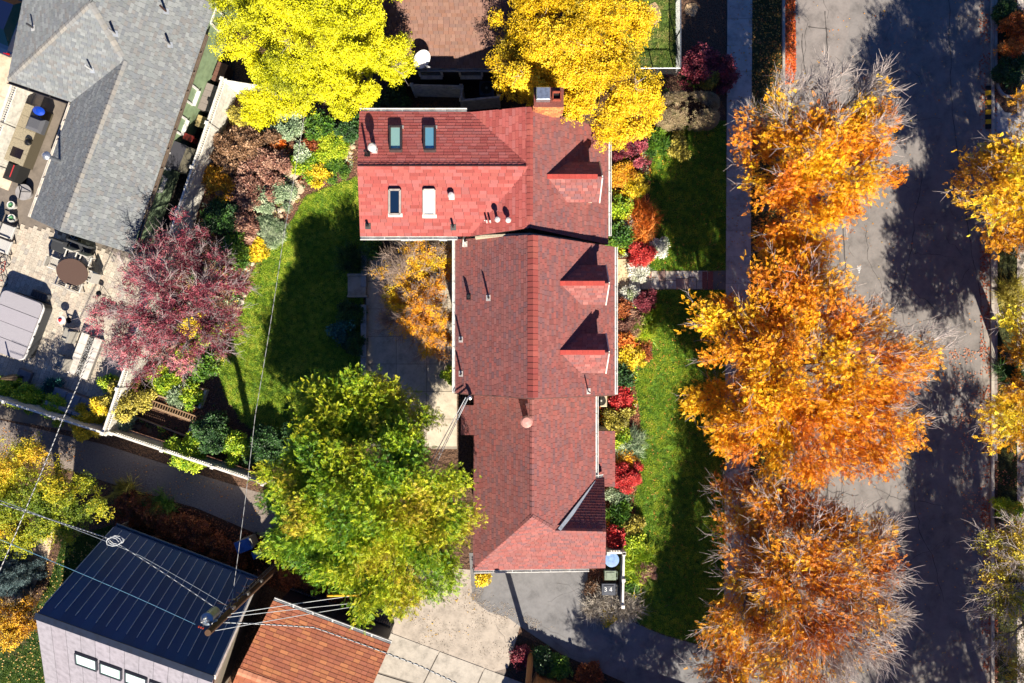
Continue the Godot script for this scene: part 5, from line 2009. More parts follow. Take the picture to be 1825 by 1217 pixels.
	for k in 3:
		var a := TAU * k / 3
		m.bar(ra2 + Vector3(cos(a) * 0.4, 0.42, sin(a) * 0.4), ra2 + Vector3(0, 0.62, 0), 0.03, 0.03)
	put("frame", m, M.metal, fp)
	parked_car(W(33, 30))
	# side yard chests
	for q in [["storage_chest", "long grey lidded chest against the green siding", 384, 184, 0.6, 1.4, 0.9, [150, 140, 134]], ["storage_chest", "brown lidded chest beside the white fence corner", 404, 140, 0.5, 1.0, 0.9, [120, 84, 70]], ["storage_chest", "small pale yellow box between the siding and the fence", 374, 226, 0.8, 0.6, 0.7, [190, 172, 120]], ["storage_chest", "grey box at the foot of the white fence", 374, 258, 0.4, 0.8, 0.8, [90, 88, 84]]]:
		var o := W(q[2], q[3])
		var s := thing(q[0], q[1], "chest", o)
		m = MB.new(); m.col = L(q[7][0] * 0.6, q[7][1] * 0.6, q[7][2] * 0.6)
		m.box(o + Vector3.UP * q[6] * 0.5, Vector3(q[4], q[6], q[5]), bs)
		put("body", m, M.wood, s)
		for k in 4:
			m = MB.new(); m.col = jit(L(q[7][0], q[7][1], q[7][2]), 0.06)
			m.box(o + AX * q[5] * (-0.375 + 0.25 * k) + Vector3.UP * (q[6] + 0.03), Vector3(q[4] + 0.06, 0.05, q[5] * 0.25 - 0.008), bs, 0.008)
			put("lid_board", m, M.wood, s)
	var sa2 := W(350, 296)
	var sd := thing("garden_shed", "small lean-to shed with dark grey roof against the green siding", "shed", sa2)
	m = MB.new(); m.col = L(110, 104, 88)
	m.box(sa2 + Vector3.UP * 0.95, Vector3(1.0, 1.7, 1.3), bs)
	put("wall", m, M.wood, sd)
	m = MB.new(); m.col = L(66, 66, 74)
	m.box(sa2 - AY * 0.2 + Vector3.UP * 1.8, Vector3(0.9, 0.06, 1.35), Basis(AY, Vector3.UP, AY.cross(Vector3.UP)) * Basis(Vector3.BACK, -0.12), 0.01)
	put("roof", m, M.roofing, sd)
	m = MB.new(); m.col = L(120, 40, 36)
	m.box(sa2 - AX * 1.1 - AY * 0.2 + Vector3.UP * 1.5, Vector3(0.5, 0.05, 0.35), bs, 0.01)
	m.box(sa2 - AX * 1.1 - AY * 0.2 + Vector3.UP * 0.75, Vector3(0.4, 1.5, 0.28), bs)
	single("red_cabinet", m, M.paint, "narrow dark red cabinet beside the lean-to shed", "cabinet")
func bicycle(at: Vector3) -> void:
	var t := thing("bicycle", "bicycle parked beside the white lounge chair at the terrace edge", "bicycle", at)
	var d := (AX * 0.97 + AY * 0.22).normalized()
	var s := d.cross(Vector3.UP)
	var lean := (Vector3.UP + s * 0.25).normalized()
	for e in [-0.52, 0.52]:
		var m := MB.new(); m.col = Color(0.03, 0.03, 0.03)
		var c: Vector3 = at + d * e + lean * 0.33
		var pts := []; var rs := []
		for k in 25:
			var a := TAU * k / 24
			pts.append(c + d * cos(a) * 0.32 + lean * sin(a) * 0.32)
			rs.append(0.022)
		m.tube(pts, rs, 6, false)
		var w := put("wheel", m, M.plain, t)
		m = MB.new(); m.col = L(190, 190, 190)
		for k in 10:
			var a := TAU * k / 10
			m.bar(c, c + d * cos(a) * 0.31 + lean * sin(a) * 0.31, 0.006, 0.006)
		put("spoke", m, M.metal, w)
	var f := MB.new(); f.col = L(140, 50, 40)
	var bb := at + lean * 0.32
	var st := at - d * 0.2 + lean * 0.82
	var hd := at + d * 0.38 + lean * 0.8
	for q in [[bb, st], [bb, hd], [st, hd], [bb, at - d * 0.52 + lean * 0.33], [st, at - d * 0.52 + lean * 0.33], [hd + lean * 0.12, at + d * 0.52 + lean * 0.33]]:
		f.tube([q[0], q[1]], [0.02, 0.02], 6)
	put("frame", f, M.gloss, t)
	var sd := MB.new(); sd.col = Color(0.03, 0.03, 0.03)
	sd.lathe(st + lean * 0.08, [[0, -0.02], [0.1, 0], [0.08, 0.05], [0, 0.06]], 12, Basis(d * 1.3, lean, s * 0.8))
	put("saddle", sd, M.plain, t)
	var hb := MB.new(); hb.col = L(60, 60, 62)
	hb.tube([hd + lean * 0.15 - s * 0.3 - d * 0.08, hd + lean * 0.16, hd + lean * 0.15 + s * 0.3 - d * 0.08], [0.018, 0.02, 0.018], 6)
	put("handlebar", hb, M.metal, t)
func parked_car(at: Vector3) -> void:
	var t := thing("parked_car", "dark blue car parked under the edge of the grey roof", "car", at)
	var d := AX
	var s := AY
	# loft along the car: [station, half width, sill, shoulder]
	var st := [[-2.2, 0.62, 0.35, 0.62], [-2.05, 0.82, 0.28, 0.8], [-1.3, 0.89, 0.24, 0.9], [0.0, 0.91, 0.24, 0.95], [1.2, 0.9, 0.24, 0.95], [1.95, 0.84, 0.28, 0.9], [2.2, 0.66, 0.36, 0.7]]
	var m := MB.new(); m.col = L(20, 30, 56)
	var prev := []
	for q in st:
		var o: Vector3 = at + d * q[0]
		var ring := [o - s * q[1] * 0.95 + Vector3.UP * q[2], o - s * q[1] + Vector3.UP * (q[2] + q[3]) * 0.5, o - s * q[1] * 0.9 + Vector3.UP * q[3], o + Vector3.UP * (q[3] + 0.05), o + s * q[1] * 0.9 + Vector3.UP * q[3], o + s * q[1] + Vector3.UP * (q[2] + q[3]) * 0.5, o + s * q[1] * 0.95 + Vector3.UP * q[2]]
		if prev.size():
			for k in 6:
				m.face([prev[k], prev[k + 1], ring[k + 1], ring[k]], (ring[k] + ring[k + 1]) * 0.5 - (o + Vector3.UP * 0.4))
		else:
			m.face(ring, -d)
		prev = ring
	m.face(prev, d)
	put("body", m, M.gloss, t)
	var cb := MB.new(); cb.col = L(18, 26, 50)
	var lo := []; var hi := []
	for q in [[-0.75, -0.8, -0.25, -0.62], [-0.75, 0.8, -0.25, 0.62], [1.75, 0.78, 1.1, 0.6], [1.75, -0.78, 1.1, -0.6]]:
		lo.append(at + d * q[0] + s * q[1] + Vector3.UP * 0.93)
		hi.append(at + d * q[2] + s * q[3] + Vector3.UP * 1.42)
	cb.face(hi, Vector3.UP)
	put("roof", cb, M.gloss, t)
	for i in 4:
		var g := MB.new(); g.col = L(12, 16, 22)
		g.face([lo[i], lo[(i + 1) % 4], hi[(i + 1) % 4], hi[i]], (lo[i] + lo[(i + 1) % 4]) * 0.5 - at - d * 0.4)
		put("window", g, M.glass, t)
	for q in [[-1.35, -0.86], [-1.35, 0.86], [1.35, -0.86], [1.35, 0.86]]:
		var w := MB.new(); w.col = Color(0.02, 0.02, 0.02)
		var b := Basis(Vector3.UP, s, d)
		w.lathe(at + d * q[0] + s * q[1] + Vector3.UP * 0.33, [[0, -0.1], [0.3, -0.1], [0.33, -0.06], [0.33, 0.06], [0.3, 0.1], [0, 0.1]], 20, b)
		var wn := put("wheel", w, M.plain, t)
		var r := MB.new(); r.col = L(150, 150, 154)
		r.lathe(at + d * q[0] + s * (q[1] * 1.02) + Vector3.UP * 0.33, [[0, -0.1], [0.2, -0.1], [0.2, 0.1], [0, 0.1]], 14, b)
		put("rim", r, M.metal, wn)
	for e in [-1, 1]:
		var k := MB.new(); k.col = L(16, 22, 40)
		k.box(at - d * 0.7 + s * e * 1.0 + Vector3.UP * 1.0, Vector3(0.22, 0.14, 0.12), Basis(s, Vector3.UP, s.cross(Vector3.UP)), 0.03)
		put("mirror", k, M.gloss, t)
		k = MB.new(); k.col = L(210, 214, 220)
		k.box(at - d * 2.1 + s * e * 0.62 + Vector3.UP * 0.66, Vector3(0.3, 0.1, 0.1), Basis(s, Vector3.UP, s.cross(Vector3.UP)), 0.02)
		put("headlight", k, M.glass, t)
		k = MB.new(); k.col = L(150, 20, 20)
		k.box(at + d * 2.1 + s * e * 0.64 + Vector3.UP * 0.72, Vector3(0.3, 0.1, 0.1), Basis(s, Vector3.UP, s.cross(Vector3.UP)), 0.02)
		put("taillight", k, M.gloss, t)
func yard_things() -> void:
	var wh := L(236, 232, 222)
	vinyl_fence("long white fence with lattice top between terrace and garden", W(424, 166), W(223, 763), 2.2, wh, 0.42)
	vinyl_fence("short white fence running from the yellow tree to the long fence corner", W(426, 166), W(500, 178), 1.9, wh, 0.42)
	vinyl_fence("white fence with lattice top beside the outdoor kitchen", W(62, 168), W(14, 304), 1.8, wh, 0.4)
	vinyl_fence("white alley fence south of the terrace", W(-40, 684), W(220, 766), 1.7, wh, 0.0)
	vinyl_fence("white alley fence with balusters south of the raised beds", W(228, 766), W(486, 852), 1.6, wh, 0.35)
	vinyl_fence("white fence in the shade north of the red house", W(742, 172), W(826, 174), 1.8, L(236, 232, 222), 0.35)
	vinyl_fence("short white fence return beside the northern air conditioner", W(827, 176), W(826, 198), 1.8, L(236, 232, 222), 0.0)
	vinyl_fence("white fence below the northern air conditioner", W(828, 198), W(890, 192), 1.8, L(236, 232, 222), 0.0)
	vinyl_fence("white screen fence on the north side of the bins", W(1078, 972), W(1105, 972), 1.4, wh, 0.3, 1.2)
	vinyl_fence("white screen fence between the bins and the flower bed", W(1105, 973), W(1103, 1064), 1.4, wh, 0.0, 1.5)
	var wk := MB.new()
	rng.seed = 3
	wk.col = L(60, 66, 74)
	wk.flat(PX([[700, 200], [900, 196], [900, 222], [700, 226]]), 0.014)
	var wn := structure("side_path", wk, M.concrete)
	for k in 9:
		var b := MB.new()
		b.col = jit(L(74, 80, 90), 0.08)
		b.prism(PX([[702 + k * 21, 201], [721 + k * 21, 201], [721 + k * 21, 222], [702 + k * 21, 222]]), 0.0, 0.04)
		put("paving_slab", b, M.concrete, wn)
	# satellite dish on the brown roof
	var da := W(757, 117, 4.3)
	var dt := thing("satellite_dish", "white satellite dish mounted at the brown roof eave", "satellite dish", da)
	var dn := Vector3(0.56, 0.5, 0.6).normalized()
	var db := Basis(dn.cross(Vector3.RIGHT).normalized(), dn, Vector3.RIGHT)
	var m := MB.new(); m.col = L(222, 222, 226)
	var c := W(750, 104, 4.9)
	m.lathe(c, [[0, 0.0], [0.15, 0.01], [0.3, 0.04], [0.42, 0.09], [0.45, 0.1], [0.44, 0.085], [0.3, 0.02], [0, -0.03]], 28, Basis(db.x, db.y, db.y.cross(db.x)))
	put("reflector", m, M.paint, dt)
	m = MB.new(); m.col = L(200, 200, 204)
	m.tube([c - dn * 0.03, da + Vector3.DOWN * 0.3], [0.035, 0.035], 8)
	m.tube([c + Vector3(0.1, -0.35, 0.15), c + Vector3(0.38, -0.02, 0.42)], [0.02, 0.02], 6)
	put("mast_arm", m, M.metal, dt)
	m = MB.new(); m.col = L(216, 216, 216)
	m.lathe(c + Vector3(0.38, -0.02, 0.42), [[0, -0.03], [0.07, 0], [0.07, 0.12], [0, 0.15]], 12, Basis(dn.cross(Vector3.RIGHT), -dn, Vector3.RIGHT))
	put("feed_horn", m, M.paint, dt)
	m = MB.new(); m.col = L(20, 20, 24)
	m.box(c + dn * 0.045 + Vector3(-0.08, 0, -0.08), Vector3(0.09, 0.01, 0.11), Basis(db.x, db.y, db.x.cross(db.y)))
	m.box(c + dn * 0.05 + Vector3(0.02, 0, -0.12), Vector3(0.05, 0.01, 0.06), Basis(db.x, db.y, db.x.cross(db.y)))
	put("emblem", m, M.plain, dt)
	ac_unit("beige air conditioner beside the east wall of the red house", W(1068, 712), 0.62, 0.8, L(206, 192, 164))
	ac_unit("grey air conditioner in the dark passage by the brown house", W(868, 166), 0.75, 0.8, L(96, 110, 124))
	# bins
	cart("wheeled_bin", "green wheeled bin between the round blue lid and the dark bin", W(1083, 1014), 0.0, L(70, 84, 70), L(128, 142, 122), 1.05, 0.6, 0.5)
	cart("wheeled_bin", "dark wheeled bin with white numbers on its lid", W(1080, 1038), 0.0, L(34, 38, 46), L(62, 68, 80), 1.08, 0.72, 0.62, "yes")
	var ba := W(1086, 988)
	var bt := thing("water_barrel", "blue barrel with a round pale blue lid behind the white screen", "barrel", ba)
	m = MB.new(); m.col = L(26, 60, 130)
	m.lathe(ba, [[0.3, 0], [0.36, 0.2], [0.37, 0.8], [0.34, 0.95]], 24)
	put("body", m, M.paint, bt)
	m = MB.new(); m.col = L(126, 160, 206)
	m.lathe(ba, [[0.36, 0.94], [0.38, 0.97], [0.37, 1.0], [0.15, 1.02], [0, 1.02]], 28)
	put("lid", m, M.paint, bt)
	m = MB.new(); m.col = L(120, 76, 40)
	m.box(W(1083, 1029, 0.35), Vector3(0.5, 0.7, 0.25), Basis.IDENTITY, 0.02)
	single("wooden_box", m, M.wood, "low brown wooden box wedged between the two wheeled bins", "box")
	cart("wheeled_bin", "large grey bin with blue lid below the alley", W(449, 961), 0.35, L(150, 146, 132), L(60, 100, 160), 1.3, 0.8, 0.62)
	cart("wheeled_bin", "small grey bin with blue lid close to the green tree", W(468, 979), 0.35, L(120, 122, 116), L(70, 110, 170), 1.0, 0.42, 0.4)
	# rubber kerb ramp
	var ra := W(1760, 192)
	var rt := thing("kerb_ramp", "black and yellow striped rubber ramp at the east kerb", "ramp", ra)
	for k in 9:
		m = MB.new()
		m.col = L(232, 180, 20) if k % 2 else L(26, 26, 28)
		var o := ra + Vector3(0, 0, (k - 4) * 0.25)
		m.slab([o + Vector3(0.11, 0.13, -0.124), o + Vector3(0.11, 0.13, 0.124), o + Vector3(-0.14, 0.04, 0.124), o + Vector3(-0.14, 0.04, -0.124)], Vector3(0, -0.02, 0))
		put("stripe", m, M.plain, rt)
	# chain link fence
	var ca := W(1206, 120)
	var cl := thing("chain_link_fence", "chain link fence with bright top rail round the side lawn", "fence", ca)
	var legs := [[W(1204, -60), W(1204, 136)], [W(1204, 136), W(1130, 136)]]
	for g in legs:
		var a: Vector3 = g[0]; var b: Vector3 = g[1]
		m = MB.new(); m.col = L(200, 204, 206)
		m.tube([a + Vector3.UP * 1.2, b + Vector3.UP * 1.2], [0.03, 0.03], 8)
		put("rail", m, M.metal, cl)
		var n := int(a.distance_to(b) / 2.0) + 1
		for k in n + 1:
			var p := a.lerp(b, k / float(n))
			m = MB.new(); m.col = L(170, 174, 176)
			m.tube([p, p + Vector3.UP * 1.24], [0.03, 0.03], 8)
			put("post", m, M.metal, cl)
		m = MB.new(); m.col = L(150, 154, 156)
		var e := (b - a).normalized()
		var ln := a.distance_to(b)
		for k in int(ln / 0.1) + 11:
			for s in [-1.0, 1.0]:
				var x0 := k * 0.1 - (0.0 if s > 0 else -0.0) - (1.1 if s > 0 else 0.0)
				var x1: float = x0 + 1.1 * s
				var y0 := 0.05; var y1 := 1.15
				var c0 := clampf(x0, 0, ln); var c1 := clampf(x1, 0, ln)
				if absf(c1 - c0) < 0.05:
					continue
				m.bar(a + e * c0 + Vector3.UP * lerpf(y0, y1, (c0 - x0) / (x1 - x0)), a + e * c1 + Vector3.UP * lerpf(y0, y1, (c1 - x0) / (x1 - x0)), 0.006, 0.006)
		var w := put("wire_mesh", m, M.metal, cl)
		w.set_meta("kind", "stuff")
	# wooden fence at the lower edge
	var fa := W(957, 1192)
	var fn := thing("wooden_fence", "tan wooden board fence at the corner beside the leaning pole", "fence", fa)
	var fd := Vector3(0.945, 0, 0.327)
	var fd2 := Vector3(-0.43, 0, 0.9)
	rng.seed = 8
	for g in [[fd, 90], [fd2, 30]]:
		var e: Vector3 = g[0]
		for k in g[1]:
			m = MB.new()
			m.col = jit(ramp([L(150, 100, 54), L(176, 124, 72), L(130, 92, 58)], rng.randf()), 0.1)
			m.box(fa + e * (0.12 + k * 0.145) + Vector3.UP * (0.9 + R(-0.02, 0.02)), Vector3(0.14, 1.8, 0.022), Basis(e, Vector3.UP, e.cross(Vector3.UP)))
			put("board", m, M.wood, fn)
		for k in 6:
			if k * 2.4 > g[1] * 0.145:
				break
			m = MB.new(); m.col = L(150, 108, 66)
			m.box(fa + e * k * 2.4 + Vector3.UP * 1.0, Vector3(0.12, 2.0, 0.12), yaw(e))
			put("post", m, M.wood, fn)
		m = MB.new(); m.col = L(140, 100, 60)
		for y in [0.4, 1.5]:
			m.bar(fa + e * 0.05 + Vector3.UP * y + e.cross(Vector3.UP) * 0.05, fa + e * g[1] * 0.145 + Vector3.UP * y + e.cross(Vector3.UP) * 0.05, 0.05, 0.09)
		put("rail", m, M.wood, fn)
	# raised beds
	var tim := L(176, 150, 124)
	for q in [["raised_bed", "raised bed with pale end board and bushy green plants beside the lawn", [[292, 628], [326, 612], [392, 638], [381, 668]]], ["raised_bed", "raised bed with yellow and silver plants in the middle of the garden", [[240, 690], [262, 664], [372, 694], [360, 726]]], ["raised_bed", "shaded raised bed nearest the alley fence", [[240, 738], [256, 716], [352, 750], [338, 776]]]]:
		var poly := PX(q[2])
		var o := Vector3(poly[0].x, 0, poly[0].y)
		var r := thing(q[0], q[1], "planter", o)
		for i in 4:
			var a := poly[i]; var b := poly[(i + 1) % 4]
			m = MB.new(); m.col = jit(tim, 0.1) if i != 2 else L(226, 214, 198)
			m.bar(Vector3(a.x, 0.2, a.y), Vector3(b.x, 0.2, b.y), 0.07 if i != 2 else 0.12, 0.36)
			put("board", m, M.wood, r)
		m = MB.new(); m.col = L(90, 62, 48)
		m.flat(poly, 0.28)
		put("soil", m, M.soil, r)
	# trellis rail lying by the shaded bed
	m = MB.new(); m.col = L(160, 128, 96)
	var t0 := W(256, 708, 0.5); var t1 := W(350, 742, 0.5)
	m.bar(t0, t1, 0.06, 0.06)
	m.bar(t0 + AX * 0.35, t1 + AX * 0.35, 0.04, 0.04)
	for k in 22:
		m.bar(t0.lerp(t1, k / 21.0), t0.lerp(t1, k / 21.0) + AX * 0.35, 0.03, 0.03)
	for k in 3:
		m.bar(t0.lerp(t1, k / 2.0), t0.lerp(t1, k / 2.0) * Vector3(1, 0, 1), 0.06, 0.06, AX)
	single("trellis", m, M.wood, "low wooden trellis rail above the shaded raised bed", "trellis")
	# stepping rounds in the shaded bed
	for k in 4:
		m = MB.new(); m.col = jit(L(150, 120, 92), 0.08)
		m.lathe(W(240 + k * 9, 758 + k * 3), [[0.14, 0], [0.14, 0.07], [0, 0.075]], 14)
		single("log_round", m, M.wood, "log round in the short row beside the alley fence", "log", "log rounds in a row")
	# border stones
	rng.seed = 61
	var spots := [[422, 548, 6], [431, 538, 6], [437, 526, 5], [440, 480, 6], [434, 466, 5], [449, 470, 6], [455, 462, 5], [489, 378, 8], [497, 376, 7], [488, 388, 6], [505, 372, 6], [500, 385, 6], [493, 410, 7], [498, 418, 6], [478, 432, 7], [470, 440, 6], [453, 425, 6], [460, 430, 5], [575, 285, 8], [583, 288, 6], [572, 292, 7], [618, 265, 8], [624, 272, 7], [612, 272, 7], [628, 262, 6], [622, 281, 7], [590, 282, 6], [474, 350, 6], [548, 316, 6], [552, 300, 5]]
	for q in spots:
		m = MB.new()
		m.col = jit(ramp([L(226, 214, 196), L(200, 178, 150), L(190, 150, 110)], rng.randf()), 0.06)
		var a := R(0, TAU)
		var r: float = q[2] * CH / FP
		var bb := Basis(Vector3.UP, a).scaled(Vector3(R(0.8, 1.3), R(0.7, 1.0), R(0.7, 1.0)))
		m.lathe(W(q[0], q[1]), [[r * 0.8, 0], [r, r * 0.4], [r * 0.75, r * 0.75], [r * 0.3, r * 0.95], [0, r]], 7, bb)
		single("border_stone", m, M.stone, "pale rough border stone " + ("at the plum tree's lawn edge" if q[0] < 452 else ("beside the bright green mound" if q[0] < 600 and q[1] < 320 and q[0] > 540 else ("at the corner of the red house" if q[0] >= 600 else ("beside the flat juniper" if q[1] > 400 else "at the foot of the stone steps")))), "stone", "border stones of the back garden")
# ---------------------------------------------------------------- planting
func trees() -> void:
	var ashbark := L(126, 112, 104)
	var pale := L(204, 190, 184)
	var orange := cols([[200, 104, 6], [226, 144, 6], [238, 176, 10], [242, 204, 26]])
	var st := "orange street trees along the west kerb"
	tree({"called": "street_tree", "label": "orange street tree at the top of the street with bare twigs northward", "group": st, "stray": 0.35, "seed": 101, "base": W(1362, 366), "fork": 2.6, "trunk": 0.24, "goals": 620, "per": 42, "leaf": "ash", "size": 0.86, "bark": ashbark, "twig_colour": pale, "twigs": 0, "pal": orange,
		"blobs": lobes([[1460, 270, 6.4, 95, 1.7], [1530, 240, 6.4, 62, 1.4], [1500, 320, 6.4, 75, 1.5], [1390, 300, 4.8, 68, 1.3], [1420, 400, 5.6, 80, 1.5], [1400, 450, 5.0, 60, 1.3], [1345, 240, 5.0, 40, 1.0], [1440, 190, 6.2, 70, 1.2], [1545, 190, 6.2, 50, 1.0]]),
		"bare": -0.02, "bare_dir": Vector3(0.04, 0.0, -0.24), "spread": 0.5})
	tree({"called": "street_tree", "label": "largest orange street tree facing the flagstone walk", "group": st, "stray": 0.35, "seed": 102, "base": W(1362, 648), "fork": 2.8, "trunk": 0.3, "goals": 1100, "per": 38, "leaf": "ash", "size": 0.86, "bark": ashbark, "twig_colour": pale, "twigs": 0, "pal": orange,
		"blobs": lobes([[1430, 660, 6.2, 128, 2.6], [1540, 650, 6.9, 105, 1.7], [1330, 590, 5.2, 82, 1.7], [1285, 720, 3.6, 62, 1.1], [1350, 770, 5.0, 82, 1.6], [1460, 790, 6.2, 85, 1.5], [1550, 760, 6.2, 80, 1.5], [1400, 520, 6.4, 75, 1.5], [1470, 560, 6.8, 80, 1.5], [1255, 570, 5.4, 32, 0.9], [1610, 640, 6.6, 45, 1.1]]),
		"bare": -0.1, "bare_dir": Vector3(0.12, 0.0, -0.06), "spread": 0.5})
	tree({"called": "street_tree", "label": "orange street tree at the bottom with fans of bare grey twigs", "group": st, "stray": 0.35, "seed": 103, "base": W(1360, 955), "fork": 2.6, "trunk": 0.26, "goals": 950, "per": 32, "leaf": "ash", "size": 0.86, "bark": ashbark, "twig_colour": pale, "twigs": 1, "twig_size": 1.1, "pal": cols([[184, 92, 10], [212, 128, 10], [232, 164, 16], [238, 196, 36]]),
		"blobs": lobes([[1420, 960, 5.4, 96, 2.2], [1500, 1000, 6.4, 90, 1.6], [1325, 905, 3.4, 58, 0.9], [1440, 1070, 5.6, 98, 2.1], [1520, 1110, 6.4, 80, 1.4], [1320, 1130, 3.8, 76, 1.0], [1290, 1190, 3.4, 40, 0.8], [1430, 1170, 6.0, 90, 1.4], [1545, 960, 6.0, 45, 1.1], [1345, 1010, 3.8, 56, 1.0], [1390, 880, 5.8, 55, 1.2]]),
		"bare": 0.02, "bare_dir": Vector3(0.17, 0.0, 0.1), "spread": 0.5})
	tree({"called": "street_tree", "label": "orange street tree standing beyond the lower edge", "group": st, "seed": 104, "base": W(1352, 1325), "fork": 2.6, "trunk": 0.26, "goals": 420, "per": 30, "leaf": "ash", "bark": ashbark, "twig_colour": pale, "pal": orange,
		"blobs": lobes([[1420, 1480, 6.4, 110, 1.7], [1350, 1430, 5.4, 80, 1.4], [1470, 1400, 6.0, 90, 1.5], [1310, 1260, 4.2, 55, 1.0]]), "bare": -0.05})
	# trees east of the street
	var eg := "golden trees east of the street"
	var east := cols([[190, 124, 10], [220, 162, 12], [234, 192, 20], [222, 208, 50]])
	tree({"called": "golden_tree", "label": "golden tree reaching over the street by the striped ramp", "group": eg, "twigs": 0, "stray": 0.35, "seed": 111, "base": W(1792, 380), "fork": 3.0, "trunk": 0.3, "goals": 900, "per": 26, "leaf": "ash", "bark": ashbark, "twig_colour": pale, "pal": east,
		"blobs": lobes([[1775, 320, 5.6, 76, 1.5], [1870, 340, 6.4, 125, 2.0], [1970, 260, 6.8, 140, 2.0], [1970, 430, 6.6, 130, 1.9], [1800, 400, 5.2, 58, 1.2], [1880, 190, 6.4, 80, 1.4]]), "gap": 0.0, "bare": 0.0})
	tree({"called": "golden_tree", "label": "golden tree halfway down the east side of the street", "group": eg, "twigs": 0, "stray": 0.35, "seed": 112, "base": W(1800, 690), "fork": 3.0, "trunk": 0.3, "goals": 800, "per": 26, "leaf": "ash", "bark": ashbark, "twig_colour": pale, "pal": east,
		"blobs": lobes([[1815, 585, 5.6, 46, 1.2], [1802, 740, 5.4, 58, 1.3], [1900, 660, 6.4, 100, 1.8], [1980, 700, 6.8, 130, 2.0], [1890, 780, 6.0, 80, 1.5], [1970, 560, 6.6, 110, 1.7]]), "gap": 0.0, "bare": 0.0})
	tree({"called": "sparse_tree", "label": "sparse yellow green tree with crooked limbs at the lower east edge", "seed": 113, "base": W(1780, 930), "fork": 1.6, "trunk": 0.17, "goals": 300, "per": 6, "leaf": "small", "size": 1.25, "bark": L(136, 120, 110), "twig_colour": pale, "pal": cols([[120, 124, 30], [176, 164, 36], [214, 180, 50]]),
		"blobs": lobes([[1790, 985, 4.5, 55, 1.2], [1815, 1050, 4.5, 60, 1.3], [1775, 1060, 4.0, 34, 1.0], [1850, 960, 4.6, 70, 1.3], [1815, 1150, 4.2, 50, 1.2]]), "bare": 0.28, "spread": 0.4})
	tree({"called": "golden_tree", "label": "golden tree beyond the lower corner whose shade fills the street", "group": eg, "twigs": 0, "seed": 114, "base": W(1800, 1330), "fork": 3.0, "trunk": 0.2, "goals": 1100, "per": 30, "leaf": "ash", "bark": ashbark, "twig_colour": pale, "pal": east,
		"blobs": lobes([[1930, 1480, 7.0, 170, 2.0], [2000, 1340, 7.4, 150, 2.0], [1920, 1620, 7.0, 160, 2.0], [1840, 1400, 6.0, 105, 1.5], [1800, 1520, 6.4, 110, 1.6]]), "bare": -0.6, "gap": -0.4})
	tree({"called": "shade_tree", "label": "tree beyond the lower edge that shades the asphalt driveway", "seed": 115, "base": W(1190, 1400), "fork": 2.0, "trunk": 0.2, "goals": 260, "per": 24, "leaf": "ash", "bark": ashbark, "pal": orange,
		"blobs": lobes([[1215, 1460, 5.2, 85, 1.2], [1150, 1440, 4.8, 60, 1.0], [1290, 1480, 5.4, 75, 1.2]]), "bare": 0.0})
	# garden trees
	var lemon := cols([[124, 132, 4], [184, 184, 4], [214, 208, 8], [226, 216, 30]])
	tree({"called": "yellow_tree", "label": "bright lemon yellow tree between the grey and brown roofs", "twigs": 0, "seed": 121, "base": W(600, 165), "fork": 2.2, "trunk": 0.24, "goals": 800, "per": 54, "leaf": "broad", "size": 0.82, "bark": L(110, 96, 84), "twig_colour": pale, "pal": lemon,
		"blobs": lobes([[520, 60, 7.4, 110, 2.0], [640, 110, 6.8, 85, 1.8], [450, 40, 6.6, 70, 1.6], [570, 150, 6.0, 70, 1.5], [620, 20, 7.6, 95, 1.9], [500, 150, 5.8, 60, 1.4], [690, 110, 6.0, 48, 1.3], [560, -60, 7.2, 120, 2.0], [470, 200, 4.6, 36, 1.0]]), "gap": 0.0, "bare": -0.1, "spread": 0.4})
	tree({"called": "golden_tree", "label": "golden yellow tree beside the brick chimney of the red house", "twigs": 0, "seed": 122, "base": W(1030, 190), "fork": 2.2, "trunk": 0.24, "goals": 720, "per": 50, "leaf": "broad", "size": 0.82, "bark": L(110, 96, 84), "twig_colour": pale, "pal": cols([[148, 132, 8], [204, 168, 8], [228, 190, 12], [232, 202, 40]]),
		"blobs": lobes([[1010, 80, 7.0, 105, 1.9], [945, 120, 6.4, 66, 1.6], [1085, 150, 6.6, 80, 1.7], [1130, 190, 6.0, 52, 1.4], [1000, 0, 7.2, 90, 1.8], [1080, 60, 7.0, 80, 1.7], [1100, 225, 5.4, 40, 1.2], [920, 70, 6.0, 42, 1.2], [990, 160, 5.6, 50, 1.2]]), "gap": -0.04, "bare": -0.08, "spread": 0.4})
	tree({"called": "plum_tree", "label": "purple leaved plum tree with pale bare twigs over the white fence", "stray": 0.35, "seed": 123, "base": W(372, 552), "fork": 1.2, "trunk": 0.17, "gap": 0.0, "goals": 560, "per": 13, "leaf": "small", "size": 0.95, "bark": L(150, 136, 132), "twig_colour": L(196, 178, 178), "twigs": 1, "twig_size": 0.85, "pal": cols([[84, 30, 42], [120, 46, 60], [158, 74, 88], [190, 120, 124]]),
		"blobs": lobes([[300, 500, 4.8, 88, 1.4], [390, 510, 4.4, 62, 1.2], [240, 590, 4.2, 62, 1.1], [330, 590, 4.2, 75, 1.2], [195, 570, 3.8, 36, 0.9], [400, 590, 3.8, 42, 1.0], [250, 640, 3.6, 42, 0.9], [340, 440, 4.6, 50, 1.1]]), "bare": 0.14, "spread": 0.36, "bf": 0.4})
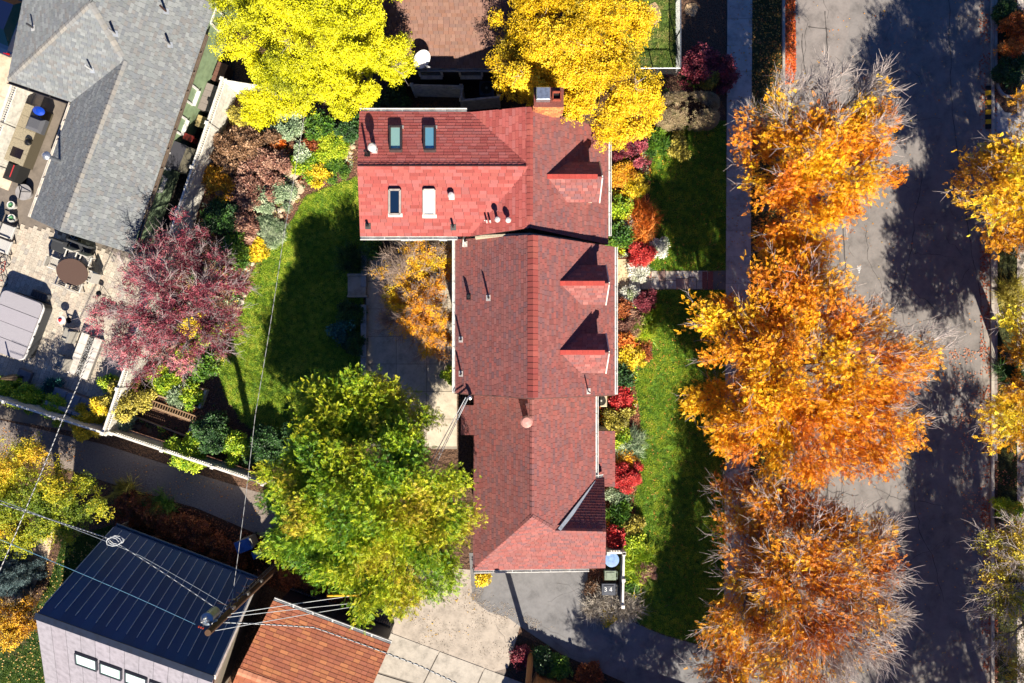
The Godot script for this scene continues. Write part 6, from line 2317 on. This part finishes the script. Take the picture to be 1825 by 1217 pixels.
	tree({"called": "patio_tree", "label": "small amber tree rising from the back patio of the red house", "stray": 0.35, "seed": 124, "base": W(752, 552), "fork": 1.0, "trunk": 0.11, "goals": 520, "per": 20, "leaf": "broad", "size": 0.72, "bark": L(150, 130, 116), "twig_colour": L(196, 172, 156), "twigs": 2, "twig_size": 0.7, "pal": cols([[200, 120, 12], [226, 158, 16], [236, 186, 26], [216, 196, 40]]),
		"blobs": lobes([[750, 480, 3.6, 55, 1.0], [760, 560, 3.8, 52, 1.1], [715, 500, 3.2, 40, 0.8], [770, 600, 3.2, 38, 0.9], [720, 570, 3.2, 42, 0.9], [780, 460, 3.2, 30, 0.8]]), "bare": 0.16, "bare_dir": Vector3(-0.22, 0, 0), "spread": 0.3})
	tree({"called": "green_tree", "label": "large dense yellow green tree beside the south wing of the red house", "seed": 125, "base": W(715, 815), "fork": 1.8, "trunk": 0.32, "goals": 1550, "per": 42, "leaf": "ash", "size": 0.85, "bark": L(96, 84, 72), "twig_colour": L(150, 136, 120), "twigs": 0, "patch": 0.28, "pal": cols([[54, 100, 12], [98, 142, 14], [148, 172, 16], [186, 188, 24], [182, 160, 44]]),
		"blobs": lobes([[650, 870, 7.2, 128, 2.5], [570, 880, 6.4, 85, 1.8], [730, 900, 6.8, 95, 1.8], [620, 740, 6.1, 78, 1.7], [700, 740, 6.1, 70, 1.6], [560, 950, 5.8, 80, 1.6], [660, 980, 6.4, 95, 1.7], [750, 990, 5.8, 70, 1.5], [800, 910, 5.4, 52, 1.3], [520, 860, 5.4, 55, 1.4], [700, 1050, 5.2, 48, 1.2], [570, 770, 5.2, 50, 1.4]]), "bare": -0.7, "gap": -0.3, "spread": 0.5})
	tree({"called": "lime_tree", "label": "yellow green tree at the corner of the alley and the navy roof", "twigs": 0, "seed": 126, "base": W(110, 872), "fork": 1.6, "trunk": 0.18, "goals": 520, "per": 19, "leaf": "broad", "size": 0.8, "bark": L(110, 96, 84), "pal": cols([[92, 118, 18], [146, 156, 22], [196, 186, 30], [226, 180, 40]]),
		"blobs": lobes([[60, 850, 3.4, 75, 1.2], [130, 900, 3.2, 60, 1.1], [30, 930, 3.2, 60, 1.1], [90, 920, 3.2, 50, 1.0], [-30, 870, 3.4, 70, 1.2]]), "bare": -0.2, "spread": 0.4})
	tree({"called": "yellow_sapling", "label": "small golden tree over the leafy lawn at the lower corner", "seed": 127, "base": W(30, 1108), "fork": 0.5, "trunk": 0.08, "goals": 200, "per": 14, "leaf": "small", "size": 1.1, "bark": L(120, 100, 80), "pal": cols([[170, 120, 16], [216, 160, 24], [230, 190, 50]]),
		"blobs": lobes([[25, 1116, 1.5, 36, 0.6], [-10, 1096, 1.5, 34, 0.6], [45, 1090, 1.3, 20, 0.5]]), "bare": 0.0, "spread": 0.3})
	spruce("blue grey spruce beside the sandstone path", W(40, 1012), 4.2, 1.35)
func spruce(label: String, at: Vector3, h: float, r: float) -> void:
	var t := thing("blue_spruce", label, "tree", at)
	rng.seed = 131
	var m := MB.new(); m.col = L(90, 74, 62)
	m.tube([at, at + Vector3.UP * h], [0.11, 0.015], 8)
	put("trunk", m, M.bark, t)
	var br := MB.new(); br.col = L(100, 84, 72)
	var bufs := [PackedFloat32Array(), PackedFloat32Array()]
	var pc := cols(PAL.spruce)
	var y := 0.35
	while y < h - 0.1:
		var len := r * (1.0 - y / h) + 0.1
		var n := 9
		for k in n:
			var a := TAU * k / n + y * 7.0 + R(-0.2, 0.2)
			var d := Vector3(cos(a), -0.12, sin(a))
			var o := at + Vector3.UP * y
			var e := o + d * len * R(0.85, 1.1)
			br.tube([o, e], [0.02, 0.005], 4, false)
			for s in int(len * 30) + 4:
				var f := R(0.15, 1.05)
				var p := o.lerp(e, f) + Vector3(-d.z, 0, d.x) * R(-0.3, 0.3) * len * (1.1 - f)
				rec(bufs[s % 2], aim(d + rv() * 0.5, R(0.8, 1.3)), p, jit(ramp(pc, R(0.1, 0.9)), 0.2))
		y += 0.2
	put("branches", br, M.bark, t)
	for i in 2:
		copies("crown", SP.needle[i], M.leaf, bufs[i], t)
func shrubs() -> void:
	var fb := "front flower bed plants"
	for q in [
		["burgundy shrub by the north end of the front bed", 1122, 262, 30, 1.3, "burgundy", "small", 900],
		["golden shrub below the burgundy one in the front bed", 1108, 312, 26, 1.0, "gold", "tiny", 900],
		["yellow shrub at the lawn edge below the golden one", 1132, 330, 22, 0.8, "yellow", "small", 600],
		["leafy green shrub north of the porch, against the gutter", 1106, 420, 24, 0.9, "green", "broad", 420],
		["lime shrub against the east gutter north of the porch", 1104, 372, 20, 0.8, "lime", "small", 520],
		["orange feathery grass clump north of the porch", 1142, 396, 26, 0.8, "orange", "grassy", 160],
		["red barberry north of the flagstone walk", 1146, 452, 25, 1.0, "red", "tiny", 1200],
		["white flowering clump at the lawn edge north of the walk", 1176, 442, 16, 0.6, "white", "tiny", 420],
		["white flowering clump beside the walk and the red barberry", 1140, 480, 18, 0.5, "white", "tiny", 420],
		["pale flowering plant above the red barberry", 1120, 400, 15, 0.6, "white", "tiny", 300],
		["white flowering clump just south of the walk", 1124, 528, 20, 0.6, "white", "tiny", 520],
		["red barberry south of the flagstone walk", 1150, 538, 19, 0.9, "burgundy", "tiny", 900],
		["green tuft at the lawn edge south of the barberry", 1164, 560, 14, 0.5, "lime", "long", 220],
		["rust coloured shrub beside the porch corner", 1105, 548, 18, 0.8, "rust", "small", 520],
		["tan feathery shrub between porch and yellow shrubs", 1122, 578, 22, 0.7, "rose", "tiny", 800],
		["lime grass tuft beside the tan feathery shrub", 1146, 588, 15, 0.5, "lime", "grassy", 60],
		["orange shrub by the gutter opposite the southern dormer", 1112, 612, 22, 0.8, "orange", "small", 650],
		["bright yellow shrub opposite the southern dormer", 1122, 638, 23, 0.9, "yellow", "small", 800],
		["rusty ground plants at the lawn edge by the yellow shrub", 1146, 622, 16, 0.4, "rust", "small", 300],
		["dark green rounded shrub below the bright yellow one", 1109, 672, 22, 1.0, "dark", "broad", 450],
		["scarlet leaved shrub beside the beige air conditioner", 1106, 714, 21, 1.0, "red", "broad", 420],
		["yellow green shrub below the scarlet one", 1103, 746, 24, 1.0, "olive", "small", 800],
		["leafy green shrub beside the low bay roof", 1104, 782, 18, 0.8, "lime", "broad", 300],
		["silver grass clump beside the low bay roof", 1122, 794, 20, 0.6, "silver", "grassy", 110],
		["golden flowering shrub above the red maple", 1114, 818, 16, 0.7, "gold", "small", 420],
		["red lace leaf maple beside the low bay roof", 1116, 846, 27, 1.2, "red", "tiny", 1900],
		["silver white plant below the red lace leaf maple", 1100, 884, 20, 0.6, "silver", "tiny", 620],
		["dark green strappy plants below the silver white one", 1104, 914, 22, 0.7, "green", "long", 360],
		["olive shrub at the lawn edge near the garage wing", 1126, 936, 18, 0.7, "olive", "small", 520],
		["red leaved shrub beside the garage wing gutter", 1098, 960, 19, 0.9, "red", "small", 620],
		["lime shrub beside the white bin screen", 1128, 968, 18, 0.8, "lime", "small", 520],
		["green arching grass beside the bins", 1136, 1004, 24, 0.8, "lime", "grassy", 130],
		["purple brown shrub at the lawn edge beside the bins", 1150, 1020, 17, 0.7, "rose", "tiny", 700],
		["green plant at the foot of the bin screen", 1124, 1044, 16, 0.6, "green", "small", 360],
		["dry grey ornamental grass beside the driveway", 1072, 1078, 26, 0.7, "grey", "grassy", 170],
		["second dry grey grass clump at the end of the bin screen", 1112, 1078, 22, 0.7, "grey", "grassy", 140],
		["bright yellow clump at the driveway edge", 1083, 1096, 15, 0.5, "yellow", "small", 420],
		["grey shrub shading the wall corner by the driveway", 1056, 1048, 15, 0.6, "brown", "tiny", 380]]:
		shrub("garden_shrub", q[0], q[1], q[2], q[3], q[4], q[5], q[6], q[7], fb)
	var sg := "plants at the north end of the front lawn"
	for q in [
		["purple shrub beside the chain link fence corner", 1248, 108, 30, 1.8, "burgundy", "small", 1100],
		["purple red shrub beside the sidewalk above the hedge", 1290, 132, 26, 1.6, "burgundy", "small", 800],
		["pale yellow green shrub between the purple shrubs and the hedge", 1262, 140, 18, 1.2, "olive", "small", 420],
		["yellow green groundcover below the clipped hedge", 1205, 262, 24, 0.5, "olive", "small", 500],
		["strappy green plant below the golden tree", 1168, 252, 22, 0.7, "green", "long", 300]]:
		shrub("garden_shrub", q[0], q[1], q[2], q[3], q[4], q[5], q[6], q[7], sg)
	hedge()
	for q in [["orange leaved shrub by the east driveway kerb", 1818, 62, 34, 1.6, "orange", "small", 1300], ["dark evergreen shrub by the east driveway kerb", 1800, 122, 26, 1.0, "dark", "small", 700], ["dark green shrub at the top of the east verge", 1796, 20, 22, 1.0, "dark", "small", 500], ["golden green shrub by the east sidewalk", 1820, 1075, 20, 0.8, "lime", "small", 400], ["green shrub at the foot of the crooked tree", 1796, 905, 20, 0.5, "lime", "small", 400]]:
		shrub("verge_shrub", q[0], q[1], q[2], q[3], q[4], q[5], q[6], q[7], "shrubs on the east verge")
	var bo := MB.new(); bo.col = L(120, 112, 104)
	bo.lathe(W(1818, 107), [[0.6, 0], [0.68, 0.2], [0.5, 0.42], [0.2, 0.52], [0, 0.54]], 9, Basis.IDENTITY.scaled(Vector3(1.2, 1, 0.8)))
	single("boulder", bo, M.stone, "grey boulder between the shrubs by the east driveway", "boulder")
	var mixed := ["rust", "green", "lime", "yellow", "orange", "silver", "burgundy"]
	cover("ground_cover", "mixed low plants of the front bed north of the porch", PX([[1088, 235], [1150, 235], [1158, 300], [1150, 400], [1172, 440], [1150, 478], [1122, 478], [1122, 458], [1088, 458]]), 120.0, mixed, "small", 0.45)
	cover("ground_cover", "mixed low plants of the front bed south of the porch", PX([[1088, 545], [1122, 545], [1125, 520], [1160, 520], [1166, 560], [1146, 620], [1128, 680], [1132, 720], [1120, 770], [1130, 800], [1136, 840], [1122, 900], [1142, 960], [1146, 1030], [1122, 1080], [1112, 1070], [1112, 975], [1080, 960], [1080, 880], [1098, 870], [1098, 760], [1070, 760], [1070, 705], [1088, 700]]), 120.0, mixed, "small", 0.45)
	cover("ground_cover", "mixed low plants among the back garden shrubs", PX([[345, 440], [425, 180], [560, 200], [630, 205], [630, 305], [585, 325], [545, 335], [480, 430], [445, 530], [420, 580], [395, 640], [300, 620]]), 42.0, ["brown", "rose", "olive", "green", "silver", "rust", "brown"], "small", 0.4, 0.0)
	cover("ground_cover", "low weeds between the raised beds and the alley fence", PX([[215, 745], [260, 640], [380, 690], [400, 755], [470, 800], [470, 850], [330, 805]]), 40.0, ["green", "rust", "dark", "lime"], "small", 0.3, 0.05)
	cover("ground_cover", "dim undergrowth in the passage and side yard north of the hedge", PX([[1140, 130], [1290, 130], [1290, 165], [1140, 165]]), 40.0, ["dark", "green", "burgundy"], "small", 0.4)
	cover("ground_cover", "low plants on the east verge", PX([[1778, -20], [1830, -20], [1830, 165], [1800, 165], [1780, 130]]), 60.0, ["dark", "rust", "green"], "small", 0.3)
	var bg := "back garden plants"
	for q in [
		["brown twiggy shrub nearest the white fence corner", 446, 200, 34, 1.2, "olive", "small", 900],
		["large brown shrub in the upper back garden", 455, 250, 42, 1.3, "brown", "small", 1500],
		["brown shrub against the long white fence", 412, 268, 38, 1.3, "brown", "small", 1200],
		["orange yellow shrub against the long white fence", 394, 322, 32, 1.2, "gold", "small", 900],
		["reddish brown shrub beside the stone steps", 482, 292, 36, 1.2, "rose", "small", 1300],
		["dusty rose shrub in the middle of the back garden", 440, 336, 42, 1.2, "rose", "small", 1500],
		["dark green shrub against the lower white fence", 398, 386, 34, 1.3, "dark", "small", 1000],
		["brown shrub above the plum tree", 430, 400, 30, 1.0, "rose", "small", 800],
		["silver green mound at the foot of the stone steps", 500, 344, 28, 0.8, "silver", "tiny", 1500],
		["silver grey shrub left of the stone steps", 464, 356, 24, 0.9, "silver", "tiny", 1100],
		["flat blue green juniper at the lawn edge", 478, 412, 28, 0.4, "silver", "needle", 500],
		["low yellow plants at the lawn edge by the border stones", 456, 446, 20, 0.4, "yellow", "small", 500],
		["dark green shrub between juniper and plum tree", 420, 446, 28, 1.0, "green", "small", 800],
		["orange tuft beside the upper mulch path", 490, 252, 13, 0.6, "orange", "small", 300],
		["silver green shrub below the lemon tree", 508, 226, 27, 0.9, "silver", "small", 800],
		["bright green mound beside the west end of the red house", 592, 258, 34, 0.7, "lime", "tiny", 2000],
		["green shrub below the lemon tree canopy", 570, 226, 24, 0.9, "green", "small", 600],
		["rust coloured tuft beside the upper mulch path", 556, 258, 14, 0.5, "rust", "small", 300],
		["blue green shrub above the yellow flowering plants", 540, 276, 18, 0.6, "silver", "small", 420],
		["lime plants beside the stone steps", 548, 296, 24, 0.5, "lime", "small", 800],
		["bright yellow flowering plants right of the stone steps", 566, 310, 20, 0.5, "yellow", "small", 600],
		["low green plants along the upper lawn edge", 596, 300, 22, 0.4, "green", "tiny", 800],
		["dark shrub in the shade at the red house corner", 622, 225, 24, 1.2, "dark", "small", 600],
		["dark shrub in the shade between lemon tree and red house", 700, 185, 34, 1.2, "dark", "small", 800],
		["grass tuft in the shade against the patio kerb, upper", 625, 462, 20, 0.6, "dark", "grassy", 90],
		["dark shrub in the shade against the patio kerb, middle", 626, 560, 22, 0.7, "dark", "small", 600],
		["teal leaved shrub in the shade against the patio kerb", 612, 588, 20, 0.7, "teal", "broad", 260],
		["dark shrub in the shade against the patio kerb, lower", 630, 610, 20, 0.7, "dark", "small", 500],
		["bright green shrub against the back wall of the red house", 805, 668, 13, 1.2, "lime", "broad", 240],
		["green shrub below the west wing gutter", 662, 442, 16, 1.0, "green", "broad", 200]]:
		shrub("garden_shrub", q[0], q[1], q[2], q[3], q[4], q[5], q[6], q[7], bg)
	var kg := "kitchen garden plants"
	for q in [
		["green leafy plants at the lawn end of the upper raised bed", 360, 652, 26, 0.8, "green", "broad", 420],
		["yellow green plants in the upper raised bed", 334, 634, 22, 0.8, "lime", "small", 600],
		["yellow green plants in the middle raised bed", 292, 680, 26, 0.7, "lime", "small", 800],
		["golden green plants at the far end of the middle raised bed", 338, 704, 24, 0.7, "lime", "small", 700],
		["silver leaved plant in the middle raised bed", 316, 704, 16, 0.7, "silver", "long", 240],
		["olive shrub spilling over the long white fence", 226, 716, 34, 2.0, "olive", "small", 1300],
		["silver green shrub inside the fence corner", 216, 748, 22, 1.0, "silver", "small", 600],
		["yellow shrub poking through the long white fence", 182, 722, 18, 1.6, "yellow", "small", 500],
		["dark green conical shrub at the end of the raised beds", 376, 772, 32, 2.4, "dark", "small", 1500],
		["yellow green shrub along the alley fence", 336, 800, 34, 1.4, "lime", "small", 1100],
		["lime green shrub near the green tree along the alley fence", 424, 794, 30, 1.3, "lime", "small", 900],
		["dark shrub in the shade where alley fence meets the green tree", 470, 800, 36, 1.5, "dark", "small", 1000],
		["dark shrub in the shade at the foot of the green tree", 520, 790, 36, 1.2, "dark", "small", 900],
		["yellow leaved plant under the plum tree", 340, 572, 26, 1.0, "yellow", "small", 700],
		["green plant under the plum tree", 300, 570, 28, 1.0, "green", "small", 700],
		["yellow green shrub under the plum tree beside the upper bed", 370, 590, 22, 0.8, "lime", "small", 500]]:
		shrub("garden_shrub", q[0], q[1], q[2], q[3], q[4], q[5], q[6], q[7], kg)
	var tg := "shrubs along the terrace side of the alley fence"
	for q in [
		["yellow green shrub at the alley fence by the frame edge", 8, 694, 26, 1.0, "lime", "small", 600],
		["yellow green shrub at the alley fence below the grey parasol base", 48, 708, 22, 1.0, "lime", "small", 600],
		["yellow green shrub at the alley fence behind the sofa", 96, 728, 24, 1.0, "lime", "small", 700],
		["yellow green shrub at the fence corner behind the sofa", 150, 754, 26, 1.1, "yellow", "small", 800],
		["green shrub on the terrace against the long white fence", 196, 684, 16, 1.2, "lime", "small", 420]]:
		shrub("garden_shrub", q[0], q[1], q[2], q[3], q[4], q[5], q[6], q[7], tg)
	shrub("agave", "teal agave rosette beside the outdoor sofa", 96, 694, 17, 0.5, "teal", "long", 150)
	shrub("yucca", "spiky grey green yucca at the east verge", 1806, 520, 20, 0.7, "olive", "grassy", 60)
	shrub("yucca", "dark spiky yucca lower down the east verge", 1804, 664, 20, 0.7, "dark", "grassy", 60)
	var rg := "rusty shrubs between alley and navy roof"
	var i := 0
	for q in [[232, 905, 26], [262, 918, 24], [295, 934, 28], [330, 946, 26], [360, 960, 26], [392, 978, 24], [420, 1005, 22], [350, 985, 20], [555, 1035, 26], [600, 1062, 22], [640, 1085, 22], [520, 1030, 18]]:
		i += 1
		var spot: String = ["at the western end of the row", "second from the west end of the row", "third from the west end of the row", "in the middle of the row", "just past the middle of the row", "above the two blue lidded bins", "below the large blue lidded bin", "against the navy roof eave", "between the pole and the green tree", "beside the dark slatted garage wall", "at the eastern end by the gravel pad", "at the foot of the utility pole"][i - 1]
		shrub("rusty_shrub", "rust brown shrub " + spot, q[0], q[1], q[2], 0.8, "rust", "small", 650, rg)
	for q in [["dark green grass clump beside the alley", 285, 905, "green"], ["olive weeds beside the alley near the lime tree", 225, 885, "olive"]]:
		shrub("weed_clump", q[0], q[1], q[2], 22, 0.5, q[3], "grassy", 50)
	for q in [["dark evergreen shrub beside the leaning pole", 968, 1178, 22, 1.0, "dark", "small", 700], ["second dark shrub along the wooden fence", 994, 1192, 20, 0.9, "green", "small", 500], ["reddish low shrub along the wooden fence", 1050, 1205, 22, 0.6, "rust", "small", 400], ["burgundy low plant at the gravel edge by the pole", 930, 1170, 16, 0.5, "burgundy", "small", 300], ["small yellow shrub at the white post by the driveway", 860, 1032, 12, 0.9, "yellow", "small", 110]]:
		shrub("garden_shrub", q[0], q[1], q[2], q[3], q[4], q[5], q[6], q[7], "plants along the driveway edges")
func hedge() -> void:
	var a := W(1178, 205); var b := W(1262, 205)
	var t := thing("hedge", "clipped brown green hedge with rounded ends by the sidewalk", "hedge", (a + b) * 0.5)
	rng.seed = 71
	var st := MB.new(); st.col = L(80, 64, 50)
	for k in 12:
		var p := a.lerp(b, k / 11.0)
		st.tube([p, p + Vector3(R(-0.2, 0.2), 1.1, R(-0.4, 0.4))], [0.03, 0.012], 5, false)
	put("stems", st, M.bark, t)
	var bufs := [PackedFloat32Array(), PackedFloat32Array()]
	var pc := cols([[112, 96, 70], [152, 132, 100], [180, 158, 126], [130, 128, 76]])
	for i in 6500:
		var q := rv().normalized()
		q = Vector3(signf(q.x) * pow(absf(q.x), 0.45), absf(signf(q.y) * pow(absf(q.y), 0.5)), signf(q.z) * pow(absf(q.z), 0.45))
		var p := (a + b) * 0.5 + Vector3(q.x * 1.55, 0.1 + q.y * 1.35, q.z * 0.85) * R(0.9, 1.02)
		rec(bufs[i % 2], aim(q + rv() * 0.6, R(0.7, 1.1)), p, jit(ramp(pc, R(0, 1)), 0.2))
	for i in 2:
		copies("foliage", SP.tiny[i], M.leaf, bufs[i], t)
func fallen() -> void:
	rng.seed = 81
	var og := [[196, 84, 20], [220, 112, 30], [190, 70, 24], [150, 60, 26]]
	var mix := [[180, 100, 40], [210, 150, 50], [150, 90, 50], [196, 170, 80]]
	litter("fallen_leaves", "drift of orange leaves in the west gutter at the top of the street", PX([[1397, -40], [1416, -40], [1418, 120], [1414, 150], [1397, 150]]), 2600, og, 0.03)
	litter("fallen_leaves", "scattered orange leaves along the west gutter", PX([[1396, 150], [1420, 150], [1420, 1217], [1396, 1217]]), 2600, og, 0.03, 1.0, 0.3)
	litter("fallen_leaves", "drift of rust leaves along the east gutter", PX([[1744, -40], [1776, -40], [1778, 1250], [1748, 1250]]), 5200, [[150, 64, 30], [176, 90, 46], [120, 56, 32]], 0.03, 1.0, 0.2)
	litter("fallen_leaves", "pink brown leaves strewn over the lower east verge", PX([[1690, 620], [1830, 620], [1830, 960], [1720, 960], [1700, 800]]), 3000, [[190, 120, 84], [206, 140, 104], [160, 96, 66]], 0.03, 0.9, 0.3)
	litter("fallen_leaves", "loose leaves on the street asphalt", PX([[1418, -40], [1745, -40], [1745, 1250], [1418, 1250]]), 700, mix, 0.02, 0.9)
	litter("fallen_leaves", "brown leaves over the worn verge by the sidewalk", PX([[1338, -40], [1393, -40], [1393, 1180], [1336, 1180]]), 4200, mix, 0.04)
	litter("fallen_leaves", "loose leaves on the sidewalk slabs", PX([[1294, -40], [1336, -40], [1334, 1217], [1292, 1217]]), 420, mix, 0.06, 0.9)
	litter("fallen_leaves", "leaves scattered over the front lawn", PX([[1150, 230], [1292, 220], [1292, 1150], [1180, 1120], [1150, 900]]), 1200, mix, 0.06, 0.75)
	litter("fallen_leaves", "leaves scattered over the corner lawn", PX([[-40, 1070], [100, 990], [200, 940], [100, 1217], [-40, 1217]]), 900, [[220, 190, 110], [190, 150, 70], [210, 180, 130]], 0.06, 0.9)
	litter("fallen_leaves", "rust leaf litter in the bed beside the alley", PX([[205, 866], [350, 910], [455, 955], [560, 1018], [690, 1118], [490, 1050], [330, 980], [205, 935]]), 3200, [[120, 56, 24], [160, 84, 34], [96, 46, 24]], 0.03)
	litter("fallen_leaves", "leaf litter along the alley edges", PX([[0, 752], [470, 884], [455, 948], [200, 860], [0, 800]]), 700, mix, 0.02, 0.8, 0.3)
	litter("bark_mulch", "brown mulch chips in the front flower bed", PX([[1086, 541], [1165, 520], [1150, 620], [1132, 680], [1142, 750], [1134, 880], [1146, 960], [1125, 1090], [1086, 1090]]), 4200, [[150, 92, 60], [120, 70, 46], [180, 120, 84]], 0.02, 0.8)
	litter("bark_mulch", "brown mulch chips in the back garden", PX([[340, 440], [425, 170], [640, 200], [640, 310], [545, 345], [480, 440], [395, 650], [380, 690], [400, 760], [210, 765], [260, 640]]), 7500, [[150, 110, 84], [124, 86, 66], [176, 134, 104]], 0.02, 0.8)
	litter("fallen_leaves", "yellow leaves fallen at the edge of the gravel pad", PX([[690, 1070], [800, 1020], [850, 1060], [840, 1130], [740, 1140], [700, 1130]]), 130, [[210, 170, 30], [190, 140, 40]], 0.03, 0.8, 0.4)
	litter("loose_gravel", "loose stones and dirt scattered over the gravel pad", PX([[706, 1082], [800, 1016], [846, 1018], [926, 1105], [903, 1188], [868, 1196], [704, 1136]]), 2600, [[120, 104, 88], [150, 134, 116], [196, 184, 168], [96, 82, 70]], 0.012, 0.5, 0.25)
	litter("loose_gravel", "dirt and gravel washed onto the edge of the asphalt driveway", PX([[838, 1040], [880, 1060], [930, 1090], [990, 1118], [960, 1124], [920, 1112], [850, 1078]]), 1500, [[150, 134, 116], [176, 160, 140], [110, 96, 84]], 0.02, 0.45, 0.3)
	litter("loose_gravel", "loose stones scattered along the alley", PX([[0, 752], [470, 884], [455, 948], [200, 860], [0, 800]]), 2600, [[110, 98, 88], [150, 136, 122], [90, 78, 70]], 0.01, 0.5, 0.2)
	litter("fallen_leaves", "leaves on the pale porch slab", PX([[1084, 464], [1119, 464], [1119, 540], [1084, 540]]), 70, [[120, 90, 60], [150, 110, 70]], 0.04, 0.7)

# ---------------------------------------------------------------- scene
func _ready() -> void:
	# camera straight down from the drone
	var cam := Camera3D.new()
	cam.name = "Camera"
	cam.fov = rad_to_deg(2.0 * atan(608.5 / FP))
	cam.near = 0.5
	cam.far = 600.0
	cam.transform = Transform3D(Basis(Vector3(1, 0, 0), Vector3(0, 0, -1), Vector3(0, 1, 0)), Vector3(0, CH, 0))
	add_child(cam)
	cam.current = true
	# sky and exposure
	var env := Environment.new()
	var sky := Sky.new()
	var sm := ProceduralSkyMaterial.new()
	sm.sky_top_color = Color(0.24, 0.4, 0.68)
	sm.sky_horizon_color = Color(0.5, 0.64, 0.82)
	sm.sky_curve = 0.12
	sm.ground_bottom_color = Color(0.2, 0.18, 0.15)
	sm.ground_horizon_color = Color(0.5, 0.55, 0.6)
	sm.sun_angle_max = 0.0
	sky.sky_material = sm
	env.background_mode = Environment.BG_SKY
	env.sky = sky
	env.background_energy_multiplier = 0.33
	env.ambient_light_source = Environment.AMBIENT_SOURCE_SKY
	env.tonemap_mode = Environment.TONE_MAPPER_LINEAR
	env.tonemap_exposure = 2.5
	env.sdfgi_enabled = true
	env.ssao_enabled = true
	env.ssil_enabled = true
	var we := WorldEnvironment.new()
	we.name = "Sky"
	we.environment = env
	add_child(we)
	# late morning sun from the south-south-east, 39 degrees up
	var sun := DirectionalLight3D.new()
	sun.name = "Sun"
	sun.light_energy = 1.5
	sun.light_color = Color(1.0, 0.96, 0.89)
	sun.light_angular_distance = 0.53
	sun.shadow_enabled = true
	var el := deg_to_rad(39.0)
	var az := deg_to_rad(13.5)
	sun.basis = Basis.looking_at(Vector3(-sin(az) * cos(el), -sin(el), -cos(az) * cos(el)), Vector3.UP)
	add_child(sun)
	make_materials()
	make_sprigs()
	setting()
	red_house()
	grey_house()
	brown_house()
	metal_house()
	orange_garage()
	yard_things()
	patio_things()
	utility_poles()
	trees()
	shrubs()
	fallen()
